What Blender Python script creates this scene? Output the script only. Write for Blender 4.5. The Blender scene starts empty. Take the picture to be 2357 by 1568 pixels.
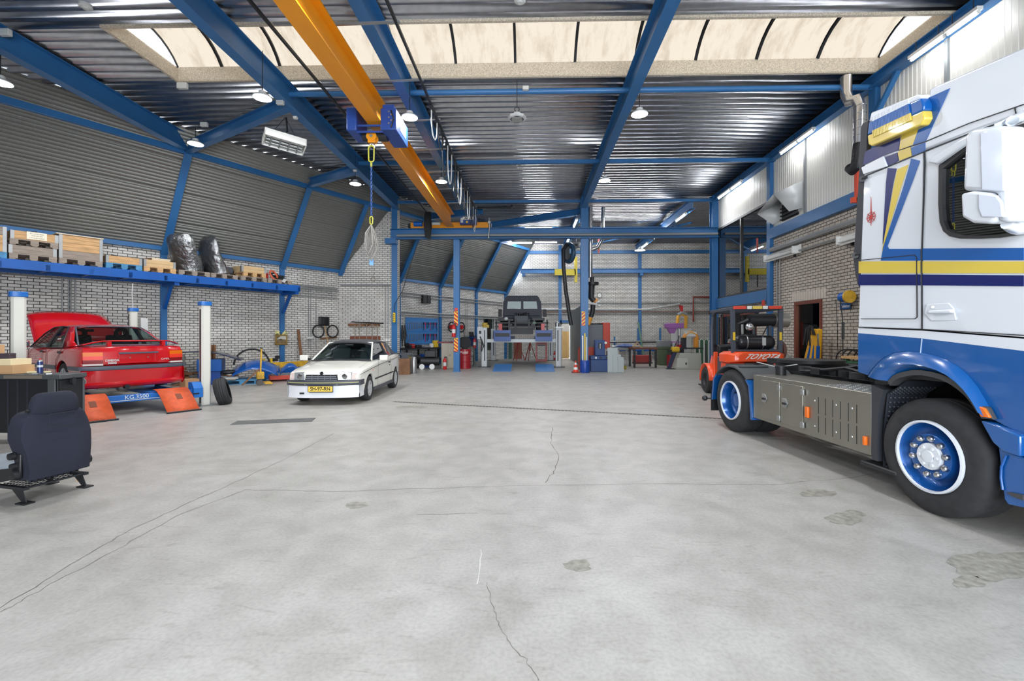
import bpy, math, random
from mathutils import Vector as V, Matrix, Euler
rnd = random.Random(7)
PI = math.pi
COL = bpy.context.scene.collection
R = math.radians
# ---------------------------------------------------------------- camera geometry (frame 2357 x 1568)
EYE = 1.55
FOC, PCX, PCY, YAW = 1047.6, 1194.0, 770.0, R(1.33)
def ray(px, py):
    u, v = (px - PCX) / FOC, (PCY - py) / FOC
    c, s = math.cos(YAW), math.sin(YAW)
    return V((c * u - s, s * u + c, v))
def G(px, py, z=0.0):
    r = ray(px, py); t = (z - EYE) / r.z
    return V((r.x * t, r.y * t, z))
def AY(px, py, y):
    r = ray(px, py); t = y / r.y
    return V((r.x * t, y, EYE + r.z * t))
def AX(px, py, x):
    r = ray(px, py); t = x / r.x
    return V((x, r.y * t, EYE + r.z * t))
def hit(px, py, p0, n):
    r = ray(px, py); o = V((0, 0, EYE)); n = V(n)
    t = (V(p0) - o).dot(n) / r.dot(n)
    return o + r * t
# ---------------------------------------------------------------- materials
def lin(c):
    return tuple((x / 255 / 12.92) if x / 255 <= 0.04045 else ((x / 255 + 0.055) / 1.055) ** 2.4 for x in c[:3])
MATS = {}
def mk(name, rgb, rough=0.5, metal=0.0, var=0.0, vscale=8.0, bump=0.0, bscale=60.0, coat=0.0, emit=0.0, spec=0.5, stretch=None):
    if name in MATS: return MATS[name]
    m = bpy.data.materials.new(name); m.use_nodes = True
    nt = m.node_tree; b = nt.nodes['Principled BSDF']
    c = lin(rgb)
    b.inputs['Base Color'].default_value = (*c, 1)
    b.inputs['Roughness'].default_value = rough
    b.inputs['Metallic'].default_value = metal
    b.inputs['Specular IOR Level'].default_value = spec
    if coat: b.inputs['Coat Weight'].default_value = coat; b.inputs['Coat Roughness'].default_value = 0.04
    if emit:
        b.inputs['Emission Color'].default_value = (*c, 1); b.inputs['Emission Strength'].default_value = emit
    if var or bump:
        tc = nt.nodes.new('ShaderNodeTexCoord'); src = tc.outputs['Object']
        if stretch:
            mp = nt.nodes.new('ShaderNodeMapping'); mp.inputs['Scale'].default_value = stretch
            nt.links.new(src, mp.inputs['Vector']); src = mp.outputs['Vector']
    if var:
        n = nt.nodes.new('ShaderNodeTexNoise'); n.inputs['Scale'].default_value = vscale; n.inputs['Detail'].default_value = 5
        nt.links.new(src, n.inputs['Vector'])
        cr = nt.nodes.new('ShaderNodeValToRGB')
        cr.color_ramp.elements[0].position = 0.3; cr.color_ramp.elements[1].position = 0.7
        cr.color_ramp.elements[0].color = (*[x * (1 - var) for x in c], 1)
        cr.color_ramp.elements[1].color = (*[min(1, x * (1 + var)) for x in c], 1)
        nt.links.new(n.outputs['Fac'], cr.inputs['Fac']); nt.links.new(cr.outputs['Color'], b.inputs['Base Color'])
    if bump:
        n2 = nt.nodes.new('ShaderNodeTexNoise'); n2.inputs['Scale'].default_value = bscale; n2.inputs['Detail'].default_value = 3
        nt.links.new(src, n2.inputs['Vector'])
        bp = nt.nodes.new('ShaderNodeBump'); bp.inputs['Strength'].default_value = bump; bp.inputs['Distance'].default_value = 0.01
        nt.links.new(n2.outputs['Fac'], bp.inputs['Height']); nt.links.new(bp.outputs['Normal'], b.inputs['Normal'])
    MATS[name] = m
    return m
def glass(name, rgb, gloss=0.12, rough=0.02, blend=0.25):
    """tinted pane: mostly see-through with a mirror share"""
    if name in MATS: return MATS[name]
    m = bpy.data.materials.new(name); m.use_nodes = True; nt = m.node_tree
    for n in list(nt.nodes):
        if n.type != 'OUTPUT_MATERIAL': nt.nodes.remove(n)
    out = nt.nodes['Material Output']
    tr = nt.nodes.new('ShaderNodeBsdfTransparent'); tr.inputs['Color'].default_value = (*lin(rgb), 1)
    gl = nt.nodes.new('ShaderNodeBsdfGlossy'); gl.inputs['Roughness'].default_value = rough
    lw = nt.nodes.new('ShaderNodeLayerWeight'); lw.inputs['Blend'].default_value = blend
    ad = nt.nodes.new('ShaderNodeMath'); ad.operation = 'ADD'; ad.use_clamp = True; ad.inputs[1].default_value = gloss
    nt.links.new(lw.outputs['Fresnel'], ad.inputs[0])
    mx = nt.nodes.new('ShaderNodeMixShader')
    nt.links.new(ad.outputs[0], mx.inputs['Fac']); nt.links.new(tr.outputs[0], mx.inputs[1]); nt.links.new(gl.outputs[0], mx.inputs[2])
    nt.links.new(mx.outputs[0], out.inputs['Surface'])
    MATS[name] = m
    return m
# ---------------------------------------------------------------- mesh builder
def frame_of(d, up=(0, 0, 1)):
    d = V(d).normalized(); up = V(up)
    if abs(d.dot(up.normalized())) > 0.98: up = V((0, 1, 0)) if abs(d.y) < 0.9 else V((1, 0, 0))
    x = d.cross(up).normalized(); y = x.cross(d).normalized()
    return x, y, d
class MB:
    def __init__(s): s.v = []; s.f = []; s.mi = []; s.cur = 0; s.M = None
    def add(s, vs, fs):
        b = len(s.v)
        if s.M is None: s.v += [tuple(p) for p in vs]
        else: s.v += [tuple(s.M @ V(p)) for p in vs]
        for f in fs: s.f.append([b + i for i in f]); s.mi.append(s.cur)
        return s
    def at(s, loc=(0, 0, 0), rot=(0, 0, 0), scale=(1, 1, 1)):
        s.M = Matrix.LocRotScale(V(loc), Euler(rot), V(scale)); return s
    def off(s): s.M = None; return s
    def hexa(s, p):  # 8 corners, bottom ring then top ring
        return s.add(p, [(3, 2, 1, 0), (4, 5, 6, 7), (0, 1, 5, 4), (1, 2, 6, 5), (2, 3, 7, 6), (3, 0, 4, 7)])
    def bx(s, x0, y0, z0, x1, y1, z1):
        if x1 < x0: x0, x1 = x1, x0
        if y1 < y0: y0, y1 = y1, y0
        if z1 < z0: z0, z1 = z1, z0
        return s.hexa([(x0, y0, z0), (x1, y0, z0), (x1, y1, z0), (x0, y1, z0), (x0, y0, z1), (x1, y0, z1), (x1, y1, z1), (x0, y1, z1)])
    def box(s, c, d, rot=(0, 0, 0)):
        m = Euler(rot).to_matrix(); c = V(c)
        q = [(-1, -1, -1), (1, -1, -1), (1, 1, -1), (-1, 1, -1), (-1, -1, 1), (1, -1, 1), (1, 1, 1), (-1, 1, 1)]
        return s.hexa([c + m @ V((a * d[0] / 2, b * d[1] / 2, e * d[2] / 2)) for a, b, e in q])
    def bar(s, p0, p1, w, h, up=(0, 0, 1)):
        p0, p1 = V(p0), V(p1); x, y, d = frame_of(p1 - p0, up)
        r = [x * (-w / 2) - y * (h / 2), x * (w / 2) - y * (h / 2), x * (w / 2) + y * (h / 2), x * (-w / 2) + y * (h / 2)]
        return s.hexa([p0 + a for a in r] + [p1 + a for a in r])
    def ibeam(s, p0, p1, w, h, t=0.02, up=(0, 0, 1)):
        p0, p1 = V(p0), V(p1); x, y, d = frame_of(p1 - p0, up)
        for o, ww, hh in ((h / 2 - t / 2, w, t), (-h / 2 + t / 2, w, t), (0, t, h - 2 * t)):
            s.bar(p0 + y * o, p1 + y * o, ww, hh, up)
        return s
    def loft(s, secs, closed=True, caps=True):
        n = len(secs[0]); vs = [p for q in secs for p in q]; fs = []
        for i in range(len(secs) - 1):
            for j in range(n if closed else n - 1):
                k = (j + 1) % n
                fs.append((i * n + j, i * n + k, (i + 1) * n + k, (i + 1) * n + j))
        s.add(vs, fs)
        if caps and closed:
            s.add(secs[0], [tuple(reversed(range(n)))]); s.add(secs[-1], [tuple(range(n))])
        return s
    def cyl(s, p0, p1, r0, r1=None, n=14, caps=True):
        r1 = r0 if r1 is None else r1
        p0, p1 = V(p0), V(p1); x, y, d = frame_of(p1 - p0)
        ring = lambda p, r: [p + (x * math.cos(2 * PI * i / n) + y * math.sin(2 * PI * i / n)) * r for i in range(n)]
        return s.loft([ring(p0, r0), ring(p1, r1)], True, caps)
    def tube(s, pts, r, n=8, caps=True, up=(0, 0, 1), close=False):
        pts = [V(p) for p in pts]; secs = []; N = len(pts); x = None
        rs = r if isinstance(r, (list, tuple)) else [r] * N
        for i, p in enumerate(pts):
            if close: t = pts[(i + 1) % N] - pts[i - 1]
            else: t = pts[min(i + 1, N - 1)] - pts[max(i - 1, 0)]
            t.normalize()
            if x is None: x, y, _ = frame_of(t, up)
            else:
                x = (x - t * x.dot(t)).normalized()
            y = x.cross(t).normalized()
            secs.append([p + (x * math.cos(2 * PI * k / n) + y * math.sin(2 * PI * k / n)) * rs[i] for k in range(n)])
        if close: secs.append(secs[0]); caps = False
        return s.loft(secs, True, caps)
    def lathe(s, prof, c=(0, 0, 0), ax=(0, 0, 1), n=28, a0=0.0, a1=2 * PI, ref=None):
        """prof: (radius, height along ax)"""
        c = V(c); x, y, d = frame_of(ax) if ref is None else (V(ref).normalized(), V(ax).normalized().cross(V(ref)).normalized(), V(ax).normalized())
        full = abs(a1 - a0 - 2 * PI) < 1e-6; m = n if full else n + 1
        secs = []
        for (r, h) in prof:
            secs.append([c + d * h + (x * math.cos(a0 + (a1 - a0) * i / n) + y * math.sin(a0 + (a1 - a0) * i / n)) * max(r, 1e-4) for i in range(m)])
        return s.loft(secs, full, False)
    def prism(s, poly, a, b, plane='xz'):
        """2D polygon (convex or not) extruded along the third axis from a to b"""
        def P(p, q):
            if plane == 'xz': return (p[0], q, p[1])
            if plane == 'yz': return (q, p[0], p[1])
            return (p[0], p[1], q)
        n = len(poly)
        vs = [P(p, a) for p in poly] + [P(p, b) for p in poly]
        fs = [tuple(reversed(range(n))), tuple(range(n, 2 * n))] + [(i, (i + 1) % n, n + (i + 1) % n, n + i) for i in range(n)]
        return s.add(vs, fs)
    def sph(s, c, r, n=12, sc=(1, 1, 1)):
        c = V(c); m = max(4, n // 2); vs = []; fs = []
        for i in range(m + 1):
            th = PI * i / m
            for j in range(n):
                ph = 2 * PI * j / n
                vs.append(c + V((r * sc[0] * math.sin(th) * math.cos(ph), r * sc[1] * math.sin(th) * math.sin(ph), r * sc[2] * math.cos(th))))
        for i in range(m):
            for j in range(n):
                k = (j + 1) % n; fs.append((i * n + j, (i + 1) * n + j, (i + 1) * n + k, i * n + k))
        return s.add(vs, fs)
    def torus(s, c, R_, r, ax=(0, 0, 1), n=28, m=10, a0=0, a1=2 * PI):
        c = V(c); x, y, d = frame_of(ax); full = abs(a1 - a0 - 2 * PI) < 1e-6
        k = n if full else n + 1
        pts = [c + (x * math.cos(a0 + (a1 - a0) * i / n) + y * math.sin(a0 + (a1 - a0) * i / n)) * R_ for i in range(k)]
        return s.tube(pts, r, m, close=full, up=d)
    def grid(s, fn, nu, nv):
        vs = [fn(i / nu, j / nv) for i in range(nu + 1) for j in range(nv + 1)]
        fs = [(i * (nv + 1) + j, (i + 1) * (nv + 1) + j, (i + 1) * (nv + 1) + j + 1, i * (nv + 1) + j + 1) for i in range(nu) for j in range(nv)]
        return s.add(vs, fs)
    def build(s, name, mat, parent=None, bevel=0.0, sub=0, ang=38, solid=0.0, seg=2):
        me = bpy.data.meshes.new(name); me.from_pydata(s.v, [], s.f)
        mats = mat if isinstance(mat, (list, tuple)) else [mat]
        for m in mats: me.materials.append(m)
        if len(mats) > 1: me.polygons.foreach_set('material_index', s.mi)
        me.polygons.foreach_set('use_smooth', [True] * len(me.polygons))
        me.validate(); me.update()
        if not sub: me.set_sharp_from_angle(angle=R(ang))
        o = bpy.data.objects.new(name, me); COL.objects.link(o)
        if parent: o.parent = parent
        if solid:
            md = o.modifiers.new('solid', 'SOLIDIFY'); md.thickness = solid; md.offset = 0
        if bevel:
            md = o.modifiers.new('bevel', 'BEVEL'); md.width = bevel; md.segments = seg; md.limit_method = 'ANGLE'; md.angle_limit = R(40)
        if sub:
            md = o.modifiers.new('sub', 'SUBSURF'); md.levels = sub; md.render_levels = sub
        return o
def weld(o, d=0.0005):
    md = o.modifiers.new('weld', 'WELD'); md.merge_threshold = d
    return o
# ---------------------------------------------------------------- naming
def tag(o, label, cat, group=None):
    o['label'] = label; o['category'] = cat
    if group: o['group'] = group
    return o
def thing(name, label, cat, loc=(0, 0, 0), rz=0.0, group=None, rot=None):
    o = bpy.data.objects.new(name, None); COL.objects.link(o)
    o.empty_display_size = 0.1
    o.location = loc; o.rotation_euler = rot if rot else (0, 0, rz)
    return tag(o, label, cat, group)
def struct(o):
    o['kind'] = 'structure'; return o
KIDS = {}
def dup(root, loc=None, rz=None, label=None, group=None, rot=None):
    def cp(o, par):
        c = o.copy(); COL.objects.link(c)
        if par: c.parent = par
        for ch in [k for k in bpy.data.objects if k.parent is o]: cp(ch, c)
        return c
    r = cp(root, None)
    if loc is not None: r.location = loc
    if rot is not None: r.rotation_euler = rot
    elif rz is not None: r.rotation_euler = (0, 0, rz)
    if label: r['label'] = label
    if group: r['group'] = group
    return r
def text(name, s, size, mat, parent=None, loc=(0, 0, 0), rot=(0, 0, 0), depth=0.002, sx=1.0, bold=0.0, shear=0.0, spacing=1.0):
    cu = bpy.data.curves.new(name, 'FONT'); cu.body = s; cu.size = size; cu.extrude = depth; cu.offset = bold
    cu.align_x = 'CENTER'; cu.align_y = 'CENTER'; cu.shear = shear; cu.space_character = spacing; cu.resolution_u = 3
    t = bpy.data.objects.new(name, cu); COL.objects.link(t)
    dg = bpy.context.evaluated_depsgraph_get()
    me = bpy.data.meshes.new_from_object(t.evaluated_get(dg))
    bpy.data.objects.remove(t); bpy.data.curves.remove(cu)
    me.materials.clear(); me.materials.append(mat)
    o = bpy.data.objects.new(name, me); COL.objects.link(o)
    if parent: o.parent = parent
    o.location = loc; o.rotation_euler = rot; o.scale = (sx, 1, 1)
    return o
# common materials
M_BLUE = mk('steel blue paint', (46, 104, 158), 0.38, 0, 0.08, 1.5)
M_SHELF = mk('bright blue paint', (0, 84, 166), 0.42, 0, 0.12, 2.0)
M_YEL = mk('crane amber paint', (222, 142, 22), 0.35, 0, 0.05, 1.0)
M_BLK = mk('black plastic', (26, 27, 30), 0.5)
M_RUB = mk('tyre rubber', (38, 38, 40), 0.75, 0, 0.25, 12, 0.15, 80)
M_DK = mk('dark metal', (52, 54, 58), 0.45, 0.6)
M_STL = mk('zinc steel', (170, 172, 172), 0.35, 0.85, 0.1, 5)
M_WHT = mk('white paint', (228, 228, 224), 0.35)
M_GRY = mk('grey paint', (128, 132, 134), 0.45)
M_LGR = mk('light grey paint', (200, 202, 200), 0.4)
M_WOOD = mk('pale timber', (196, 156, 108), 0.7, 0, 0.25, 3, 0.1, 40, stretch=(1, 8, 8))
M_WOODG = mk('weathered timber', (146, 134, 122), 0.75, 0, 0.25, 3, 0.1, 40, stretch=(1, 8, 8))
M_BRN = mk('brown timber', (120, 84, 56), 0.7, 0, 0.25, 4)
M_RED = mk('red paint', (186, 24, 26), 0.35)
M_ORG = mk('orange paint', (226, 84, 28), 0.35)
M_GRN = mk('green paint', (56, 100, 72), 0.45)
M_CHR = mk('chrome', (210, 212, 214), 0.12, 1.0)
M_CARD = mk('cardboard', (190, 150, 108), 0.8)
M_YPL = mk('yellow plastic', (226, 190, 40), 0.4)
# ================================================================= THE HALL
XR, YB, YF, ZD = 7.75, 29.0, -4.0, 7.3
P0 = V((-7.98, 18.87, 0)); LD = V((0.5402, 0.8415, 0)); LN = V((0.8415, -0.5402, 0))
LRZ = math.atan2(LD.y, LD.x)
def LP(t, s=0.0, z=0.0): return P0 + LD * t + LN * s + V((0, 0, z))
def LT(px, py, s=0.0):                                     # pixel -> (t, z) on the left wall plane shifted by s
    p = hit(px, py, P0 + LN * s, LN); return (p - P0).dot(LD), p.z
EAVE, MTOP, MS = 4.16, 6.77, 1.74
# ---- materials of the shell
def floor_mat():
    m = bpy.data.materials.new('worn concrete'); m.use_nodes = True; nt = m.node_tree; b = nt.nodes['Principled BSDF']; L = nt.links.new
    tc = nt.nodes.new('ShaderNodeTexCoord')
    def noise(sc, det, dist=0.0, stretch=None):
        n = nt.nodes.new('ShaderNodeTexNoise'); n.inputs['Scale'].default_value = sc; n.inputs['Detail'].default_value = det; n.inputs['Distortion'].default_value = dist
        if stretch:
            mp = nt.nodes.new('ShaderNodeMapping'); mp.inputs['Scale'].default_value = stretch; L(tc.outputs['Object'], mp.inputs['Vector']); L(mp.outputs['Vector'], n.inputs['Vector'])
        else: L(tc.outputs['Object'], n.inputs['Vector'])
        return n.outputs['Fac']
    def ramp(f, p0, c0, p1, c1):
        r = nt.nodes.new('ShaderNodeValToRGB'); r.color_ramp.elements[0].position = p0; r.color_ramp.elements[1].position = p1
        r.color_ramp.elements[0].color = (*lin(c0), 1); r.color_ramp.elements[1].color = (*lin(c1), 1); L(f, r.inputs['Fac']); return r.outputs['Color']
    def mix(kind, f, a, c):
        x = nt.nodes.new('ShaderNodeMixRGB'); x.blend_type = kind
        if isinstance(f, float): x.inputs['Fac'].default_value = f
        else: L(f, x.inputs['Fac'])
        L(a, x.inputs[1]); L(c, x.inputs[2]); return x.outputs[0]
    base = ramp(noise(0.45, 6, 0.4), 0.34, (168, 165, 159), 0.66, (178, 175, 170))
    mid = ramp(noise(3.2, 7, 0.3), 0.36, (196, 194, 190), 0.62, (255, 255, 255))
    c = mix('MULTIPLY', 0.4, base, mid)
    fine = ramp(noise(42, 4), 0.3, (205, 203, 200), 0.6, (255, 255, 255))
    c = mix('MULTIPLY', 0.4, c, fine)
    scr = ramp(noise(2.2, 8, 2.0, (1.0, 3.6, 1)), 0.60, (255, 255, 255), 0.74, (214, 210, 204))
    c = mix('MULTIPLY', 0.6, c, scr)
    pale = ramp(noise(5.0, 8, 1.2), 0.62, (0, 0, 0), 0.74, (60, 60, 60))
    c = mix('ADD', 0.35, c, pale)
    L(c, b.inputs['Base Color'])
    rr = nt.nodes.new('ShaderNodeMapRange'); rr.inputs[3].default_value = 0.30; rr.inputs[4].default_value = 0.52; L(noise(1.3, 6), rr.inputs[0]); L(rr.outputs[0], b.inputs['Roughness'])
    bp = nt.nodes.new('ShaderNodeBump'); bp.inputs['Strength'].default_value = 0.08; bp.inputs['Distance'].default_value = 0.004
    L(noise(30, 5), bp.inputs['Height']); L(bp.outputs['Normal'], b.inputs['Normal'])
    return m
def brick_mat(name, c1, c2, mortar, dirt=0.0):
    m = bpy.data.materials.new(name); m.use_nodes = True; nt = m.node_tree; b = nt.nodes['Principled BSDF']; L = nt.links.new
    tc = nt.nodes.new('ShaderNodeTexCoord'); sp = nt.nodes.new('ShaderNodeSeparateXYZ'); cb = nt.nodes.new('ShaderNodeCombineXYZ')
    L(tc.outputs['Object'], sp.inputs[0]); L(sp.outputs['X'], cb.inputs['X']); L(sp.outputs['Z'], cb.inputs['Y'])
    br = nt.nodes.new('ShaderNodeTexBrick'); L(cb.outputs[0], br.inputs['Vector'])
    br.inputs['Scale'].default_value = 1.0; br.inputs['Brick Width'].default_value = 0.224; br.inputs['Row Height'].default_value = 0.083
    br.inputs['Mortar Size'].default_value = 0.0085; br.inputs['Mortar Smooth'].default_value = 0.15; br.inputs['Bias'].default_value = 0.0
    br.inputs['Color1'].default_value = (*lin(c1), 1); br.inputs['Color2'].default_value = (*lin(c2), 1); br.inputs['Mortar'].default_value = (*lin(mortar), 1)
    n = nt.nodes.new('ShaderNodeTexNoise'); n.inputs['Scale'].default_value = 0.5; n.inputs['Detail'].default_value = 5; L(tc.outputs['Object'], n.inputs['Vector'])
    r = nt.nodes.new('ShaderNodeValToRGB'); r.color_ramp.elements[0].position = 0.35; r.color_ramp.elements[1].position = 0.6
    r.color_ramp.elements[0].color = (*lin((200, 198, 194)), 1); r.color_ramp.elements[1].color = (1, 1, 1, 1); L(n.outputs['Fac'], r.inputs['Fac'])
    x = nt.nodes.new('ShaderNodeMixRGB'); x.blend_type = 'MULTIPLY'; x.inputs['Fac'].default_value = 0.5; L(br.outputs['Color'], x.inputs[1]); L(r.outputs['Color'], x.inputs[2])
    L(x.outputs[0], b.inputs['Base Color'])
    bp = nt.nodes.new('ShaderNodeBump'); bp.inputs['Strength'].default_value = 0.6; bp.inputs['Distance'].default_value = 0.006; bp.invert = True
    L(br.outputs['Fac'], bp.inputs['Height']); L(bp.outputs['Normal'], b.inputs['Normal']); b.inputs['Roughness'].default_value = 0.7
    return m
M_FLOOR = floor_mat()
M_BRICK = brick_mat('white brick dark joints', (228, 224, 218), (208, 204, 198), (56, 55, 54))
M_BRICKR = brick_mat('beige brick dark joints', (206, 196, 184), (190, 180, 168), (58, 52, 46))
M_DECK = mk('galvanised deck', (180, 182, 188), 0.3, 1.0, 0.10, 6, 0.12, 120)
M_MANS = mk('galvanised slope sheet', (128, 128, 123), 0.5, 0.5, 0.10, 30, 0.25, 90)
M_PANEL = mk('white sandwich panel', (226, 224, 216), 0.4)
M_CURB = mk('wood wool board', (196, 184, 166), 0.9, 0, 0.35, 55, 0.4, 90)
M_CREAM = mk('cream plaster', (222, 216, 204), 0.6)
M_REDBR = mk('red brown joinery', (110, 52, 36), 0.45)
M_WFRAME = mk('dark window frame', (58, 58, 58), 0.4, 0.3)
M_MIRR = glass('reflective glazing', (150, 160, 160), 0.32, 0.0)
M_PANE = glass('clear glazing', (225, 235, 232), 0.08, 0.0)
# ---- floor
struct(MB().bx(-16.5, YF - 1, -0.2, 13.0, YB + 0.6, 0).build('floor', M_FLOOR))
FLOOR = bpy.data.objects['floor']
def wall(name, origin, d, length, z0, z1, th, mat, holes=()):
    """upright wall: local x along d, thickness to the far side (local +y)"""
    us = sorted({0.0, length} | {h[k] for h in holes for k in (0, 1)}); zs = sorted({z0, z1} | {h[k] for h in holes for k in (2, 3)})
    b = MB()
    for i in range(len(us) - 1):
        run = None
        for j in range(len(zs) - 1):
            uc, zc = (us[i] + us[i + 1]) / 2, (zs[j] + zs[j + 1]) / 2
            if any(h[0] < uc < h[1] and h[2] < zc < h[3] for h in holes) or not z0 < zc < z1: continue
            b.bx(us[i], 0, zs[j], us[i + 1], th, zs[j + 1])
    o = b.build(name, mat); o.location = origin; o.rotation_euler = (0, 0, math.atan2(d[1], d[0]))
    return struct(o)
def corr(b, o, du, dv, nn, lu, lv, pitch, depth, flat=0.38, pr=None):
    """trapezoid sheet: ribs run along dv, repeat along du, folds rise along nn"""
    o, du, dv, nn = V(o), V(du).normalized(), V(dv).normalized(), V(nn).normalized()
    prof = []; u = 0.0
    while u < lu - 1e-6:
        for a, h in pr or ((0, 0), (flat, 0), (0.5, 1), (0.5 + flat, 1)):
            if u + a * pitch <= lu: prof.append((u + a * pitch, h * depth))
        u += pitch
    prof.append((lu, 0))
    b.loft([[o + du * u + nn * h for u, h in prof], [o + du * u + nn * h + dv * lv for u, h in prof]], False, False)
# ---- brick walls.  left wall: local x runs away from the viewer, room side is -y
tw = [LT(1114, 735), LT(1136, 779)]
wall('wall_left', LP(-14), LD, 26.05, 0, EAVE, 0.25, M_BRICK, [(14 + LT(1113, 755)[0], 14 + LT(1136, 755)[0], 0.6, 2.55)])
wall('wall_left_side', (LP(-14).x, YF, 0), (0, 1, 0), LP(-14).y - YF, 0, 7.6, 0.25, M_BRICK)
db = [AY(1293, 745, YB).x, AY(1312, 745, YB).x]
wall('wall_back', (-1.6, YB, 0), (1, 0, 0), 13.9, 0, 7.6, 0.25, M_BRICK, [(db[0] + 1.6, db[1] + 1.6, 0, 2.25)])
# partition gable between the angled wall and the post
pg = MB().prism([(-8.15, 0), (-5.5, 0), (-5.5, 7.3), (-5.9, 7.3), (-5.93, 6.77), (-7.98, 4.16), (-8.15, 4.16)], 0, 0.25)
o = struct(pg.build('wall_partition', M_BRICK)); o.location = (0, 18.95, 0)
# right wall
rw = [AX(1830, 700, XR).y, AX(1893, 700, XR).y]; RWY = sorted(rw)
RZ0, RZ1 = AX(1860, 835, XR).z, AX(1862, 692, XR).z
wall('wall_right', (XR, 14.75, 0), (0, -1, 0), 18.75, 0, 4.6, 0.3, M_BRICKR, [(14.75 - RWY[1], 14.75 - RWY[0], RZ0, RZ1)])
wall('wall_right_low', (XR, 19.1, 0), (0, -1, 0), 4.35, 0, 2.66, 0.3, M_BRICKR, [(0.55, 3.4, 0, 2.35)])
wall('wall_right_back', (12.2, YB + 0.25, 0), (0, -1, 0), 9.9, 0, 7.6, 0.3, M_BRICK)
wall('wall_right_return', (12.2, 19.25, 0), (-1, 0, 0), 12.2 - XR - 0.02, 0, 7.6, 0.12, M_BRICK)
pb = MB(); corr(pb, (XR, YF, 4.86), (0, 1, 0), (0, 0, 1), (-1, 0, 0), 14.75 - YF, 2.7, 0.105, 0.006, 0.44); corr(pb, (XR, 14.75, 5.86), (0, 1, 0), (0, 0, 1), (-1, 0, 0), 4.4, 1.7, 0.105, 0.006, 0.44)
pb.bx(XR + 0.02, YF, 4.6, XR + 0.2, 14.75, 7.6); pb.bx(XR + 0.02, 14.75, 5.86, XR + 0.2, 19.1, 7.6)
struct(pb.build('wall_right_panels', M_PANEL))
b = MB()
for y in (12.93, 8.6, 5.9): b.bx(XR - 0.05, y - 0.035, 4.86, XR - 0.007, y + 0.035, 7.3)
struct(b.build('trim_1', M_GRY))
# rear wall behind the viewer; unseen gate opening added and sized to let daylight in
wall('wall_front', (-15.6, YF - 0.25, 0), (1, 0, 0), 23.5, 0, 7.6, 0.25, M_BRICK, [(12.6, 22.8, 0, 5.4)])
# ---- roof deck with the rooflight opening
SX0, SX1, SY0, SY1 = -7.95, 7.62, 8.36, 10.12
b = MB()
def deck(x0, x1, y0, y1): corr(b, (x0, y0, ZD), (0, 1, 0), (1, 0, 0), (0, 0, 1), y1 - y0, x1 - x0, 0.262, 0.085)
deck(-16.5, XR, YF, SY0); deck(-16.5, SX0, SY0, SY1); deck(SX1, XR, SY0, SY1); 
yy = SY1
while yy < YB: deck(-7.98 + (yy - 18.87) * 0.642 + 1.0, 12.3 if yy > 19 else XR, yy, min(yy + 1.834, YB + 0.1)); yy += 1.834
struct(b.build('ceiling', M_DECK, solid=0.004))
# ---- sloped sheets over the angled wall
b = MB(); sl = V((0, 0, 0)) + LN * MS + V((0, 0, MTOP - EAVE)); nn = LN.cross(LD).normalized()
sn = (LN * (MTOP - EAVE) * -1 + V((0, 0, MS))).normalized()           # upward-outward normal of the slope
L_sl = sl.length * 1.22
for i in range(4):
    u0 = i * L_sl / 4
    corr(b, LP(-14, 0, EAVE) + sl.normalized() * (u0 + 0.015), sl, LD, sn, L_sl / 4 - 0.03, 26.2, 0.098, 0.009, pr=((0, 0), (0.74, 0), (0.82, 1), (0.92, 1)))
    b.bar(LP(-14, 0, EAVE) + sl.normalized() * u0 + sn * 0.03, LP(12.1, 0, EAVE) + sl.normalized() * u0 + sn * 0.03, 0.05, 0.02, sn)
struct(b.build('ceiling_slope', M_MANS, solid=0.003))
# ---- rooflight: curb boards, arched ribs, opal sheets
zc0, zc1 = ZD - 0.02, ZD + 0.30
b = MB()
b.bx(SX0, SY1, zc0, SX1, SY1 + 0.06, zc1); b.bx(SX0, SY0 - 0.06, zc0, SX1, SY0, zc1)
b.bx(SX0 - 0.06, SY0 - 0.06, zc0, SX0, SY1 + 0.06, zc1); b.bx(SX1, SY0 - 0.06, zc0, SX1 + 0.06, SY1 + 0.06, zc1)
struct(b.build('trim_2', M_CURB))
ch, rise = (SY1 - SY0) / 2, 0.42; rad = (ch * ch + rise * rise) / (2 * rise); ym = (SY0 + SY1) / 2; zc = zc1 + rise - rad; am = math.asin(ch / rad)
def arc(x, r, n=10): return [(x, ym + r * math.sin(-am + 2 * am * i / n), zc + r * math.cos(-am + 2 * am * i / n)) for i in range(n + 1)]
def sky_mat():
    m = bpy.data.materials.new('opal rooflight sheet'); m.use_nodes = True; nt = m.node_tree; L = nt.links.new
    for n in list(nt.nodes):
        if n.type != 'OUTPUT_MATERIAL': nt.nodes.remove(n)
    tc = nt.nodes.new('ShaderNodeTexCoord'); mp = nt.nodes.new('ShaderNodeMapping'); mp.inputs['Scale'].default_value = (2.2, 0.7, 0.7); L(tc.outputs['Object'], mp.inputs[0])
    n1 = nt.nodes.new('ShaderNodeTexNoise'); n1.inputs['Scale'].default_value = 1.6; n1.inputs['Detail'].default_value = 9; n1.inputs['Roughness'].default_value = 0.7; L(mp.outputs[0], n1.inputs['Vector'])
    r = nt.nodes.new('ShaderNodeValToRGB'); r.color_ramp.elements[0].position = 0.26; r.color_ramp.elements[1].position = 0.52
    r.color_ramp.elements[0].color = (*lin((212, 198, 176)), 1); r.color_ramp.elements[1].color = (*lin((252, 240, 222)), 1); L(n1.outputs['Fac'], r.inputs['Fac'])
    e = nt.nodes.new('ShaderNodeEmission'); e.inputs['Strength'].default_value = SKYL; L(r.outputs['Color'], e.inputs['Color'])
    L(e.outputs[0], nt.nodes['Material Output'].inputs['Surface']); return m
SKYL = 0.98
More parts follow.
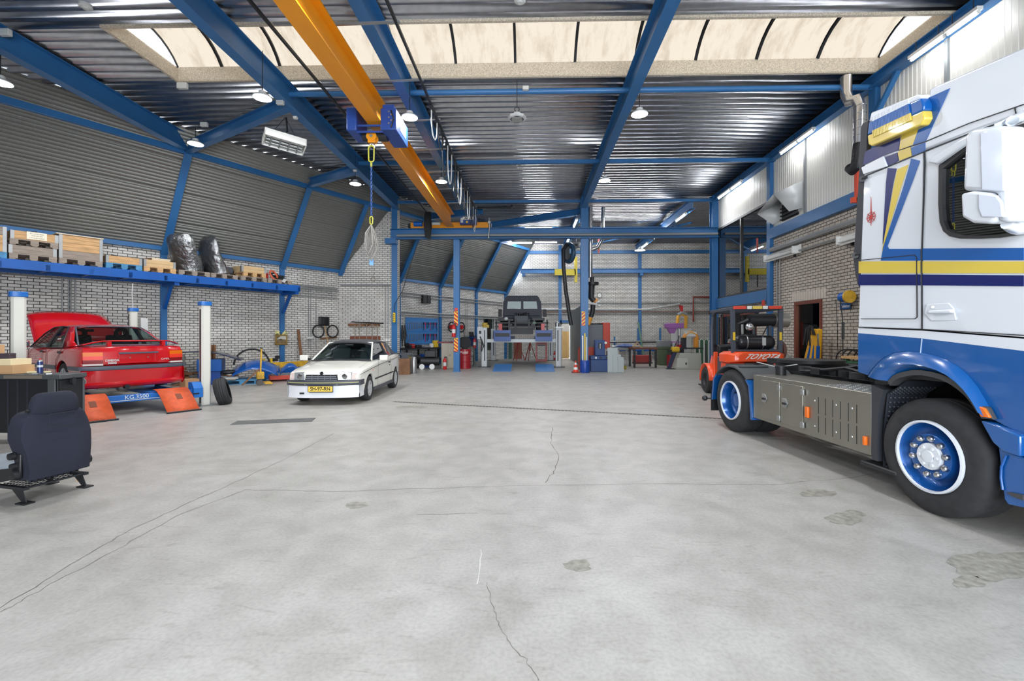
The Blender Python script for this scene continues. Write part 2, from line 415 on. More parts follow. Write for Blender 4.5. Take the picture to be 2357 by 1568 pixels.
M_OPAL = sky_mat(); M_SKYW = mk('bright clear sheet', (240, 245, 255), 0.5, emit=1.6)
RL = struct(MB().bx(SX0, SY0 - 0.09, zc1, SX1, SY0 - 0.03, zc1 + 0.03).build('window_1', M_DK))
xs = [SX1 - 1.322 * k for k in range(12)] + [SX0]
for i in range(len(xs) - 1):
    if xs[i] - xs[i + 1] < 0.02: continue
    b = MB(); b.loft([arc(xs[i] - 0.02, rad), arc(xs[i + 1] + 0.02, rad)], False, False)
    struct(b.build('window_sheet', M_OPAL, RL))
for x in xs:
    b = MB(); b.loft([[(x - 0.028, p[1], p[2]) for p in arc(x, rad - 0.05)], [(x + 0.028, p[1], p[2]) for p in arc(x, rad - 0.05)], [(x + 0.028, p[1], p[2]) for p in arc(x, rad - 0.005)], [(x - 0.028, p[1], p[2]) for p in arc(x, rad - 0.005)]], False, False)
    struct(b.build('window_rib', M_DK, RL))
for x in (SX0 + 0.01, SX1 - 0.01):
    p = arc(x, rad - 0.03); b = MB(); b.add(p, [tuple(range(len(p)))]); struct(b.build('window_end_sheet', M_SKYW, RL))
# ---- steel frame
def steel(name, fn):
    b = MB(); fn(b); return struct(b.build(name, M_BLUE))
BX = [-5.5, -2.72, 2.25]
for x in BX:
    steel('roof_beam', lambda b: b.ibeam((x, YF, 7.0), (x, 18.95, 7.0), 0.22, 0.5, 0.018))
steel('roof_beam', lambda b: b.ibeam((-9.75, YF, 7.0), (-9.75, LP(-6.09, MS).y + 0.1, 7.0), 0.22, 0.46, 0.018))
steel('roof_beam', lambda b: b.ibeam((2.25, 18.95, 7.0), (2.25, YB, 7.0), 0.2, 0.46, 0.018))
steel('roof_beam', lambda b: b.ibeam((6.75, 18.95, 6.95), (6.75, YB, 6.95), 0.22, 0.4, 0.018))
steel('roof_beam', lambda b: b.ibeam((XR - 0.13, YF, 7.13), (XR - 0.13, 19.0, 7.13), 0.2, 0.24, 0.018))
for y in (10.32, 14.55, 18.87, 23.6):
    x0 = -5.5 if y < 20 else -2.5
    steel('roof_purlin', lambda b: b.cyl((x0, y, 7.06), (XR, y, 7.06), 0.062, n=10) if y < 11 else b.bar((x0, y, 7.06), (XR, y, 7.06), 0.09, 0.11))
TS = (-6.09, -2.42, 0.0, 3.2, 6.0, 9.0, 11.9)
for t in TS:                                               # sloped rafters and their stub posts
    steel('sloped_roof_beam', lambda b: b.ibeam(LP(t, 0.02, EAVE - 0.1), LP(t, MS + 0.02, MTOP - 0.02), 0.2, 0.24, 0.016, LD.cross(sl)))
    if t != 0: steel('wall_column', lambda b: b.bx(-0.07, -0.09, 0, 0.07, -0.002, EAVE) if False else b.bar(LP(t, 0.05, 0), LP(t, 0.05, EAVE), 0.16, 0.10, LN))
steel('roof_edge_beam', lambda b: b.bar(LP(-14, MS, MTOP), LP(12, MS, MTOP), 0.12, 0.16))
steel('eave_beam', lambda b: b.bar(LP(-14, 0.07, EAVE + 0.02), LP(12, 0.07, EAVE + 0.02), 0.14, 0.13))
def tie(t, x1, y1): steel('roof_tie_beam', lambda b: b.ibeam(LP(t, MS, 6.88), (x1, y1, 6.88), 0.18, 0.28, 0.016))
tie(-6.09, -5.5, 10.35); tie(-2.42, -5.5, 14.5); tie(3.2, -2.0, 19.6); tie(6.0, 2.25, 19.83); tie(9.0, 2.25, 22.9)
# posts of the crossing line and the crane rail beam
for x, w in ((-5.62, 0.24), (-3.03, 0.24), (2.28, 0.30), (XR - 0.14, 0.26)):
    z1 = 5.5 if x == -3.03 else 7.25
    steel('column', lambda b: b.ibeam((x, 18.95, 0), (x, 18.95, z1), w, w, 0.02, (0, 1, 0)).bx(x - w / 2 - 0.04, 18.95 - w / 2 - 0.04, 0, x + w / 2 + 0.04, 18.95 + w / 2 + 0.04, 0.02))
for y in (14.72, 10.32):
    steel('column', lambda b: b.bx(XR - 0.12, y - 0.1, 0, XR - 0.003, y + 0.1, 7.25))
steel('column_brace', lambda b: b.bar((XR - 0.1, 10.3, 6.3), (XR - 0.1, 9.6, 7.05), 0.1, 0.06))
steel('crane_rail_beam', lambda b: b.ibeam((-5.75, 18.78, 5.71), (XR - 0.05, 18.78, 5.71), 0.26, 0.42, 0.022))
steel('crane_rail_beam', lambda b: b.ibeam((-9.0, 0.6, 5.71), (XR - 0.05, 0.6, 5.71), 0.26, 0.42, 0.022))
steel('crane_rail_bracket', lambda b: b.bx(-5.95, 18.6, 5.3, -5.5, 18.95, 5.52))
struct(MB().cyl((-5.45, 18.6, 5.62), (XR - 0.12, 18.6, 5.62), 0.055, n=10).build('rail_pipe', M_GRY))
# beams on the right wall
steel('wall_beam', lambda b: b.bx(XR - 0.14, YF, 4.58, XR - 0.003, 14.7, 4.9))
steel('wall_beam', lambda b: b.bx(XR - 0.12, 14.8, 2.62, XR - 0.003, 19.05, 3.0))
# back wall steel
for x in (AY(1289, 640, YB).x, AY(1472, 640, YB).x): steel('wall_column', lambda b: b.bx(x - 0.1, YB - 0.12, 0 if x > 4 else 2.3, x + 0.1, YB - 0.003, 7.2))
zb = AY(1400, 624, YB - 0.4).z
steel('back_crane_rail_beam', lambda b: b.ibeam((-0.55, YB - 0.45, zb), (11.8, YB - 0.45, zb), 0.2, 0.28, 0.018))
for x in (-0.35, 1.97, 7.0): steel('rail_bracket', lambda b: b.bx(x - 0.1, YB - 0.5, zb - 0.3, x + 0.1, YB - 0.003, zb - 0.14))
steel('back_edge_beam', lambda b: b.bx(-0.2, YB - 0.16, 6.66, 12.1, YB - 0.004, 6.86))
steel('roof_tie_beam', lambda b: b.bar((2.3, YB - 1.2, 6.7), (7.6, 21.5, 6.78), 0.1, 0.06)); steel('roof_tie_beam', lambda b: b.bar((6.7, 21.0, 6.74), (7.7, 24.5, 6.74), 0.1, 0.06))
steel('door_lintel', lambda b: b.bx(db[0] - 0.1, YB - 0.12, 2.3, db[1] + 0.4, YB - 0.003, 2.45))
# ---- windows and doors of the walls
wy0, wy1 = 14.82, 19.0
W2 = struct(MB().bx(XR - 0.05, wy0, 3.0, XR + 0.08, wy0 + 0.07, 5.86).bx(XR - 0.05, wy1 - 0.07, 3.0, XR + 0.08, wy1, 5.86).bx(XR - 0.05, wy0, 3.0, XR + 0.08, wy1, 3.07).bx(XR - 0.05, wy0, 5.79, XR + 0.08, wy1, 5.86).bx(XR - 0.04, 16.78, 3.0, XR + 0.08, 16.86, 5.86).build('window_2', M_WFRAME))
for a, c in ((wy0 + 0.07, 16.78), (16.86, wy1 - 0.07)): struct(MB().bx(XR + 0.01, a, 3.07, XR + 0.02, c, 5.79).build('window_pane', M_MIRR, W2))
b = MB().bx(XR + 0.02, wy0 - 0.1, 2.75, 12.0, wy1 + 0.1, 2.9).bx(11.8, wy0 - 0.1, 2.9, 12, wy1 + 0.1, 7.3).bx(XR + 0.2, wy0 - 0.2, 2.9, 12, wy0 - 0.1, 7.3).bx(XR + 0.2, wy1 + 0.1, 2.9, 12, wy1 + 0.2, 7.3).bx(XR + 0.2, wy0 - 0.2, 7.0, 12, wy1 + 0.2, 7.1)
struct(b.build('wall_upper_room', mk('dim beige wall', (150, 142, 130), 0.8)))
y0, y1 = RWY
fr = 0.09
W3 = struct(MB().bx(XR - 0.03, y0, RZ0, XR + 0.12, y0 + fr, RZ1).bx(XR - 0.03, y1 - fr, RZ0, XR + 0.12, y1, RZ1).bx(XR - 0.03, y0 + fr, RZ0, XR + 0.12, y1 - fr, RZ0 + fr).bx(XR - 0.03, y0 + fr, RZ1 - fr, XR + 0.12, y1 - fr, RZ1).build('window_3', M_REDBR))
struct(MB().bx(XR + 0.05, y0 + fr, RZ0 + fr, XR + 0.06, y1 - fr, RZ1 - fr).build('window_pane', M_PANE, W3))
b = MB().bx(9.6, y0 - 1.5, 0, 9.8, 19.1, 3.4).bx(XR + 0.3, y0 - 1.5, 2.6, 9.6, 19.1, 2.7); b.cur = 1
b.bx(9.58, y0 - 1.5, 1.72, 9.6, 19.0, 1.9); b.cur = 2; b.bx(9.58, y0 - 1.5, 1.3, 9.6, 19.0, 1.6)
struct(b.build('wall_washroom', [M_CREAM, mk('pale blue band', (126, 150, 176), 0.5), mk('pale yellow band', (206, 190, 120), 0.5)]))
b = MB()                                                    # soldier course over that window
for k in range(14): b.bx(XR - 0.008, y0 - 0.15 + k * (y1 - y0 + 0.3) / 14, RZ1 + 0.02, XR + 0.05, y0 - 0.15 + (k + 0.86) * (y1 - y0 + 0.3) / 14, RZ1 + 0.26)
struct(b.build('trim_3', mk('beige brick plain', (204, 194, 182), 0.7)))
D1 = struct(MB().bx(XR - 0.03, 15.7, 0, XR + 0.1, 15.8, 2.35).bx(XR - 0.03, 18.45, 0, XR + 0.1, 18.55, 2.35).bx(XR - 0.03, 15.7, 2.25, XR + 0.1, 18.55, 2.35).bx(XR - 0.03, 17.05, 0, XR + 0.1, 17.17, 2.3).bx(XR - 0.03, 15.8, 0.75, XR + 0.08, 18.5, 0.9).bx(XR, 15.8, 0, XR + 0.06, 18.5, 0.75).build('door_1', M_REDBR))
for a, c in ((15.8, 17.05), (17.17, 18.45)): struct(MB().bx(XR + 0.03, a, 0.9, XR + 0.04, c, 2.25).build('door_pane', M_PANE, D1))
b = MB().bx(10.2, 15.2, 0, 10.4, 19, 3.2).bx(XR + 0.3, 15.2, 2.5, 10.3, 19, 2.6); M_RGLOW = mk('added room glow', (255, 250, 240), 0.5, emit=22)
for q in ((9.0, 12.6, 2.55), (8.8, 16.2, 2.55), (9.6, 16.8, 6.9), (2.6, YB + 1.4, 2.5)): struct(MB().bx(q[0] - 0.3, q[1] - 0.3, q[2], q[0] + 0.3, q[1] + 0.3, q[2] + 0.03).build('added_room_light', M_RGLOW))  # glowing panels added out of view to brighten the rooms behind the walls
struct(b.build('wall_office', mk('office grey wall', (150, 150, 150), 0.8)))
# back door opening with the room behind
D2 = struct(MB().bx(db[0] - 0.06, YB - 0.04, 0, db[0] + 0.02, YB + 0.26, 2.29).bx(db[1] - 0.02, YB - 0.04, 0, db[1] + 0.06, YB + 0.26, 2.29).bx(db[0] - 0.06, YB - 0.04, 2.2, db[1] + 0.06, YB + 0.26, 2.29).build('door_2', M_LGR))
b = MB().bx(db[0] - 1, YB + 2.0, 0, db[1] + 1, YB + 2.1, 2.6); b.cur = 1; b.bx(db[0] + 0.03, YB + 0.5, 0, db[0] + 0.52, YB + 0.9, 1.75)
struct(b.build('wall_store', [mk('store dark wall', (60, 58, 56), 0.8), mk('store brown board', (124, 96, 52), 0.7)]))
# window in the angled wall, far end, with the garden outside
t0, t1 = LT(1113, 755)[0], LT(1136, 755)[0]
b = MB(); b.M = Matrix.Translation(LP(0)) @ Matrix.Rotation(LRZ, 4, 'Z')
W4 = struct(b.bx(t0, -0.02, 0.6, t0 + 0.07, 0.1, 2.55).bx(t1 - 0.07, -0.02, 0.6, t1, 0.1, 2.55).bx(t0, -0.02, 0.6, t1, 0.1, 0.68).bx(t0, -0.02, 2.47, t1, 0.1, 2.55).build('window_4', M_WFRAME))
b = MB(); b.M = Matrix.Translation(LP(0)) @ Matrix.Rotation(LRZ, 4, 'Z')
struct(b.bx(t0 + 0.07, 0.04, 0.68, t1 - 0.07, 0.05, 2.47).build('window_pane', M_PANE, W4))
b = MB()
for k in range(260):
    p = LP((t0 + t1) / 2 + rnd.uniform(-3, 4), -rnd.uniform(2.2, 3.4), rnd.uniform(-0.1, 3.4)); a = Euler((rnd.uniform(0, 6), rnd.uniform(0, 6), rnd.uniform(0, 6))).to_matrix()
    b.add([p + a @ V(q) for q in ((-0.14, 0, 0), (0, -0.08, 0.03), (0.16, 0, 0), (0, 0.08, 0.03))], [(0, 1, 2, 3)])
o = b.build('shrub', mk('hedge leaf', (96, 140, 70), 0.7, 0, 0.3, 2)); tag(o, 'green leafy shrub seen through the small far window', 'shrub')
# ---- pipes, conduits on the walls
def wpipe(name, pts, r, m): return struct(MB().tube(pts, r, 6).build(name, m))
M_PIPE = mk('galvanised conduit', (150, 152, 152), 0.4, 0.3)
for (x, y, r, m) in ((690, 664, 0.045, M_PIPE), (690, 658, 0.03, M_PIPE)):
    t, z = LT(x, y); wpipe('wall_pipe', [LP(-2.1, 0.1, z), LP(-0.1, 0.1, z)], r * 0.8, m)
for z in (3.05, 3.16): wpipe('wall_pipe', [LP(-13, 0.05, z), LP(-0.1, 0.05, z)], 0.022, M_PIPE)
for px in (709, 714, 726): 
    t, z = LT(px, 690); wpipe('wall_conduit', [LP(t, 0.04, 1.0), LP(t, 0.04, 3.5 if px < 720 else 3.0)], 0.014, M_PIPE)
for px in (142, 157, 162, 172):
    t, z = LT(px, 690); wpipe('wall_conduit', [LP(t, 0.04, 1.0), LP(t, 0.04, 3.1)], 0.018, M_PIPE)
z = AY(880, 656, 18.9).z
wpipe('wall_pipe', [(-7.9, 18.86, z), (-5.8, 18.86, z)], 0.03, M_PIPE)
for px in (887, 893): x = AY(px, 700, 18.9).x; wpipe('wall_conduit', [(x, 18.9, 1.2), (x, 18.9, z)], 0.015, M_PIPE)
for z in (3.55, 3.4, 2.62, 2.5): wpipe('wall_pipe', [LP(2.4, 0.08, z), LP(11.6, 0.08, z)], 0.035, M_PIPE)
for t in (2.6, 2.75, 2.95, 3.1, 8.0, 8.2): wpipe('wall_conduit', [LP(t, 0.06, 0.9), LP(t, 0.06, 3.5)], 0.016, M_PIPE)
for py, r, m in ((698, 0.035, M_PIPE), (718, 0.03, mk('old copper pipe', (110, 74, 60), 0.5, 0.4)), (712, 0.05, M_LGR), (722, 0.03, M_PIPE)):
    z = AY(1400, py, YB - 0.1).z; wpipe('wall_pipe', [(-1.3, YB - 0.08, z), (11.9 if py != 712 else 4.1, YB - 0.08, z)], r, m)
a, c = AY(1490, 712, YB - 0.2), AY(1565, 699, YB - 0.2); wpipe('wall_pipe', [(4.0, YB - 0.08, a.z), (a.x, YB - 0.15, a.z), (c.x, YB - 0.15, c.z)], 0.05, M_LGR)
M_RPIPE = mk('red oxide pipe', (140, 48, 40), 0.45)
a, c = AY(1625, 684, YB - 0.15), AY(1596, 741, YB - 0.15); wpipe('wall_pipe', [(11.9, YB - 0.15, a.z), (c.x, YB - 0.15, a.z), (c.x, YB - 0.15, c.z)], 0.055, M_RPIPE)
a = AY(1378, 556, 24); wpipe('roof_pipe', [(a.x, 24, 7.25), (a.x, 24, AY(1378, 583, 24).z)], 0.05, M_RPIPE)
for z, r in ((4.22, 0.07), (3.93, 0.03)):
    wpipe('wall_pipe', [(XR - 0.1, 9.5, z), (XR - 0.1, 14.6, z)], r, M_PIPE)
for y in (14.2, 14.35): wpipe('wall_conduit', [(XR - 0.04, y, 1.2), (XR - 0.04, y, 3.9)], 0.02, M_PIPE)
a = AY(1180, 478, 19.2); wpipe('roof_pipe', [(a.x, 19.2, 7.0), (a.x - 0.1, 19.2, a.z), (a.x - 1.5, 19.2, a.z)], 0.05, M_BLK)
# ---- cracks, damp patches and the drain slot in the floor
M_CRK = mk('floor crack', (112, 106, 98), 0.9); M_STN = mk('damp patch', (140, 137, 127), 0.55, 0, 0.35, 18); M_DRN = mk('drain slot', (44, 44, 42), 0.7)
def ribbon(pts, w, name, m, jit=0.0, sub=6):
    P = []
    for i in range(len(pts) - 1):
        for k in range(sub):
            q = pts[i].lerp(pts[i + 1], k / sub); P.append(q + V((rnd.uniform(-jit, jit), rnd.uniform(-jit, jit), 0)))
    P.append(pts[-1]); b = MB(); L1, L2 = [], []
    for i, p in enumerate(P):
        d = (P[min(i + 1, len(P) - 1)] - P[max(i - 1, 0)]).normalized(); nrm = V((-d.y, d.x, 0)); ww = w * rnd.uniform(0.4, 1.2)
        L1.append(p + nrm * ww + V((0, 0, 0.0012))); L2.append(p - nrm * ww + V((0, 0, 0.0012)))
    b.loft([L1, L2], False, False); o = b.build(name, m, FLOOR); o['kind'] = 'structure'
def px(*a): return [G(x, y) for x, y in a]
ribbon(px((768, 998), (640, 1065), (520, 1120), (420, 1165), (300, 1220), (180, 1290), (0, 1400)), 0.004, 'floor_crack', M_CRK, 0.012, 8)
ribbon(px((560, 1130), (420, 1182), (260, 1270), (90, 1360), (0, 1410)), 0.003, 'floor_crack', M_CRK, 0.012, 8)
ribbon(px((1120, 1340), (1135, 1400), (1150, 1440), (1180, 1490), (1210, 1520), (1240, 1567)), 0.0022, 'floor_crack', M_CRK, 0.008)
ribbon(px((1272, 985), (1268, 1020), (1285, 1050), (1280, 1080), (1255, 1112)), 0.005, 'floor_crack', M_CRK, 0.015)
ribbon(px((560, 1128), (760, 1132), (1000, 1124), (1200, 1118), (1500, 1114), (1780, 1116), (1960, 1100), (2030, 1088)), 0.003, 'floor_crack', M_CRK, 0.015, 8)
ribbon(px((960, 1185), (1100, 1182)), 0.003, 'floor_crack', M_CRK, 0.006)
ribbon(px((1108, 1265), (1098, 1345)), 0.004, 'floor_scratch', mk('pale scratch', (214, 212, 208), 0.8), 0.006)
def patch(cx, cy, rx, ry, seed):
    r = random.Random(seed); ph = [r.uniform(0, 6) for _ in range(4)]; n = 44
    P = []
    for i in range(n):
        a = 2 * PI * i / n; k = 1 + 0.12 * math.sin(2 * a + ph[0]) + 0.10 * math.sin(3 * a + ph[1]) + 0.07 * math.sin(7 * a + ph[2]) + 0.05 * math.sin(11 * a + ph[3])
        p = G(cx + rx * k * math.cos(a), cy + ry * k * math.sin(a)); P.append((p.x, p.y, 0.0015))
    o = MB().add(P, [tuple(reversed(range(n)))]).build('floor_patch', M_STN, FLOOR); o['kind'] = 'structure'
for k, q in enumerate(((2290, 1302, 92, 36), (2232, 1340, 36, 15), (1948, 1192, 46, 15), (1330, 1302, 34, 12), (1882, 1136, 38, 9), (948, 937, 32, 3), (820, 1163, 25, 8))): patch(*q, k + 3)
a, c = G(905, 925), G(1662, 964)
b = MB(); d = (c - a).normalized(); nrm = V((-d.y, d.x, 0)); n = int((c - a).length / 0.075)
b.bar(a + V((0, 0, 0.0012)), c + V((0, 0, 0.0012)), 0.085, 0.002); b.cur = 1
for i in range(n): b.bar(a + d * (i + 0.3) * 0.075 + V((0, 0, 0.003)), a + d * (i + 0.75) * 0.075 + V((0, 0, 0.003)), 0.11, 0.003)
tag(b.build('drain_channel', [M_DRN, mk('drain grating', (120, 118, 112), 0.6, 0.3)]), 'long slotted drain channel running across the concrete floor', 'drain')
# ================================================================= LAMPS
M_LED = mk('lit lamp disc', (250, 252, 255), 0.5, emit=400.0)
M_TUBE = mk('lit fluorescent tube', (250, 252, 255), 0.5, emit=170.0); M_TUBER = mk('lit wall tube', (250, 252, 255), 0.5, emit=65.0)
M_LAMPG = mk('lamp housing', (196, 198, 200), 0.4, 0.2)
def hang(px, py, z):
    r = ray(px, py); t = (z - EYE) / r.z; return V((r.x * t, r.y * t, z))
def make_bay(p, top, lab):
    t = thing('pendant_lamp', lab, 'lamp', p, 0, 'hanging disc lamps')
    MB().lathe([(0.0, 0.13), (0.07, 0.13), (0.075, 0.06), (0.15, 0.045), (0.178, 0.02), (0.178, 0.0), (0.168, 0.0)], n=24).build('lamp_housing', M_LAMPG, t)
    MB().lathe([(0.168, 0.004), (0.1, -0.004), (0.0, -0.006)], n=24).build('lamp_lens', M_LED, t)
    MB().cyl((0, 0, 0.13), (0, 0, top - p.z), 0.008, n=6).build('hanging_cord', M_DK, t)
    return t
bays = [(604, 226, 6.3, 7.25, 'lit disc lamp hanging beside the long blue beam left of the white heater'), (450, 332, 6.3, 6.75, 'lit disc lamp where the blue tie beam meets the sloped roof'),
        (818, 424, 6.3, 7.25, 'lit disc lamp just left of the hanging chain'), (1, 191, 6.3, 7.25, 'lit disc lamp cut off by the left picture edge'),
        (943, 271, 6.3, 7.25, 'lit disc lamp half hidden by the blue crane hoist'), (1016, 419, 6.3, 7.25, 'lit disc lamp right of the lower crane girder'),
        (1472, 264, 6.3, 6.75, 'lit disc lamp under the beam right of centre, nearer the skylight'), (1392, 416, 6.3, 6.75, 'lit disc lamp under the beam right of centre, farther from the skylight')]
for a in bays: make_bay(hang(a[0], a[1], a[2]), a[3], a[4])
first = [o for o in bpy.data.objects if o.name == 'pendant_lamp'][0]
for x in (-5.5, -2.72, 2.25):                              # unseen lamps added above the viewer to brighten the foreground floor
    for y in (5.6,): dup(first, (x, y, 6.3), 0, 'added disc lamp hanging unseen above the viewer to brighten the floor', 'added disc lamps above the viewer')
p = hang(1473, 577, 6.2)
t = thing('pendant_lamp', 'lit dish lamp hanging in front of the far back wall', 'lamp', p)
MB().lathe([(0.0, 0.22), (0.08, 0.2), (0.1, 0.12), (0.24, 0.05), (0.3, 0.0)], n=20).build('lamp_housing', M_LAMPG, t)
MB().lathe([(0.27, 0.02), (0.0, 0.015)], n=20).build('lamp_lens', mk('warm lamp disc', (255, 244, 220), 0.5, emit=25), t)
MB().cyl((0, 0, 0.2), (0, 0, 1.0), 0.008, n=6).build('hanging_cord', M_DK, t)
p = hang(1190, 271, 6.25)
t = thing('floodlight', 'unlit grey square lamp hanging on a cord in mid ceiling', 'lamp', p)
MB().lathe([(0, 0.1), (0.08, 0.1), (0.1, 0.05), (0.2, 0.02), (0.2, -0.03), (0.16, -0.04)], n=8).build('lamp_housing', M_LAMPG, t)
MB().box((0, 0, -0.042), (0.22, 0.22, 0.01)).build('lamp_lens', mk('unlit lens', (150, 150, 148), 0.3), t)
MB().torus((0, 0, 0.18), 0.05, 0.008, (0, 1, 0), 12, 6).build('hanging_ring', M_DK, t)
MB().cyl((0, 0, 0.22), (0, 0, 0.82), 0.008, n=6).build('hanging_cord', M_DK, t)
def make_tube(a, c, lab, lit=True, drop=0.12, grp='fluorescent tube lamps', m=None):
    a, c = V(a), V(c); mid_ = (a + c) / 2; d = (c - a); L = d.length; h = d.normalized()
    t = thing('tube_lamp', lab, 'lamp', mid_, math.atan2(d.y, d.x), grp)
    MB().bx(-L / 2 - 0.03, -0.05, 0.03, L / 2 + 0.03, 0.05, 0.09).build('lamp_housing', M_WHT, t)
    MB().cyl((-L / 2, 0, 0), (L / 2, 0, 0), 0.022, n=8).build('fluorescent_tube', m or M_TUBE, t)
    for s in (-1, 1): MB().bx(s * L / 2 - 0.02, -0.02, -0.02, s * L / 2 + 0.02, 0.02, 0.04).build('tube_holder', M_WHT, t)
    if drop:
        for s in (-0.35, 0.35): MB().cyl((s * L, 0, 0.09), (s * L, 0, 0.09 + drop), 0.008, n=5).build('hanger', M_DK, t)
    return t
xw = XR - 0.35
for (x0, x1, lab) in ((2252, 2182, 'lit tube lamp high on the right wall above the truck roof'), (2172, 2098, 'lit tube lamp on the right wall above the truck, nearer the skylight corner'),
                      (1872, 1838, 'lit tube lamp on the right wall before the silver duct'), (1834, 1798, 'lit tube lamp on the right wall left of the silver duct'),
                      (1706, 1684, 'lit tube lamp above the large upper window, nearer end'), (1680, 1654, 'lit tube lamp above the large upper window, farther end')):
    y0, y1 = AX(x0, 300, xw).y, AX(x1, 300, xw).y
    make_tube((xw, y0, 6.86), (xw, y1, 6.86), lab, True, 0.2, m=M_TUBER)
for i in range(4):
    x0 = 3.25 + i * 1.03; make_tube((x0, 23.45, 6.95), (x0 + 0.97, 23.45, 6.95), ('first', 'second', 'third', 'last')[i] + ' lit tube from the dark column in the row under the far ceiling', True, 0.05)
make_tube((-0.2, 23.3, 6.98), (1.15, 23.3, 6.98), 'lit tube lamp left of the dark column, just above the crane rail', True, 0.05)
make_tube((-1.3, 26.4, 6.85), (0.15, 26.4, 6.85), 'lit tube lamp below the crane rail over the pickup, left one', True, 0.1)
make_tube((0.35, 26.6, 6.92), (1.6, 26.6, 6.92), 'lit tube lamp below the crane rail over the pickup, right one', True, 0.1)
for (y0, y1, lab) in ((20.2, 21.5, 'lit tube lamp under the beam behind the dark column, above the rail'), (23.9, 25.2, 'lit tube lamp under the beam beside the hose reel, nearer one'), (26.4, 27.8, 'lit tube lamp under the beam beside the hose reel, farther one')):
    make_tube((2.1, y0, 6.6), (2.1, y1, 6.6), lab, True, 0.05)
for (y0, y1, lab) in ((19.4, 20.6, 'lit tube lamp under the far right beam, above the crane rail'), (22.6, 24.2, 'lit tube lamp under the far right beam, just below the crane rail'), (25.6, 27.4, 'lit tube lamp under the far right beam by the dish lamp')):
    make_tube((6.6, y0, 6.62), (6.6, y1, 6.62), lab, True, 0.05)
# unlit double fittings on the right brick wall
for (xa, xb, py, lab) in ((1768, 1834, 582, 'unlit white fluorescent fitting on the brick wall near the blue post'), (1938, 2005, 540, 'unlit white fluorescent fitting on the brick wall half hidden by the truck')):
    y0, y1 = AX(xa, 500, XR - 0.15).y, AX(xb, 500, XR - 0.15).y; z = AX((xa + xb) / 2, py, XR - 0.15).z
    t = thing('wall_lamp', lab, 'lamp', (XR, (y0 + y1) / 2, z)); L = abs(y0 - y1)
    MB().prism([(-0.02, -0.12), (-0.2, -0.16), (-0.24, 0.0), (-0.06, 0.12), (-0.02, 0.12)], -L / 2, L / 2).build('lamp_housing', M_WHT, t)
    for k in (0.0, 0.09): MB().cyl((-0.26, -L / 2 + 0.05, -0.1 + k), (-0.26 + k * 0.9, L / 2 - 0.05, -0.1 + k), 0.018, n=8).build('fluorescent_tube', M_LGR, t)
    for s in (-1, 1): MB().bx(-0.28, s * L / 2 - 0.03, -0.14, -0.1, s * L / 2 + 0.03, 0.06).build('tube_holder', M_WHT, t)
    for s in (-0.3, 0.3): MB().bx(-0.06, s * L - 0.02, -0.2, 0.0, s * L + 0.02, -0.1).build('bracket', M_DK, t)
# ================================================================= TRUCK TRACTOR
C_WHT = mk('truck white lacquer', (208, 212, 218), 0.25, coat=0.6)
C_BLU = mk('truck blue lacquer', (14, 80, 146), 0.25, coat=0.8)
C_NAV = mk('truck navy stripe', (4, 22, 90), 0.3, coat=0.2)
C_YST = mk('truck gold stripe', (206, 182, 74), 0.28, coat=0.6)
C_MBL = mk('truck mid blue stripe', (14, 82, 152), 0.3, coat=0.3)
C_RUBR = mk('grey black rubber trim', (60, 60, 62), 0.65)
C_GAP = mk('panel gap', (30, 31, 34), 0.6)
C_INOX = mk('brushed stainless', (150, 147, 138), 0.34, 0.85, 0.05, 3)
C_RIM = mk('blue wheel paint', (18, 84, 156), 0.3, 0.25, coat=0.6)
C_AMB = mk('amber lens', (224, 108, 30), 0.3)
C_GLS = glass('tinted cab glass', (120, 140, 140), 0.1, 0.0)
fw, rwp = G(2140, 1050, 0.5), G(1683, 921, 0.5)
tu = (rwp - fw); tu.z = 0; WB = tu.length; tu.normalize(); tv = V((tu.y, -tu.x, 0)); TO = V((fw.x, fw.y, 0))
TRUCK = thing('truck_tractor', 'white and blue truck tractor with gold stripe filling the right side', 'truck', TO, math.atan2(-tu.y, -tu.x))
def T(px, py, ly=0.0):
    p = hit(px, py, TO + tv * ly, tv) - TO
    return V((-p.dot(tu), ly, p.z))
def TP(pts, ly=0.0): return [(q.x, q.z) for q in (T(a, c, ly) for a, c in pts)]
def decal(b, pts, ly=0.0, th=0.004, map_ly=None): b.prism(TP(pts, ly if map_ly is None else map_ly), ly - th, ly, 'xz')
def ring_panel(b, outer, inner, y0, y1, n=40):
    """panel with a hole: both loops star-shaped about the hole centre, 2D (x, z)"""
    cx = sum(p[0] for p in inner) / len(inner); cz = sum(p[1] for p in inner) / len(inner)
    def at(loop, a):
        dx, dz = math.cos(a), math.sin(a); best = None
        for i in range(len(loop)):
            x0, z0 = loop[i][0] - cx, loop[i][1] - cz; x1, z1 = loop[(i + 1) % len(loop)][0] - cx, loop[(i + 1) % len(loop)][1] - cz
            den = dx * (z1 - z0) - dz * (x1 - x0)
            if abs(den) < 1e-9: continue
            t = (x0 * (z1 - z0) - z0 * (x1 - x0)) / den; s = (x0 * dz - z0 * dx) / den
            if t > 0 and -1e-6 <= s <= 1 + 1e-6 and (best is None or t > best): best = t
        return (cx + dx * best, cz + dz * best)
    an = sorted([math.atan2(p[1] - cz, p[0] - cx) for p in list(outer) + list(inner)] + [2 * PI * i / n - PI for i in range(n)])
    A = [at(outer, a) for a in an]; B = [at(inner, a) for a in an]
    secs = [[(p[0], y0, p[1]) for p in A], [(p[0], y0, p[1]) for p in B], [(p[0], y1, p[1]) for p in B], [(p[0], y1, p[1]) for p in A]]
    secs.append(secs[0]); b.loft(secs, True, False)
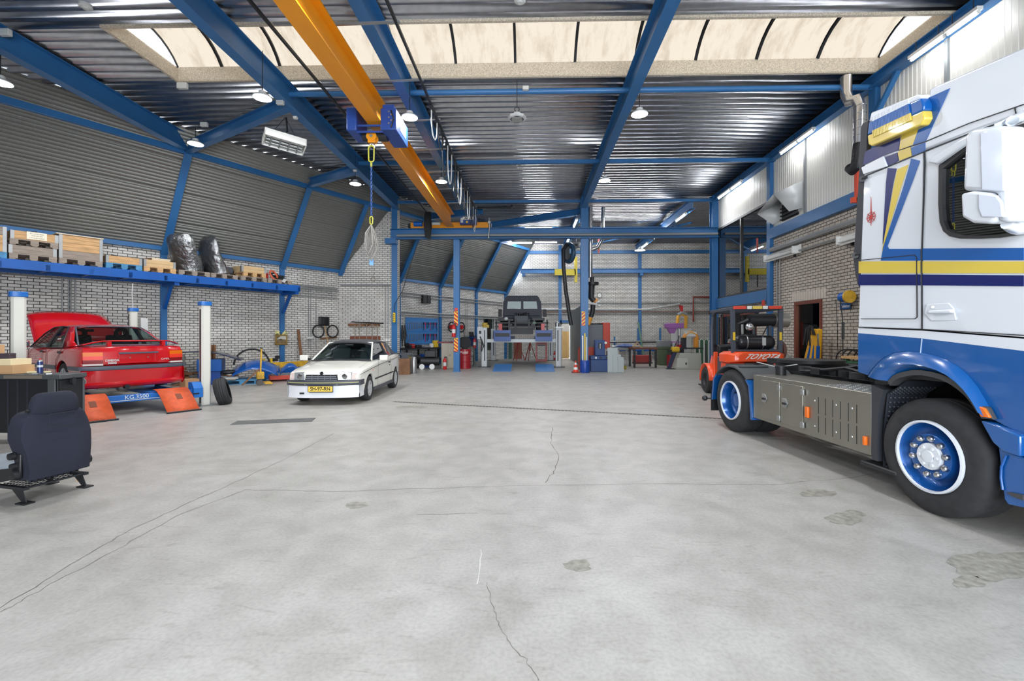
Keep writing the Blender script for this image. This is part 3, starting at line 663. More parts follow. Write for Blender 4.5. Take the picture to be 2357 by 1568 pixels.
# --- cab shell (outer skin of the seen side is built panel by panel)
xr, xf = T(1976, 700).x, 1.45                               # rear and front of the cab
zs = T(1976, 753).z
b = MB()
b.bx(xr, 0.02, 1.2, xr + 0.05, 2.46, 3.35); b.bx(xr, 2.42, 1.1, xf, 2.46, 3.1); 
b.bx(xf - 0.05, 0.02, 0.5, xf, 2.46, 2.0); b.bx(xf - 0.05, 0.02, 2.85, xf, 2.46, 3.1); b.bx(xr, 0.05, 3.12, xf, 2.46, 3.17)
b.build('cab_shell', C_WHT, TRUCK); MB().bx(xr, 0.02, 1.15, xf, 2.46, 1.2).build('cab_floor', M_BLK, TRUCK)
MB().bx(xf - 0.04, 0.1, 2.0, xf - 0.02, 2.4, 2.85).build('windscreen', C_GLS, TRUCK)
gap = T(2122, 700).x
b = MB(); b.prism([(xr, zs), (gap - 0.004, T(2121, 758).z), (T(2125, 375).x - 0.004, T(2125, 352).z), (T(1991, 372).x, T(1991, 360).z)], 0, 0.03, 'xz').build('rear_side_panel', C_WHT, TRUCK, 0.004)
wz0, wz1 = 2.27, 3.03
win = TP([(2168, 385), (2167, 470), (2170, 510), (2178, 530), (2192, 541), (2215, 546), (2260, 546), (2300, 544)]) + [(0.95, 2.26), (1.05, 2.35), (0.98, 2.98)] + TP([(2240, 326)])
door = [(gap + 0.004, T(2124, 758).z), (1.15, T(2357, 772).z - 0.05), (1.15, 3.06), T(2240, 300).xz[:], T(2127, 352).xz[:]]
b = MB(); ring_panel(b, door, win, 0, 0.04); DOOR = b.build('cab_door', C_WHT, TRUCK)
b = MB(); cx = sum(p[0] for p in win) / len(win); cz = sum(p[1] for p in win) / len(win)
ring_panel(b, [(cx + (p[0] - cx) * 1.05, cz + (p[1] - cz) * 1.05) for p in win], [(cx + (p[0] - cx) * 0.95, cz + (p[1] - cz) * 0.95) for p in win], -0.012, 0.03); b.build('window_seal', M_BLK, DOOR)
MB().prism(win, 0.02, 0.026, 'xz').build('side_window', C_GLS, DOOR)
# handle
b = MB().prism(TP([(2135, 700), (2186, 697), (2198, 710), (2204, 737), (2146, 739), (2129, 722)]), -0.012, 0, 'xz'); b.build('handle_bezel', C_WHT, DOOR, 0.006)
MB().bar(T(2140, 719, -0.03), T(2194, 716, -0.03), 0.03, 0.045, (0, 1, 0)).build('handle', C_WHT, DOOR, 0.01)
MB().cyl(T(2147, 707, -0.02), T(2147, 707, -0.008), 0.012, n=10).build('lock', M_STL, DOOR)
# dark interior and seat behind the glass
MB().bx(xr + 0.06, 2.3, 1.3, 1.3, 2.36, 3.05).bx(xr + 0.06, 0.1, 1.25, xr + 0.1, 2.3, 3.05).bx(xr + 0.1, 0.1, 1.25, 1.3, 2.3, 1.4).bx(1.0, 0.15, 1.4, 1.35, 2.3, 2.25).build('cab_lining', mk('cab lining dark', (40, 44, 46), 0.8), TRUCK)
SEAT = MB().box((-0.05, 0.5, 1.95), (0.55, 0.5, 0.22)).build('cab_seat', mk('cab seat cloth', (34, 44, 50), 0.9), TRUCK, 0.05)
MB().box((-0.28, 0.5, 2.38), (0.16, 0.48, 0.8), (0, R(-8), 0)).build('cab_seat_back', MATS['cab seat cloth'], SEAT, 0.06)
MB().box((-0.33, 0.5, 2.86), (0.12, 0.3, 0.2)).build('cab_head_rest', MATS['cab seat cloth'], SEAT, 0.04)
MB().torus((0.62, 1.9, 2.25), 0.23, 0.018, (-0.8, 0, 0.6), 24, 8).build('steering_wheel', M_BLK, TRUCK)
# --- lower skirt: white strip above, blue below, wheel arch
b = MB()
b.prism([(xr, zs - 0.012), (gap, T(2121, 758).z - 0.012), (1.15, T(2357, 772).z - 0.062), (1.4, T(2357, 772).z - 0.09), (1.4, 1.33), TP([(2357, 808)])[0], TP([(2121, 779)])[0], (xr, T(1976, 767).z)], -0.005, 0.03, 'xz')
b.build('white_skirt', C_WHT, TRUCK)
oc = [(1999, 864), (2008, 850), (2020, 836), (2035, 823), (2058, 812), (2090, 808), (2118, 811), (2150, 817), (2180, 828), (2205, 842), (2230, 864), (2252, 891), (2270, 921), (2284, 948), (2292, 968)]
ic = [(2046, 878), (2051, 872), (2058, 865), (2070, 859), (2086, 855), (2102, 852), (2122, 852), (2148, 856), (2170, 862), (2192, 872), (2212, 885), (2230, 900), (2244, 916), (2254, 930), (2262, 942)]
b = MB()
top = [(xr, T(1976, 767).z)] + TP([(2121, 779), (2357, 808)]) + [(1.4, 1.33)]
OCp = TP(oc)
low = [(1.4, 0.86)] + TP([(2357, 1002), (2294, 972)])
# body skin above the arch, split in vertical slices so that it stays convex enough
upper = []
tline = top
def ztop(x):
    for i in range(len(tline) - 1):
        if tline[i][0] <= x <= tline[i + 1][0]:
            k = (x - tline[i][0]) / max(1e-6, tline[i + 1][0] - tline[i][0]); return tline[i][1] + k * (tline[i + 1][1] - tline[i][1])
    return tline[-1][1]
lower = [(xr, T(1976, 856).z), (TP([(1990, 861)])[0])] + OCp + [low[1], low[0]]
lower = sorted(lower, key=lambda p: p[0])
up = [(p[0], ztop(p[0])) for p in lower]
b.loft([[(p[0], y, p[1]) for p in up] for y in (-0.004, 0.03)], False, False)
b.loft([[(p[0], -0.004, p[1]) for p in up], [(p[0], -0.004, p[1]) for p in lower], [(p[0], 0.05, p[1]) for p in lower]], False, False)
b.build('blue_side_panel', C_BLU, TRUCK)
b = MB(); n = len(oc)
A = [T(*p) for p in oc]; I = [T(*p, -0.03) for p in ic]
mid1 = [A[i].lerp(I[i], 0.25) + V((0, -0.055, 0)) for i in range(n)]; mid2 = [A[i].lerp(I[i], 0.7) + V((0, -0.07, 0)) for i in range(n)]
b.loft([[p + V((0, 0, 0)) for p in A], mid1, mid2, I, [p + V((0, 0.1, -0.0)) for p in I]], False, False)
ARCH = b.build('wheel_arch', C_BLU, TRUCK, ang=60)
b = MB(); ce = V((0, 0, 0.5))
J = [p + (ce + V((0, p.y, 0)) - V((0, 0, 0)) - p).normalized() * 0.045 for p in I]
b.loft([[p + V((0, -0.012, 0)) for p in I], [p + V((0, -0.012, 0)) for p in J], [p + V((0, 0.32, 0)) for p in J]], False, False); b.build('rubber_lip', C_RUBR, ARCH, ang=60)
b = MB()                                                    # wheel well liner
b.lathe([(0.72, 0.0), (0.72, 0.5), (0.3, 0.5)], (0, 0.08, 0.55), (0, 1, 0), 20, R(-12), R(192)); b.build('wheel_well', mk('wheel well black', (28, 28, 30), 0.8), TRUCK)
MB().prism(TP([(2248, 932), (2270, 940), (2283, 962), (2262, 960)], -0.05), -0.07, -0.02, 'xz').build('turn_signal', C_AMB, TRUCK, 0.006)
MB().prism(TP([(2246, 930), (2274, 938), (2289, 966), (2260, 964)], -0.04), -0.05, -0.01, 'xz').build('turn_signal_bezel', C_RUBR, TRUCK, 0.006)
# front corner: bumper side, step recess
b = MB(); bp = lambda pts: TP(pts, -0.02)
b.prism(bp([(2264, 968), (2292, 974), (2357, 1003), (2357, 1052), (2316, 1040), (2292, 1018)]) , -0.05, 0.05, 'xz')
b.build('bumper_upper', C_BLU, TRUCK, 0.012)
b = MB().prism(bp([(2291, 1020), (2316, 1042), (2357, 1056), (2357, 1170), (2314, 1162), (2305, 1150), (2298, 1090)]), 0.0, 0.06, 'xz')
b.bx(T(2357, 1100).x, 0.0, 0.28, 1.42, 0.06, 0.88); b.build('bumper_lower', C_BLU, TRUCK, 0.008)
MB().tube([T(p[0], p[1], -0.01) for p in ((2308, 1128), (2304, 1100), (2305, 1075), (2316, 1048))], 0.008, 6).build('step_edge', C_MBL, TRUCK)
MB().prism(bp([(2320, 1133), (2357, 1140), (2357, 1152), (2330, 1142)]), -0.03, 0.04, 'xz').build('step_tread', C_RUBR, TRUCK)
MB().bx(1.35, 0.05, 0.3, 1.45, 2.46, 1.4).build('front_bumper', C_BLU, TRUCK)
# --- stripes
b = MB(); b.cur = 0
SY = -0.0015
b.cur = 0; decal(b, [(1977, 602), (2119, 602), (2119, 629), (1977, 629)], SY); decal(b, [(2123, 602), (2357, 602), (2357, 629), (2123, 629)], SY); b.prism([(T(2357, 602).x, T(2357, 602).z), (1.14, 2.03), (1.14, 1.95), (T(2357, 629).x, T(2357, 629).z)], SY - 0.004, SY, 'xz')
b.cur = 1; decal(b, [(1977, 632), (2119, 632), (2119, 657), (1977, 657)], SY); decal(b, [(2123, 632), (2357, 634), (2357, 659), (2123, 657)], SY)
b.cur = 2; decal(b, [(2028, 600), (2034, 569), (2043, 567), (2047, 573), (2119, 573), (2119, 600)], SY); decal(b, [(2034, 569), (2078, 437), (2100, 420), (2043, 567)], SY)
decal(b, [(2078, 437), (2092, 389), (2098, 365), (2118, 370), (2100, 420)], SY); decal(b, [(2123, 572), (2357, 571), (2357, 599), (2123, 599)], SY)
b.cur = 0; decal(b, [(2031, 577), (2034, 560), (2059.5, 420), (2066, 390), (2091, 379), (2075, 428)], SY)
b.cur = 1; decal(b, [(2032.5, 562), (2033, 545), (2040, 420), (2044, 387), (2064, 388), (2056.5, 420)], SY)
b.build('paint_stripe', [C_YST, C_NAV, C_MBL], TRUCK)
# --- upper body: roof side and high fairing lean inwards a little
b = MB()
TIN = 0.0
poly = TP([(1987, 404), (1987, 380), (1991, 352), (1998, 345), (2068, 312), (2116, 292), (2134, 268), (2138, 204), (2160, 194), (2357, 108)]) + [(1.0, 3.6), (1.15, 3.15), (1.15, 3.09), T(2240, 303).xz[:], T(2128, 346).xz[:]]
b.prism(poly, 0.0, 0.05, 'xz')
pf = TP([(2138, 204), (2160, 194), (2357, 108)]) + [(1.0, 3.55), (1.3, 3.15), (1.3, 3.09)] + TP([(2134, 300)])
b.prism(pf, 0.05, 2.44, 'xz'); b.build('roof_fairing', C_WHT, TRUCK, 0.02)
b = MB()
b.cur = 1; decal(b, [(1987, 380), (1991, 352), (1998, 346), (2068, 314), (2073, 312), (2069, 346), (2036, 358)], SY); decal(b, [(2038, 362), (2066, 351), (2069, 370), (2045, 385)], SY)
b.cur = 0; decal(b, [(2070, 346), (2076, 312), (2115, 293), (2102, 333)], SY); decal(b, [(2067, 352), (2071, 347), (2096, 338), (2099, 359), (2071, 370)], SY)
b.cur = 2; decal(b, [(2102, 334), (2116, 295), (2135, 266), (2136, 226), (2187, 203), (2131, 326)], SY); decal(b, [(2098, 340), (2130, 328), (2130, 347), (2101, 360)], SY)
b.build('roof_stripe', [C_YST, C_NAV, C_MBL], TRUCK)
def groove(pts, w=0.006, name='panel_gap', m=None, par=None):
    b = MB(); P = [T(*p, -0.006) for p in pts]
    for i in range(len(P) - 1): b.bar(P[i], P[i + 1], 0.006, w, (0, 1, 0)) if abs(P[i + 1].z - P[i].z) < 1e9 else 0
    return b.build(name, m or C_GAP, par or TRUCK)
groove([(1990, 406), (2130, 348), (2240, 304), (2296, 284)], 0.012); groove([(2122, 758), (2122, 572), (2127, 440), (2129, 372), (2128, 350)], 0.010)
groove([(1976, 753), (2122, 758), (2357, 772)], 0.010); groove([(2069, 346), (2130, 326), (2230, 284), (2357, 240)], 0.006)
groove([(1983, 599), (2105, 587), (2110, 592), (2111, 730), (2106, 734), (1982, 734)], 0.006, 'locker_door_gap'); groove([(2336, 248), (2340, 270)], 0.005)
groove([(2122, 780), (2119, 810), (2115, 850)], 0.006, 'panel_gap', mk('gap pale', (170, 190, 214), 0.5))
# rain deflector over the window and the gutter step
b = MB(); b.prism(TP([(2139, 374), (2158, 354), (2232, 312), (2236, 318), (2225, 332), (2160, 378)], -0.03), -0.05, -0.002, 'xz'); b.build('wind_deflector', C_WHT, DOOR, 0.012)
b = MB(); b.prism(TP([(1986, 386), (2036, 359), (2040, 368), (2046, 383), (1991, 402)]), -0.02, 0, 'xz'); b.build('gutter', C_WHT, TRUCK, 0.006)
# air conditioner housing on the cab back roof
AQ = T(2060, 280).x
b = MB()
yl = TP([(1996, 312), (2125, 254), (2128, 272), (2119, 288), (2006, 337), (1998, 333)], -0.08); bl = TP([(1999, 281), (2119, 226), (2126, 240), (2125, 254), (1996, 312)], -0.08); wl = TP([(1999, 281), (2005, 259), (2112, 217), (2120, 219), (2119, 226)], -0.08)
b.cur = 0; b.prism(yl, -0.08, 0.6, 'xz'); b.cur = 1; b.prism(bl, -0.08, 0.6, 'xz'); b.cur = 2; b.prism(wl, -0.08, 0.6, 'xz')
AC = b.build('roof_air_conditioner', [C_YST, C_MBL, C_WHT], TRUCK, 0.012)
b = MB()
for k in range(26):
    s = (k + 0.5) / 26; a = V(T(2007 + (2091 - 2007) * s, 280 + (238 - 280) * s - 10, -0.085)); c = V(T(2009 + (2098 - 2009) * s, 312 + (272 - 312) * s + 5, -0.085))
    m1 = a.lerp(c, 0.22); m2 = a.lerp(c, 0.66)
    b.cur = 2; b.bar(a, m1, 0.012, 0.012, (0, 1, 0)); b.cur = 1; b.bar(m1, m2, 0.012, 0.012, (0, 1, 0)); b.cur = 0; b.bar(m2, c, 0.012, 0.012, (0, 1, 0))
b.build('louvre', [C_YST, C_MBL, C_WHT], AC)
b = MB().prism(TP([(2120, 219), (2129, 222), (2132, 270), (2124, 285)], 0.0), -0.02, 0.3, 'xz'); b.build('air_duct', M_BLK, AC)
# black side deflector at the cab back
b = MB().prism(TP([(1998, 276), (1984, 284), (1980, 296), (1976, 400), (1966, 560), (1964, 600), (1968, 635), (1976, 662), (1980, 600), (1993, 390)]), 0.0, 0.05, 'xz'); DEF = b.build('side_deflector', mk('deflector black', (44, 45, 52), 0.6), TRUCK, 0.01)
for q in ((1985, 412), (1969, 588)): b = MB().cyl(T(*q, -0.03), T(*q, 0.02), 0.03, n=12).bar(T(*q, -0.02), T(q[0] + 9, q[1] - 4, -0.02), 0.03, 0.02); b.build('hinge', M_BLK, DEF)
# compass star
M_STAR = mk('red star print', (168, 44, 40), 0.4)
c0 = T(2005, 500, -0.003); b = MB(); K = [(0, 0.205), (45, 0.065), (90, 0.062), (135, 0.06), (180, 0.085), (225, 0.06), (270, 0.068), (315, 0.065)]; P = []
for i, (a, r) in enumerate(K):
    for (aa, rr) in ((a, r), (a + 22.5, 0.017)): P.append((c0.x + rr * math.sin(R(aa)), c0.z + rr * math.cos(R(aa))))
b.prism(P, -0.006, -0.002, 'xz'); b.torus(c0, 0.05, 0.003, (0, 1, 0), 24, 4); b.build('star_emblem', M_STAR, TRUCK)
# --- mirrors
ML = -0.32
def rbox(name, pts, y0, y1, m, par, bev=0.03):
    return MB().prism(TP(pts, (y0 + y1) / 2), y0, y1, 'xz').build(name, m, par, bev, seg=3)
MIR = rbox('mirror_housing', [(2246, 308), (2270, 296), (2318, 290), (2340, 292), (2352, 330), (2357, 500), (2350, 512), (2322, 512), (2320, 445), (2240, 440)], ML - 0.08, ML + 0.1, C_WHT, TRUCK, 0.035)
rbox('mirror_face', [(2258, 306), (2300, 296), (2312, 300), (2314, 440), (2262, 438)], ML - 0.092, ML - 0.07, mk('mirror face pale', (214, 220, 232), 0.12, coat=1.0), MIR, 0.008)
rbox('lower_mirror_housing', [(2234, 446), (2262, 440), (2304, 444), (2314, 460), (2318, 505), (2304, 516), (2262, 514), (2236, 500)], ML - 0.1, ML + 0.06, C_WHT, MIR, 0.03)
rbox('lower_mirror_face', [(2254, 446), (2296, 450), (2308, 466), (2312, 500), (2262, 500), (2254, 480)], ML - 0.112, ML - 0.09, MATS['mirror face pale'], MIR, 0.008)
MB().tube([T(2298, 286, ML), T(2330, 278, ML), T(2357, 268, -0.02)], [0.03, 0.035, 0.035], 8).build('mirror_arm', C_WHT, MIR)
MB().tube([T(2316, 517, ML), T(2336, 522, -0.2), T(2350, 522, -0.02)], [0.03, 0.05, 0.06], 10).build('mirror_foot', C_WHT, MIR)
# --- stainless side locker with cat walk
xa, xb_ = T(1734, 900).x, T(2005, 950).x; za, zb_ = 0.335, 0.965
b = MB().bx(xa, 0.0, za, xb_, 0.62, zb_); BOX = b.build('side_locker', C_INOX, TRUCK, 0.008)
d1 = (T(1754, 900).x, T(1796, 900).x); d2 = (T(1800, 900).x, T(1850, 900).x)
for k, (a, c) in enumerate((d1, d2)):
    D = MB().bx(a, -0.014, za + 0.05, c, 0, zb_ - 0.05).build('locker_door', C_INOX, BOX, 0.004)
    for z in (za + 0.11, zb_ - 0.12): MB().bx(c - 0.03, -0.03, z - 0.035, c + 0.03, -0.01, z + 0.035).build('hinge', M_STL, D, 0.004)
    m = a + 0.085; b = MB().prism([(m - 0.05, 0.60), (m + 0.03, 0.60), (m + 0.06, 0.66), (m + 0.03, 0.72), (m - 0.05, 0.72)], -0.024, -0.012, 'xz'); LT_ = b.build('latch', M_STL, D, 0.004)
    MB().bar((m - 0.02, -0.035, 0.655), (m + 0.045, -0.035, 0.655), 0.02, 0.025).build('latch_lever', M_BLK, D)
xs0 = T(1884, 940).x; xs1 = T(1972, 940).x
for k in range(6):
    x = xs0 + (xs1 - xs0) * k / 5
    for z in ((0.41, 0.6), (0.625, 0.82)): MB().bx(x - 0.004, -0.002, z[0], x + 0.004, 0.004, z[1]).build('cooling_slot', C_GAP, BOX)
b = MB()
for qx in (1875, 1924, 1961):
    for z in (0.47, 0.77): b.sph((T(qx, 940).x, 0, z), 0.013, 8, (1, 0.6, 1))
b.build('bolt_head', M_STL, BOX)
MB().bx(T(1857, 950).x, -0.03, 0.55, T(1864, 950).x, 0, 0.68).build('marker_lamp', C_AMB, BOX, 0.006)
MB().bx(T(1992, 1020).x, -0.035, 0.43, T(1998, 1020).x, 0, 0.52).build('marker_lamp', C_AMB, BOX, 0.006)
b = MB()                                                    # tread plate on the locker top
for i in range(14):
    for j in range(9):
        x = xb_ - 0.08 - i * 0.05; y = 0.06 + j * 0.062; b.box((x, y, zb_ + 0.003), (0.035, 0.01, 0.006), (0, 0, R(40 if (i + j) % 2 else -40)))
b.bx(xb_ - 0.75, 0.03, zb_, xb_ - 0.02, 0.6, zb_ + 0.002); b.build('tread_plate', M_STL, BOX)
MB().cyl((xa + 0.1, 0.35, zb_), (xa + 0.1, 0.35, zb_ + 0.1), 0.07, n=16).cyl((xa + 0.1, 0.35, zb_ + 0.1), (xa + 0.1, 0.35, zb_ + 0.13), 0.08, n=16).build('filler_cap', M_BLK, BOX)
# --- splash guard plate, ribbed liner and step between locker and wheel
x1 = xb_ + 0.03
b = MB().prism(TP([(2008, 886), (2036, 898), (2030, 920), (2022, 960), (2021, 1062), (2009, 1058)]), -0.01, 0.25, 'xz'); b.build('splash_plate', mk('splash guard black', (48, 50, 56), 0.55), TRUCK)
b = MB()
lin_ = [(T(2024, 1050).x, 0.22), (T(2024, 960).x, 0.6), (T(2034, 900).x, 0.98), (T(2060, 870).x + 0.08, 1.12)]
b.loft([[(p[0] + 0.02, y, p[1]) for p in lin_] for y in (0.02, 0.42)], False, False)
for i in range(22):
    for j in range(9):
        s = i / 22 * 2.6; k = min(2, int(s)); f = s - k; a, c = lin_[k], lin_[k + 1]
        b.sph((a[0] + (c[0] - a[0]) * f + 0.028, 0.05 + j * 0.042, a[1] + (c[1] - a[1]) * f), 0.014, 6)
b.build('ribbed_liner', mk('liner black', (46, 50, 58), 0.5), TRUCK)
MB().box((T(2025, 1070).x, 0.12, 0.245), (0.42, 0.3, 0.045)).build('access_step', M_BLK, TRUCK, 0.012)
# --- chassis, fifth wheel and hoses
b = MB()
for y in (0.78, 1.62): b.bx(-WB - 0.75, y, 0.72, 1.2, y + 0.08, 0.98)
for x in (-WB - 0.6, -WB, -1.6, -0.4): b.bx(x - 0.05, 0.8, 0.75, x + 0.05, 1.66, 0.95)
b.bx(-1.3, 0.62, 0.98, xr - 0.02, 1.86, 1.02); b.build('chassis', M_BLK, TRUCK)
b = MB().lathe([(0.0, 0.0), (0.46, 0.0), (0.46, 0.05), (0.0, 0.05)], (-WB + 0.1, 1.24, 1.1), (0, 0, 1), 24)
b.bx(-WB - 0.6, 0.95, 1.06, -WB - 0.1, 1.15, 1.14); b.bx(-WB - 0.6, 1.33, 1.06, -WB - 0.1, 1.53, 1.14); b.bx(-WB - 0.2, 0.85, 0.95, -WB + 0.4, 1.63, 1.1)
b.build('fifth_wheel', M_BLK, TRUCK)
b = MB()
for k in range(7):
    y = 0.7 + k * 0.16; b.tube([(-1.2 - 0.12 * k, y, 1.03), (-1.9, y + 0.05, 1.12 + 0.02 * k), (-2.4, y - 0.08, 1.04), (-2.7, y, 1.02)], 0.02, 6)
for k in range(9): b.box((-1.0 - 0.22 * k, 0.7 + 0.05 * (k % 3), 1.04), (0.16, 0.14, 0.08), (0, 0, 0.3 * k))
b.bx(-1.7, 0.9, 1.02, xr - 0.03, 1.6, 1.1)
b.build('hose', M_BLK, TRUCK)
MB().tube([(-WB + 0.2, 0.3, 1.12), (-WB + 0.5, 0.45, 1.06), (-WB + 0.8, 0.55, 1.12)], 0.006, 5).build('loose_wire', M_LGR, TRUCK)
MB().bx(-1.9, 1.86, 0.34, xr, 2.46, 0.97).build('far_side_tank', C_INOX, TRUCK, 0.01)
MB().cyl((0.05, 0.45, 0.72), (0.35, 1.0, 1.05), 0.12, n=14).build('air_spring', M_DK, TRUCK)
MB().bx(-0.08, 0.3, 0.42, 0.08, 2.2, 0.56).build('front_axle', M_BLK, TRUCK); MB().cyl((-WB, 0.5, 0.5), (-WB, 2.0, 0.5), 0.1, n=12).sph((-WB, 1.24, 0.5), 0.26, 14).build('rear_axle', M_BLK, TRUCK)
# --- wheels (axis = local y, outer face towards -y)
RT = 0.497
def tyre_prof(w, r0=0.302, rt=RT): return [(r0, 0.0), (r0 + 0.02, -0.012), (r0 + 0.09, -0.022), (rt - 0.05, -0.012), (rt - 0.012, 0.012), (rt, 0.045), (rt + 0.001, w * 0.3), (rt - 0.006, w * 0.32), (rt + 0.001, w * 0.34), (rt + 0.001, w * 0.5), (rt - 0.006, w * 0.52), (rt + 0.001, w * 0.54), (rt, w - 0.045), (rt - 0.012, w - 0.012), (r0 + 0.09, w + 0.02), (r0, w)]
def front_wheel(x, y, flip=False):
    s = -1 if flip else 1
    W = MB().lathe(tyre_prof(0.31), (x, y, RT), (0, s, 0), 48).build('wheel', M_RUB, TRUCK)
    MB().lathe([(0.31, -0.008), (0.308, -0.03), (0.29, -0.034), (0.285, -0.012)], (x, y, RT), (0, s, 0), 48).build('rim_edge', C_WHT, W)
    MB().lathe([(0.29, -0.01), (0.276, 0.02), (0.262, 0.05), (0.235, 0.075), (0.205, 0.085), (0.195, 0.03), (0.19, 0.005), (0.18, 0.0), (0.13, 0.002), (0.12, 0.012), (0.115, 0.02)], (x, y, RT), (0, s, 0), 40).build('rim', C_RIM, W)
    MB().lathe([(0.118, 0.03), (0.114, -0.008), (0.106, -0.016), (0.055, -0.016), (0.05, -0.026), (0.0, -0.028)], (x, y, RT), (0, s, 0), 24).build('hub', C_WHT, W)
    for k in range(10):
        a = 2 * PI * k / 10 + 0.2; p = V((x + 0.157 * math.cos(a), y, RT + 0.157 * math.sin(a)))
        MB().lathe([(0.03, 0.006), (0.028, -0.012), (0.02, -0.026), (0.0, -0.031)], p, (0, s, 0), 10).build('wheel_nut', M_CHR, W)
    for k in range(6):
        a = 2 * PI * k / 6; MB().cyl((x + 0.08 * math.cos(a), y - 0.01 * s, RT + 0.08 * math.sin(a)), (x + 0.08 * math.cos(a), y - 0.03 * s, RT + 0.08 * math.sin(a)), 0.014, n=8).build('hub_bolt', C_WHT, W)
def rear_wheel(x, y, flip=False):
    s = -1 if flip else 1
    W = MB().lathe(tyre_prof(0.29), (x, y, RT), (0, s, 0), 44).build('wheel', M_RUB, TRUCK)
    MB().lathe(tyre_prof(0.29), (x, y + 0.33 * s, RT), (0, s, 0), 36).build('inner_tyre', M_RUB, W)
    MB().lathe([(0.31, -0.008), (0.308, -0.03), (0.288, -0.034), (0.284, -0.012)], (x, y, RT), (0, s, 0), 44).build('rim_edge', C_WHT, W)
    MB().lathe([(0.29, -0.01), (0.275, 0.03), (0.262, 0.07), (0.258, 0.13), (0.235, 0.15), (0.22, 0.155), (0.205, 0.16), (0.13, 0.16), (0.12, 0.1), (0.1, 0.08), (0.0, 0.075)], (x, y, RT), (0, s, 0), 40).build('rim', C_RIM, W)
    for k in range(10):
        a = 2 * PI * k / 10; p = V((x + 0.165 * math.cos(a), y + 0.16 * s, RT + 0.165 * math.sin(a)))
        MB().lathe([(0.02, 0.004), (0.017, -0.03), (0.0, -0.034)], p, (0, s, 0), 8).build('wheel_nut', M_DK, W)
front_wheel(0, 0.0); front_wheel(0, 2.48, True); rear_wheel(-WB, 0.0); rear_wheel(-WB, 2.48, True)
# --- rear mudguards
for y0, y1 in ((-0.02, 0.72), (1.76, 2.5)):
    b = MB(); pts = []
    for k in range(15):
        a = R(38) + (R(142) - R(38)) * k / 14; rx, rz = 0.62, 0.56
        pts.append((-WB + rx * math.cos(a), 0.5 + rz * math.sin(a) ** 0.8))
    secs = [[(p[0], y0 + 0.03, p[1] - 0.035) for p in pts], [(p[0], y0, p[1] - 0.03) for p in pts], [(p[0], y0, p[1] - 0.006) for p in pts], [(p[0], y0 + 0.03, p[1]) for p in pts], [(p[0], y1, p[1]) for p in pts]]
    b.loft(secs, False, False); MG = b.build('mudguard', mk('mudguard grey black', (66, 68, 70), 0.55), TRUCK, ang=60)
    for x in (-WB + 0.2, -WB - 0.2): MB().bx(x - 0.015, y0 + 0.04, 1.04, x + 0.015, y0 + 0.5, 1.066).build('mudguard_rib', MATS['mudguard grey black'], MG)
    for s in (1, -1):
        p = [(-WB + s * 0.62 * math.cos(R(38)), 0.5 + 0.56 * math.sin(R(38)) ** 0.8 - 0.01), (-WB + s * 0.58, 0.78), (-WB + s * 0.61, 0.6), (-WB + s * 0.64, 0.3 if s > 0 else 0.42)]
        b = MB(); b.loft([[(q[0], y0, q[1]) for q in p], [(q[0] - s * 0.05, y0 - 0.0, q[1]) for q in p]], False, False); b.loft([[(q[0], y0, q[1]) for q in p], [(q[0], y1, q[1]) for q in p]], False, False); b.build('mudguard_apron', C_BLU, MG)
    MB().bx(-WB - 0.7, y0 + 0.02, 0.22, -WB - 0.68, y1, 0.72).build('mud_flap', M_BLK, MG)
MB().sph((-WB - 0.8, -0.06, 0.42), 0.05, 12).cyl((-WB - 0.7, 0.1, 0.42), (-WB - 0.8, -0.05, 0.42), 0.014, n=6).build('marker_stalk', M_DK, TRUCK)
# ================================================================= CARS AND THE CAR LIFT
def bool_cut(o, cutters):
    """cut shapes (MB) out of mesh object o and keep the result as plain mesh data"""
    import bmesh
    def clean(me):
        q = bmesh.new(); q.from_mesh(me); bmesh.ops.remove_doubles(q, verts=q.verts, dist=1e-5); bmesh.ops.recalc_face_normals(q, faces=q.faces); q.to_mesh(me); q.free()
    hs = []; clean(o.data)
    for c in cutters:
        h = c.build('cutter', M_BLK, o.parent); clean(h.data); hs.append(h)
        md = o.modifiers.new('cut', 'BOOLEAN'); md.operation = 'DIFFERENCE'; md.object = h; md.solver = 'EXACT'
    dg = bpy.context.evaluated_depsgraph_get(); me = bpy.data.meshes.new_from_object(o.evaluated_get(dg)); old = o.data
    o.modifiers.clear(); o.data = me; me.name = old.name
    for h in hs: bpy.data.objects.remove(h)
    me.set_sharp_from_angle(angle=R(38))
    return o
def body_ring(x, w, zb, zs, zt, k=0.9, c=0.0):
    h = [(0, zb), (w * 0.86, zb), (w * 0.965, zb + 0.05), (w, zb + (zs - zb) * 0.45), (w * 0.995, zs - 0.10), (w * 0.97, zs - 0.015), (w * k, zs + (zt - zs) * 0.35), (w * 0.5, zt - 0.008), (0, zt)]
    bend = lambda y: x - c * (abs(y) / 0.82) ** 3.4
    r = [(bend(y), -y, z) for y, z in h] + [(bend(y), y, z) for y, z in reversed(h[1:-1])]
    return r
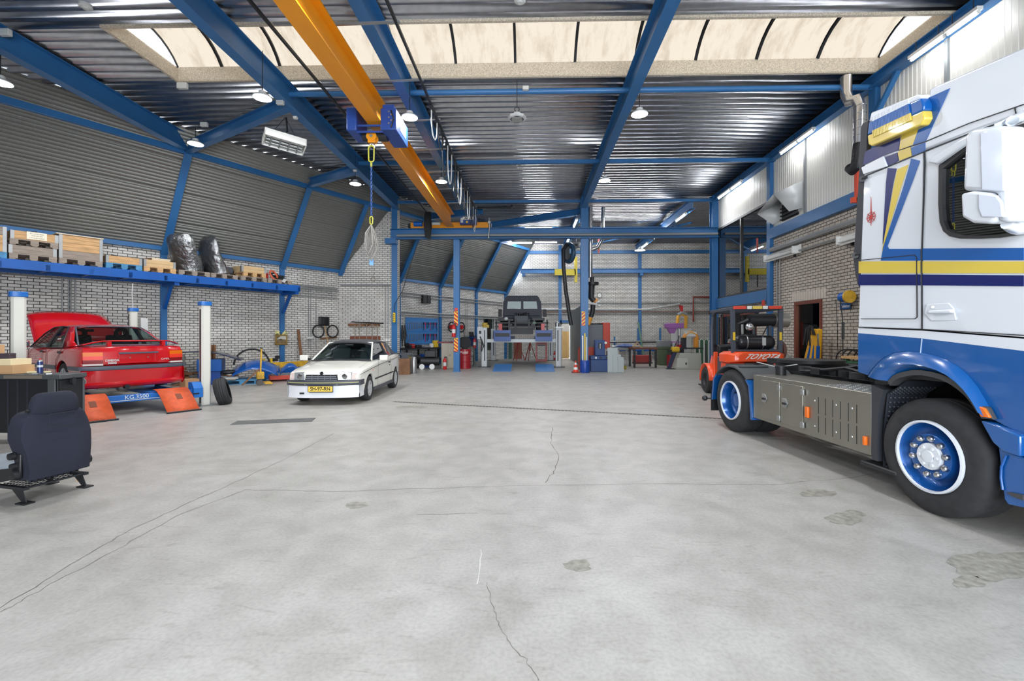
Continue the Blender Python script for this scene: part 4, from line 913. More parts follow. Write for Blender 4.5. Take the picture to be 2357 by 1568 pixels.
def car_wheel(par, x, y, r, w, s, spokes=5, m_rim=None):
    """s=+1: outer face towards +y"""
    c = (x, y, r); ax = (0, -s, 0); r0 = r * 0.66
    W = MB().lathe([(r0, 0.0), (r0 + 0.01, -0.006), (r - 0.05, -0.012), (r - 0.012, 0.006), (r, 0.03), (r, w * 0.48), (r - 0.006, w * 0.5), (r, w * 0.52), (r, w - 0.03), (r - 0.012, w - 0.006), (r0, w)], c, ax, 32).build('wheel', M_RUB, par)
    m = m_rim or mk('silver wheel paint', (206, 208, 210), 0.3, 0.5)
    MB().lathe([(r0 + 0.006, 0.002), (r0 - 0.01, 0.0), (r0 - 0.02, 0.02), (r0 - 0.03, 0.1), (0.08, 0.1), (0.0, 0.1)], c, ax, 28).build('rim', mk('rim well grey', (150, 152, 155), 0.35, 0.5), W)
    b = MB(); b.lathe([(0.075, 0.05), (0.07, 0.02), (0.03, 0.012), (0.0, 0.012)], c, ax, 16); b.lathe([(r0 - 0.008, 0.0), (r0 - 0.03, 0.01), (r0 - 0.03, 0.03)], c, ax, 28)
    for k in range(spokes):
        a = 2 * PI * k / spokes + 0.3; d = V((math.cos(a), 0, math.sin(a))); p0 = V(c) + d * 0.05 + V((0, -s * 0.022, 0)); p1 = V(c) + d * (r0 - 0.015) + V((0, -s * 0.016, 0))
        b.bar(p0, p1, 0.09 if spokes < 7 else 0.05, 0.022, (0, 1, 0))
    b.build('wheel_spoke', m, W)
    return W
M_CGL = glass('car window glass', (176, 192, 190), 0.02, 0.0, 0.1)
M_HEAD = mk('lamp glass clear', (168, 174, 178), 0.12, 0.5, coat=0.3)
# ------------------------------------------------------------------ white cabriolet
hd = V((0.053, -0.9986, 0)); lf = V((0.9986, 0.053, 0))
o_ = G(850, 921) - lf * 0.80
KAD = thing('convertible_car', 'small white convertible car with closed black soft top and yellow plate', 'car', o_, math.atan2(hd.y, hd.x))
P_W = mk('white car lacquer', (232, 230, 220), 0.22, coat=0.7)
P_DG = mk('dark grey bumper trim', (66, 68, 76), 0.5)
st = [(0.785, 0.75, 0.46, 0.55, 0.565, 0.97, 0.17), (0.775, 0.76, 0.42, 0.63, 0.65, 0.96, 0.17), (0.735, 0.77, 0.38, 0.69, 0.71, 0.94, 0.15), (0.66, 0.785, 0.28, 0.715, 0.745, 0.92, 0.10), (0.35, 0.81, 0.22, 0.755, 0.81, 0.9), (0.0, 0.83, 0.22, 0.79, 0.855, 0.9), (-0.42, 0.832, 0.22, 0.85, 0.92, 0.9),
      (-0.55, 0.832, 0.22, 0.865, 0.93, 0.93), (-1.3, 0.832, 0.22, 0.90, 0.915, 0.95), (-2.2, 0.832, 0.23, 0.945, 0.96, 0.95), (-2.55, 0.83, 0.25, 0.965, 0.985, 0.92), (-2.95, 0.80, 0.28, 0.97, 0.99, 0.9), (-3.13, 0.78, 0.31, 0.93, 0.96, 0.9, -0.06), (-3.2, 0.76, 0.34, 0.84, 0.86, 0.9, -0.08)]
b = MB(); b.loft([body_ring(*s) for s in st]); B = b.build('car_body', P_W, KAD)
RW = 0.285
bool_cut(B, [MB().cyl((x, s * 0.56, RW + 0.01), (x, s * 1.0, RW + 0.01), 0.335, n=26) for x in (0, -2.52) for s in (1, -1)])
B.data.materials.clear(); B.data.materials.append(P_W)
for x in (0, -2.52):
    for s in (1, -1):
        car_wheel(KAD, x, s * 0.815, RW, 0.2, s, 5)
        MB().lathe([(0.33, 0.0), (0.33, 0.22), (0.0, 0.22)], (x, s * 0.79, RW + 0.01), (0, -s, 0), 20, 0 if s > 0 else -PI, PI if s > 0 else 0, (1, 0, 0)).build('wheel_housing', M_BLK, KAD)
# wings' edges, bumper, spoiler
b = MB(); b.loft([[(0.83 - 0.19 * (abs(y) / 0.80) ** 3 + dx, y, z) for y in [-0.77 + 1.54 * i / 12 for i in range(13)]] for dx, z in ((-0.09, 0.43), (0.0, 0.43), (0.012, 0.48), (0.0, 0.545), (-0.09, 0.55))], False, False)
for s in (1, -1): b.bx(0.36, s * 0.765, 0.43, 0.665, s * 0.805, 0.545)
BU = b.build('front_bumper', P_DG, KAD)
b = MB(); b.loft([[(0.835 - 0.19 * (abs(y) / 0.80) ** 3 + dx, y, z) for y in [-0.77 + 1.54 * i / 12 for i in range(13)]] for dx, z in ((0.0, 0.482), (0.016, 0.486), (0.016, 0.502), (0.0, 0.506))], False, False); b.build('bumper_stripe', mk('pale olive stripe', (170, 168, 120), 0.4), BU)
b = MB(); b.loft([[(0.82 - 0.19 * (abs(y) / 0.80) ** 3 + dx, y, z) for y in [-0.77 + 1.54 * i / 12 for i in range(13)]] for dx, z in ((-0.05, 0.435), (-0.01, 0.43), (0.0, 0.37), (-0.03, 0.28), (0.025, 0.18), (0.02, 0.165), (-0.2, 0.17))], False, False)
for s in (1, -1):
    b.loft([[(x, s * 0.786, 0.43), (x, s * 0.788, 0.35), (x, s * 0.786, 0.27), (x, s * 0.789, 0.17), (x, s * 0.7, 0.165)] for x in (0.36, 0.66)], False, False)
SP = b.build('front_spoiler', mk('white spoiler paint', (226, 228, 232), 0.3, coat=0.5), KAD, ang=50)
MB().box((0.80, -0.42, 0.265), (0.02, 0.09, 0.035)).build('air_inlet', M_BLK, SP); MB().bx(0.79, -0.25, 0.285, 0.822, 0.25, 0.30).build('lower_slot', M_BLK, SP)
# grille, lamps, emblem, plate
gx = 0.80
b = MB()
for k in range(5): b.bx(gx - 0.01, -0.36 + 0.01 * k, 0.445 + 0.042 * k, gx + 0.022 - 0.006 * k, 0.36 - 0.01 * k, 0.46 + 0.042 * k + 0.008)
for y in (-0.2, -0.07, 0.07, 0.2): b.bx(gx - 0.01, y - 0.004, 0.44, gx + 0.012, y + 0.004, 0.655)
GRL = b.build('grille', mk('grille grey', (120, 124, 132), 0.4), KAD)
MB().prism([(-0.37, 0.435), (0.37, 0.435), (0.33, 0.67), (-0.33, 0.67)], 0.70, gx - 0.005, 'yz').build('grille_opening', M_BLK, GRL)
for s in (1, -1):
    b = MB(); pts = [(0.35, 0.55), (0.62, 0.55), (0.62, 0.71), (0.41, 0.725)]
    f = lambda y: 0.835 - 0.19 * (abs(y) / 0.80) ** 3 - 0.02
    b.hexa([(f(p[0]) - 0.2, s * p[0], p[1]) for p in pts] + [(f(p[0]) - (0.03 if p[1] > 0.6 else 0), s * p[0], p[1]) for p in pts])
    HL = b.build('headlamp', M_HEAD, KAD, 0.008)
    b = MB(); pts = [(0.63, 0.55), (0.745, 0.55), (0.72, 0.695), (0.63, 0.708)]
    b.hexa([(f(p[0]) - 0.2, s * p[0], p[1]) for p in pts] + [(f(p[0]) - (0.03 if p[1] > 0.6 else 0), s * p[0], p[1]) for p in pts]); b.build('turn_signal', mk('clear pinkish lens', (214, 196, 190), 0.15), KAD, 0.006)
    MB().lathe([(0.0, 0.0), (0.065, 0.0), (0.055, 0.012), (0.0, 0.014)], (f(0.48) - 0.02, s * 0.48, 0.625), (1, 0, 0), 16).build('reflector', M_CHR, HL)
b = MB().torus((0.785, 0, 0.70), 0.032, 0.006, (1, 0, 0.35), 20, 6).lathe([(0.0, 0.0), (0.03, 0.0)], (0.782, 0, 0.70), (1, 0, 0.35), 16).bar((0.79, -0.045, 0.705), (0.79, 0.0, 0.692), 0.01, 0.01).bar((0.79, 0, 0.708), (0.79, 0.045, 0.695), 0.01, 0.01)
b.build('ring_emblem', mk('emblem dark chrome', (90, 92, 96), 0.25, 0.9), KAD)
NP = MB().box((0.855, 0, 0.365), (0.012, 0.52, 0.115)).build('number_plate', mk('plate yellow', (232, 200, 90), 0.4), KAD, 0.004)
MB().box((0.850, 0, 0.365), (0.012, 0.54, 0.13)).build('plate_border', M_BLK, NP)
text('plate_text', 'SH-97-RN', 0.105, M_BLK, NP, (0.8625, 0, 0.365), (R(90), 0, R(90)), 0.001, 0.98, 0.002)
# side trim lines
for s in (1, -1):
    b = MB(); b.tube([(0.62, s * 0.795, 0.66), (0.0, s * 0.833, 0.735), (-0.9, s * 0.836, 0.80), (-2.2, s * 0.836, 0.86), (-2.9, s * 0.815, 0.89)], 0.006, 5); b.build('side_line', M_BLK, KAD)
    b = MB(); b.bar((-0.36, s * 0.838, 0.47), (-2.16, s * 0.838, 0.50), 0.014, 0.03); b.build('side_moulding', M_BLK, KAD)
    MB().bar((-0.34, s * 0.80, 0.235), (-2.16, s * 0.80, 0.235), 0.08, 0.06).build('sill', P_DG, KAD)
    MB().box((-1.72, s * 0.84, 0.80), (0.14, 0.014, 0.035)).build('door_handle', M_BLK, KAD)
    MB().cyl((-1.75, s * 0.83, 0.72), (-1.75, s * 0.845, 0.72), 0.014, n=8).build('door_lock', M_BLK, KAD)
    b = MB(); b.tube([(-0.62, s * 0.84, 0.90), (-0.60, s * 0.842, 0.6), (-0.6, s * 0.835, 0.28)], 0.003, 4); b.tube([(-1.84, s * 0.838, 0.92), (-1.9, s * 0.842, 0.6), (-1.82, s * 0.835, 0.28)], 0.003, 4); b.build('door_gap', mk('gap grey', (120, 118, 112), 0.6), KAD)
    MI = MB().box((-0.62, s * 0.98, 0.97), (0.12, 0.2, 0.13)).build('door_mirror', P_W, KAD, 0.02)
    MB().bar((-0.6, s * 0.84, 0.93), (-0.62, s * 0.92, 0.955), 0.06, 0.05).build('mirror_foot', M_BLK, MI)
    MB().box((-0.2, s * 0.834, 0.7), (0.04, 0.008, 0.02)).build('side_repeater', C_AMB, KAD)
b = MB()
for s in (1, -1): b.tube([(0.62, s * 0.60, 0.69), (0.3, s * 0.66, 0.79), (-0.3, s * 0.70, 0.895)], 0.003, 4)
b.build('bonnet_gap', mk('gap grey', (120, 118, 112), 0.6), KAD)
# windscreen frame, glass and soft top
A0, A1 = (-0.44, 0.72, 0.915), (-1.12, 0.55, 1.335)
b = MB(); ws = lambda y, t: (A0[0] + (A1[0] - A0[0]) * t - 0.05 * (1 - (y) ** 2) * -1 - 0.0, y * (A0[1] + (A1[1] - A0[1]) * t), A0[2] + (A1[2] - A0[2]) * t)
b.grid(lambda u, v: ws(-1 + 2 * v, u), 4, 8); b.build('windscreen', M_CGL, KAD, ang=60)
b = MB()
for s in (1, -1): b.tube([V(ws(s, t / 4)) for t in range(5)], 0.022, 6)
b.tube([V(ws(-1 + 2 * i / 8, 1.0)) for i in range(9)], 0.018, 6); b.build('windscreen_frame', P_W, KAD)
b = MB(); b.tube([V(ws(-1 + 2 * i / 8, 0.0)) + V((0.02, 0, 0.0)) for i in range(9)], 0.02, 6); b.build('windscreen_seal', M_BLK, KAD)
b = MB()
for y in (-0.1, 0.42): b.tube([(-0.40, y, 0.93), (-0.47, y - 0.12, 0.955), (-0.50, y - 0.42, 0.965)], 0.007, 5)
b.build('wiper', M_BLK, KAD)
M_SOFT = mk('black soft top cloth', (58, 58, 62), 0.75, 0, 0.1, 20)
def roof(u, v):
    y = -1 + 2 * v; X = [-1.08, -1.3, -1.75, -2.2, -2.5, -2.78, -2.98]; Z = [1.36, 1.395, 1.41, 1.385, 1.29, 1.12, 0.985]; Wd = [0.55, 0.57, 0.585, 0.60, 0.61, 0.63, 0.68]
    t = u * 6; i = min(5, int(t)); f = t - i; L_ = lambda A: A[i] + (A[i + 1] - A[i]) * f
    e = abs(y) ** 4; return (L_(X), y * L_(Wd), L_(Z) - 0.07 * e)
b = MB(); b.grid(roof, 18, 10); b.build('soft_top', M_SOFT, KAD, ang=60, solid=0.025)
b = MB(); b.tube([V(roof(0, i / 8)) + V((0.04, 0, -0.02)) for i in range(9)], 0.03, 6); b.build('soft_top_bow', M_BLK, KAD)
for s in (1, -1):
    b = MB(); b.loft([[(-2.30, s * 0.61, 1.30), (-2.52, s * 0.61, 1.23), (-2.80, s * 0.645, 1.06), (-3.0, s * 0.69, 0.97)], [(-2.36, s * 0.74, 0.965), (-2.5, s * 0.755, 0.97), (-2.7, s * 0.755, 0.975), (-2.95, s * 0.74, 0.975)]], False, False); b.build('soft_top_side', M_SOFT, KAD)
    b = MB(); b.loft([[(-0.52, s * 0.735, 0.92), (-1.1, s * 0.575, 1.31), (-1.62, s * 0.60, 1.33)], [(-0.52, s * 0.735, 0.918), (-1.2, s * 0.75, 0.925), (-1.72, s * 0.755, 0.94)]], False, False); b.build('side_window', M_CGL, KAD)
    b = MB(); b.loft([[(-1.68, s * 0.60, 1.33), (-2.2, s * 0.615, 1.31), (-2.32, s * 0.62, 1.28)], [(-1.78, s * 0.755, 0.945), (-2.2, s * 0.755, 0.96), (-2.36, s * 0.74, 0.965)]], False, False); b.build('rear_side_window', M_CGL, KAD)
    b = MB().bar((-1.65, s * 0.60, 1.34), (-1.75, s * 0.757, 0.94), 0.05, 0.03); b.build('door_pillar', M_BLK, KAD)
    for x in (-1.45, ): 
        S = MB().box((x, s * 0.36, 0.95), (0.14, 0.46, 0.5), (0, R(-14), 0)).build('front_seat', mk('car seat cloth', (84, 86, 90), 0.9), KAD, 0.04); MB().box((x - 0.09, s * 0.36, 1.24), (0.1, 0.24, 0.15)).build('head_rest', MATS['car seat cloth'], S, 0.03)
MB().box((-2.25, 0, 0.98), (0.15, 1.1, 0.3), (0, R(-12), 0)).build('rear_seat', MATS['car seat cloth'], KAD, 0.04)
MB().torus((-0.85, 0.36, 1.0), 0.17, 0.013, (-0.85, 0, 0.5), 20, 6).build('steering_wheel', M_BLK, KAD)
MB().box((-0.62, 0, 0.92), (0.3, 1.3, 0.06)).build('dashboard', P_DG, KAD, 0.02)
MB().box((-1.0, 0.0, 1.27), (0.03, 0.2, 0.06)).build('rear_view_mirror', M_BLK, KAD, 0.01)
# ------------------------------------------------------------------ four post lift
LA, LB = V((-0.8415, 0.5402, 0)), V((0.5402, 0.8415, 0))
LO = V((-7.12, 9.83, 0)) - LB * 1.33; LRZ2 = math.atan2(LA.y, LA.x)
LIFT = thing('car_lift', 'blue and cream four post car lift with orange ramps carrying the red saloon', 'car lift', LO, LRZ2)
M_POST = mk('cream post paint', (214, 212, 202), 0.4); M_LBL = mk('lift blue paint', (30, 104, 184), 0.4); M_RAMP = mk('orange ramp paint', (200, 80, 34), 0.6, 0, 0.14, 12)
for x in (0.0, 4.46):
    for s in (1, -1):
        y = 1.46 if s > 0 else -1.33; b = MB(); hw = 0.09
        b.bx(x - hw, y - hw, 0.02, x + hw, y + hw - (0.0 if s > 0 else 0.05) , 2.2) if False else b.prism([(x - hw, y - 0.06), (x - 0.06, y - hw), (x + 0.06, y - hw), (x + hw, y - 0.06), (x + hw, y + 0.06), (x + 0.06, y + hw), (x - 0.06, y + hw), (x - hw, y + 0.06)], 0.02, 2.2, 'xy')
        PO = b.build('post', M_POST, LIFT)
        MB().prism([(x - hw - 0.02, y - 0.07), (x - 0.08, y - hw - 0.02), (x + 0.08, y - hw - 0.02), (x + hw + 0.02, y - 0.07), (x + hw + 0.02, y + 0.07), (x + 0.08, y + hw + 0.02), (x - 0.08, y + hw + 0.02), (x - hw - 0.02, y + 0.07)], 2.18, 2.27, 'xy').build('post_cap', M_LBL, PO, 0.01)
        MB().bx(x - 0.2, y - 0.16, 0, x + 0.2, y + 0.16, 0.02).build('foot_plate', M_STL, PO)
        MB().bx(x - 0.03, y + 0.088, 0.05, x + 0.03, y + 0.094, 2.1).build('guide_slot', M_DK, PO)
    b = MB().bx(x - 0.07, -1.27, 0.24, x + 0.07, 1.4, 0.37); CB = b.build('cross_beam', M_LBL, LIFT, 0.006)
    MB().bx(x - 0.075, -1.1, 0.265, x - 0.07, 1.1, 0.278).build('beam_stripe', M_LGR, CB)
    for s in (1, -1): MB().prism([(-0.06, 0.2), (0.09, 0.2), (0.09, 0.52), (0.0, 0.52), (-0.06, 0.42)] if False else [(x - 0.16, 0.2), (x + 0.12, 0.2), (x + 0.12, 0.52), (x - 0.05, 0.52), (x - 0.16, 0.4)], s * 1.06, s * 1.23, 'xz').build('carriage', M_LBL, CB)
text('beam_text', 'KG.3500', 0.105, M_WHT, LIFT, (-0.077, -0.12, 0.325), (R(90), 0, R(-90)), 0.001)
MB().bx(-0.165, -1.16, 0.27, -0.16, -1.05, 0.3).build('warning_plate', M_BLK, LIFT)
for yc in (0.62, -0.70):
    RU = MB().bx(-0.02, yc - 0.28, 0.30, 4.5, yc + 0.28, 0.37).build('runway', M_LBL, LIFT, 0.006)
    prof = [(-0.68, 0.008), (-0.55, 0.11), (-0.40, 0.225), (-0.26, 0.325), (-0.12, 0.40), (0.0, 0.425), (0.1, 0.42)]
    b = MB(); b.loft([[(p[0], yc - 0.275, p[1]) for p in prof], [(p[0], yc + 0.275, p[1]) for p in prof]], False, False)
    RA = b.build('ramp', M_RAMP, LIFT, ang=60, solid=0.012)
    MB().cyl((-0.69, yc - 0.3, 0.018), (-0.69, yc + 0.3, 0.018), 0.016, n=8).build('ramp_roller', M_DK, RA)
    MB().box((-0.33, yc - 0.03, 0.286), (0.16, 0.1, 0.004), (0, R(-36), 0)).build('tyre_mark', mk('tyre scuff', (120, 60, 36), 0.7), RA)
b = MB().bx(4.3, -1.62, 1.45, 4.5, -1.46, 2.0); b.build('control_box', M_LGR, LIFT, 0.01)
pz = V((4.46, -1.33, 2.27)); MB().tube([pz, pz + V((0, 0.02, 0.4)), pz + V((0.02, 0.0, 0.68))], 0.012, 6).build('supply_cable', M_LGR, LIFT)
# ------------------------------------------------------------------ red saloon on the lift
OMO = LO + LA * 1.40 - LB * (-0.20) + V((0, 0, 0.372))      # above the rear axle, on the runways
OM = thing('saloon_car', 'red saloon car with raised bonnet and rear spoiler standing on the lift', 'car', OMO, LRZ2 + R(4))
P_R = mk('red car lacquer', (196, 14, 26), 0.2, coat=0.8)
P_GT = mk('grey bumper strip', (78, 84, 96), 0.45)
st = [(-1.025, 0.845, 0.50, 0.58, 0.60, 0.97, -0.13), (-1.035, 0.85, 0.46, 0.80, 0.85, 0.97, -0.13), (-1.0, 0.852, 0.40, 0.885, 0.94, 0.95, -0.13), (-0.9, 0.856, 0.30, 0.90, 0.962, 0.93, -0.06), (-0.55, 0.865, 0.15, 0.90, 0.965, 0.9), (0.0, 0.875, 0.17, 0.90, 0.96, 0.9), (0.6, 0.878, 0.17, 0.89, 0.93, 0.93),
      (1.9, 0.878, 0.17, 0.87, 0.91, 0.93), (2.1, 0.876, 0.17, 0.86, 0.90, 0.93), (2.15, 0.876, 0.17, 0.84, 0.86, 0.93), (2.7, 0.87, 0.17, 0.80, 0.82, 0.93), (3.3, 0.83, 0.17, 0.72, 0.74, 0.93), (3.5, 0.80, 0.2, 0.62, 0.64, 0.93, 0.12), (3.55, 0.78, 0.22, 0.5, 0.52, 0.93, 0.13)]
b = MB(); b.loft([body_ring(*s) for s in st]); B = b.build('car_body', P_R, OM)
RW2 = 0.305
bool_cut(B, [MB().cyl((x, s * 0.6, RW2 + 0.01), (x, s * 1.0, RW2 + 0.01), 0.345, n=26) for x in (0, 2.6) for s in (1, -1)]); B.data.materials.clear(); B.data.materials.append(P_R)
for x in (0, 2.6):
    for s in (1, -1):
        car_wheel(OM, x, s * 0.855, RW2, 0.2, s, 7)
        MB().lathe([(0.34, 0.0), (0.34, 0.2), (0.0, 0.2)], (x, s * 0.84, RW2 + 0.01), (0, -s, 0), 20, 0 if s > 0 else -PI, PI if s > 0 else 0, (1, 0, 0)).build('wheel_housing', M_BLK, OM)
rx = lambda y: -1.055 + 0.14 * (abs(y) / 0.85) ** 4
ys = [-0.85 + 1.7 * i / 14 for i in range(15)]
b = MB(); b.loft([[(rx(y) + dx, y, z) for y in ys] for dx, z in ((0.06, 0.475), (0.0, 0.48), (-0.012, 0.52), (0.0, 0.555), (0.06, 0.56))], False, False)
for s in (1, -1): b.bx(-0.93, s * 0.85, 0.48, -0.33, s * 0.885, 0.555); b.bx(0.36, s * 0.875, 0.47, 2.24, s * 0.89, 0.55)
b.build('bumper_strip', P_GT, OM)
b = MB(); b.loft([[(rx(y) + dx, y, z) for y in ys] for dx, z in ((0.06, 0.48), (0.01, 0.475), (0.02, 0.35), (0.035, 0.24), (-0.01, 0.20), (-0.005, 0.165), (0.06, 0.12), (0.2, 0.11))], False, False)
for s in (1, -1): b.loft([[(x, s * 0.862, 0.48), (x, s * 0.866, 0.3), (x, s * 0.875, 0.19), (x, s * 0.84, 0.12)] for x in (-0.93, -0.345)], False, False)
b.build('rear_bumper', P_R, OM, ang=50)
for s in (1, -1):
    b = MB(); zz = (0.575, 0.605, 0.68, 0.755, 0.83); y0, y1 = 0.56, 0.83
    for k in range(4):
        b.cur = (0, 1, 2, 3)[k]
        b.hexa([(rx(y) + 0.12, s * y, z) for z in (zz[k], zz[k + 1]) for y in (y0, y1)][0:0] or [(rx(y0) - 0.004 + 0.02 * k / 3, s * y0, zz[k]), (rx(y1) - 0.004, s * y1, zz[k]), (rx(y1) + 0.2, s * y1, zz[k]), (rx(y0) + 0.2, s * y0, zz[k]), (rx(y0) - 0.004 + 0.02 * k / 3, s * y0, zz[k + 1]), (rx(y1) - 0.004, s * y1, zz[k + 1]), (rx(y1) + 0.2, s * y1, zz[k + 1]), (rx(y0) + 0.2, s * y0, zz[k + 1])])
    b.build('tail_lamp', [mk('lens white', (220, 214, 208), 0.15), mk('lens dark red', (130, 10, 18), 0.15, spec=0.3), mk('lens bright red', (236, 60, 44), 0.3, spec=0.3), mk('lens orange', (226, 110, 20), 0.3, spec=0.3)], OM)
b = MB().box((-1.062, 0, 0.805), (0.03, 0.66, 0.035)); b.build('plate_light_bar', P_GT, OM, 0.006)
b = MB().bx(-1.058, -0.32, 0.60, -1.045, 0.32, 0.605).bx(-1.058, -0.32, 0.6, -1.045, -0.315, 0.79).bx(-1.058, 0.315, 0.6, -1.045, 0.32, 0.79); b.build('plate_recess', P_R, OM)
for y in (-0.15, 0.15): MB().cyl((-1.056, y, 0.71), (-1.066, y, 0.71), 0.012, n=8).build('plate_screw', M_STL, OM)
text('badge_text', 'OMEGA', 0.06, M_LGR, OM, (-1.055, 0.43, 0.665), (R(90), 0, R(-90)), 0.003, 1.05, 0.002)
text('badge_number', '3000', 0.05, M_LGR, OM, (-1.054, 0.43, 0.612), (R(90), 0, R(-90)), 0.003, 1.4, 0.002)
text('maker_text', 'OPEL', 0.05, M_LGR, OM, (-1.055, -0.46, 0.66), (R(90), 0, R(-90)), 0.003, 1.4)
b = MB(); b.tube([(-0.98, -0.12 + 0.0, 0.14), (-1.08, 0.12, 0.135)], 0.04, 12); MB().tube([(-0.8, 0.2, 0.13), (-1.09, 0.2, 0.13)], 0.045, 14).build('exhaust_pipe', M_DK, OM)
MB().cyl((-0.9, -0.3, 0.14), (-0.9, 0.3, 0.14), 0.09, n=12).build('silencer', M_STL, OM)
# spoiler
b = MB(); b.loft([[(-1.03 + 0.22 * (abs(y) / 0.8) ** 3 + dx, y, 1.035 - 0.075 * max(0, (abs(y) - 0.5) / 0.3) ** 1.5 + dz) for y in [-0.8 + 1.6 * i / 14 for i in range(15)]] for dx, dz in ((0.0, 0.0), (-0.03, 0.012), (0.0, 0.026), (0.14, 0.02), (0.14, 0.004), (0.0, 0.0))], False, False)
SPO = b.build('spoiler', P_R, OM)
for y in (-0.45, 0.45): MB().bx(-1.0, y - 0.03, 0.94, -0.9, y + 0.03, 1.04).build('spoiler_foot', P_R, SPO)
# greenhouse
tb = [(-0.33, 0.72, 0.955), (0.42, 0.55, 1.33)]
def pl(t, s): return V((tb[0][0] + (tb[1][0] - tb[0][0]) * t, s * (tb[0][1] + (tb[1][1] - tb[0][1]) * t), tb[0][2] + (tb[1][2] - tb[0][2]) * t))
b = MB(); b.grid(lambda u, v: tuple(pl(u, -1 + 2 * v) + V((-0.06 * (1 - (2 * v - 1) ** 2), 0, 0.02 * (1 - (2 * v - 1) ** 2) * u))), 4, 8); b.build('rear_window', M_CGL, OM, ang=60)
b = MB(); rim = [pl(0, -1 + 2 * i / 8) + V((-0.06 * (1 - (-1 + 2 * i / 8) ** 2), 0, 0)) for i in range(9)] + [pl(1, 1 - 2 * i / 8) + V((-0.06 * (1 - (1 - 2 * i / 8) ** 2), 0, 0.02 * (1 - (1 - 2 * i / 8) ** 2))) for i in range(9)]
b.tube(rim, 0.016, 6, close=True); b.build('rear_window_seal', P_GT, OM)
fb = [(2.12, 0.72, 0.91), (1.45, 0.54, 1.32)]
def pf_(t, s): return V((fb[0][0] + (fb[1][0] - fb[0][0]) * t, s * (fb[0][1] + (fb[1][1] - fb[0][1]) * t), fb[0][2] + (fb[1][2] - fb[0][2]) * t))
b = MB(); b.grid(lambda u, v: tuple(pf_(u, -1 + 2 * v) + V((0.08 * (1 - (2 * v - 1) ** 2), 0, 0.02 * u * (1 - (2 * v - 1) ** 2)))), 4, 8); b.build('windscreen', M_CGL, OM, ang=60)
def roofp(u, v):
    y = -1 + 2 * v; X = [0.38, 0.55, 0.95, 1.3, 1.48]; Z = [1.345, 1.375, 1.395, 1.375, 1.335]; Wd = [0.57, 0.59, 0.60, 0.585, 0.56]
    t = u * 4; i = min(3, int(t)); f = t - i; L_ = lambda A: A[i] + (A[i + 1] - A[i]) * f
    return (L_(X), y * L_(Wd), L_(Z) - 0.06 * abs(y) ** 4)
b = MB(); b.grid(roofp, 12, 10); b.build('roof', P_R, OM, ang=60, solid=0.02)
for s in (1, -1):
    b = MB()                                                 # C pillar: solid red panel with a rounded inner edge
    b.loft([[(-0.36, s * 0.74, 0.95), (-0.1, s * 0.72, 1.04), (0.15, s * 0.64, 1.18), (0.42, s * 0.56, 1.33)], [(0.10, s * 0.835, 0.915), (0.14, s * 0.79, 1.05), (0.30, s * 0.70, 1.22), (0.56, s * 0.60, 1.335)]], False, False); b.build('rear_pillar', P_R, OM, solid=0.02)
    b = MB(); b.loft([[(0.12, s * 0.84, 0.92), (0.16, s * 0.79, 1.05), (0.33, s * 0.70, 1.22), (0.56, s * 0.61, 1.32)], [(0.85, s * 0.845, 0.91), (0.85, s * 0.79, 1.05), (0.85, s * 0.71, 1.22), (0.85, s * 0.615, 1.335)]], False, False); b.build('rear_door_window', M_CGL, OM)
    b = MB(); b.loft([[(0.92, s * 0.845, 0.91), (0.92, s * 0.79, 1.05), (0.92, s * 0.71, 1.22), (0.92, s * 0.615, 1.335)], [(2.0, s * 0.83, 0.90), (1.85, s * 0.77, 1.05), (1.68, s * 0.69, 1.2), (1.45, s * 0.60, 1.32)]], False, False); b.build('front_door_window', M_CGL, OM)
    b = MB().bar((0.885, s * 0.85, 0.9), (0.885, s * 0.615, 1.34), 0.08, 0.02, (1, 0, 0)); b.build('door_pillar', M_BLK, OM)
    b = MB().tube([pf_(0, s) + V((0, s * 0.05, -0.01)), pf_(0.5, s) + V((0, s * 0.03, 0.01)), pf_(1, s) + V((0, s * 0.02, 0.02))], 0.03, 6); b.build('front_pillar', P_R, OM)
    b = MB().tube([(0.06, s * 0.85, 0.915), (0.15, s * 0.795, 1.05), (0.32, s * 0.705, 1.22), (0.56, s * 0.62, 1.335), (0.9, s * 0.62, 1.35), (1.45, s * 0.605, 1.33), (1.7, s * 0.7, 1.19), (2.05, s * 0.84, 0.90)], 0.013, 6).tube([(0.06, s * 0.85, 0.915), (2.05, s * 0.84, 0.90)], 0.013, 6); b.build('window_trim', M_DK, OM)
    MB().box((0.12, s * 0.885, 0.82), (0.16, 0.014, 0.04)).build('door_handle', M_BLK, OM); MB().box((1.15, s * 0.885, 0.82), (0.16, 0.014, 0.04)).build('door_handle', M_BLK, OM)
    b = MB().tube([(0.0, s * 0.875, 0.9), (0.3, s * 0.885, 0.65), (0.36, s * 0.88, 0.2)], 0.004, 4).tube([(0.88, s * 0.877, 0.9), (0.88, s * 0.888, 0.6), (0.9, s * 0.88, 0.2)], 0.004, 4).tube([(2.02, s * 0.872, 0.88), (2.02, s * 0.885, 0.6), (2.0, s * 0.88, 0.2)], 0.004, 4); b.build('door_gap', mk('gap dark red', (90, 8, 14), 0.5), OM)
    MI = MB().box((1.95, s * 0.98, 0.97), (0.1, 0.2, 0.14)).build('door_mirror', P_R, OM, 0.02); MB().box((1.895, s * 0.98, 0.97), (0.008, 0.17, 0.11)).build('mirror_glass', mk('dark mirror glass', (60, 62, 66), 0.05, 0.9), MI)
    S = MB().box((0.95, s * 0.37, 0.92), (0.14, 0.48, 0.5), (0, R(14), 0)).build('front_seat', mk('dark seat cloth', (44, 46, 52), 0.9), OM, 0.04); MB().torus((0.87, s * 0.37, 1.2), 0.1, 0.045, (1, 0, 0), 16, 8).build('head_rest', MATS['dark seat cloth'], S)
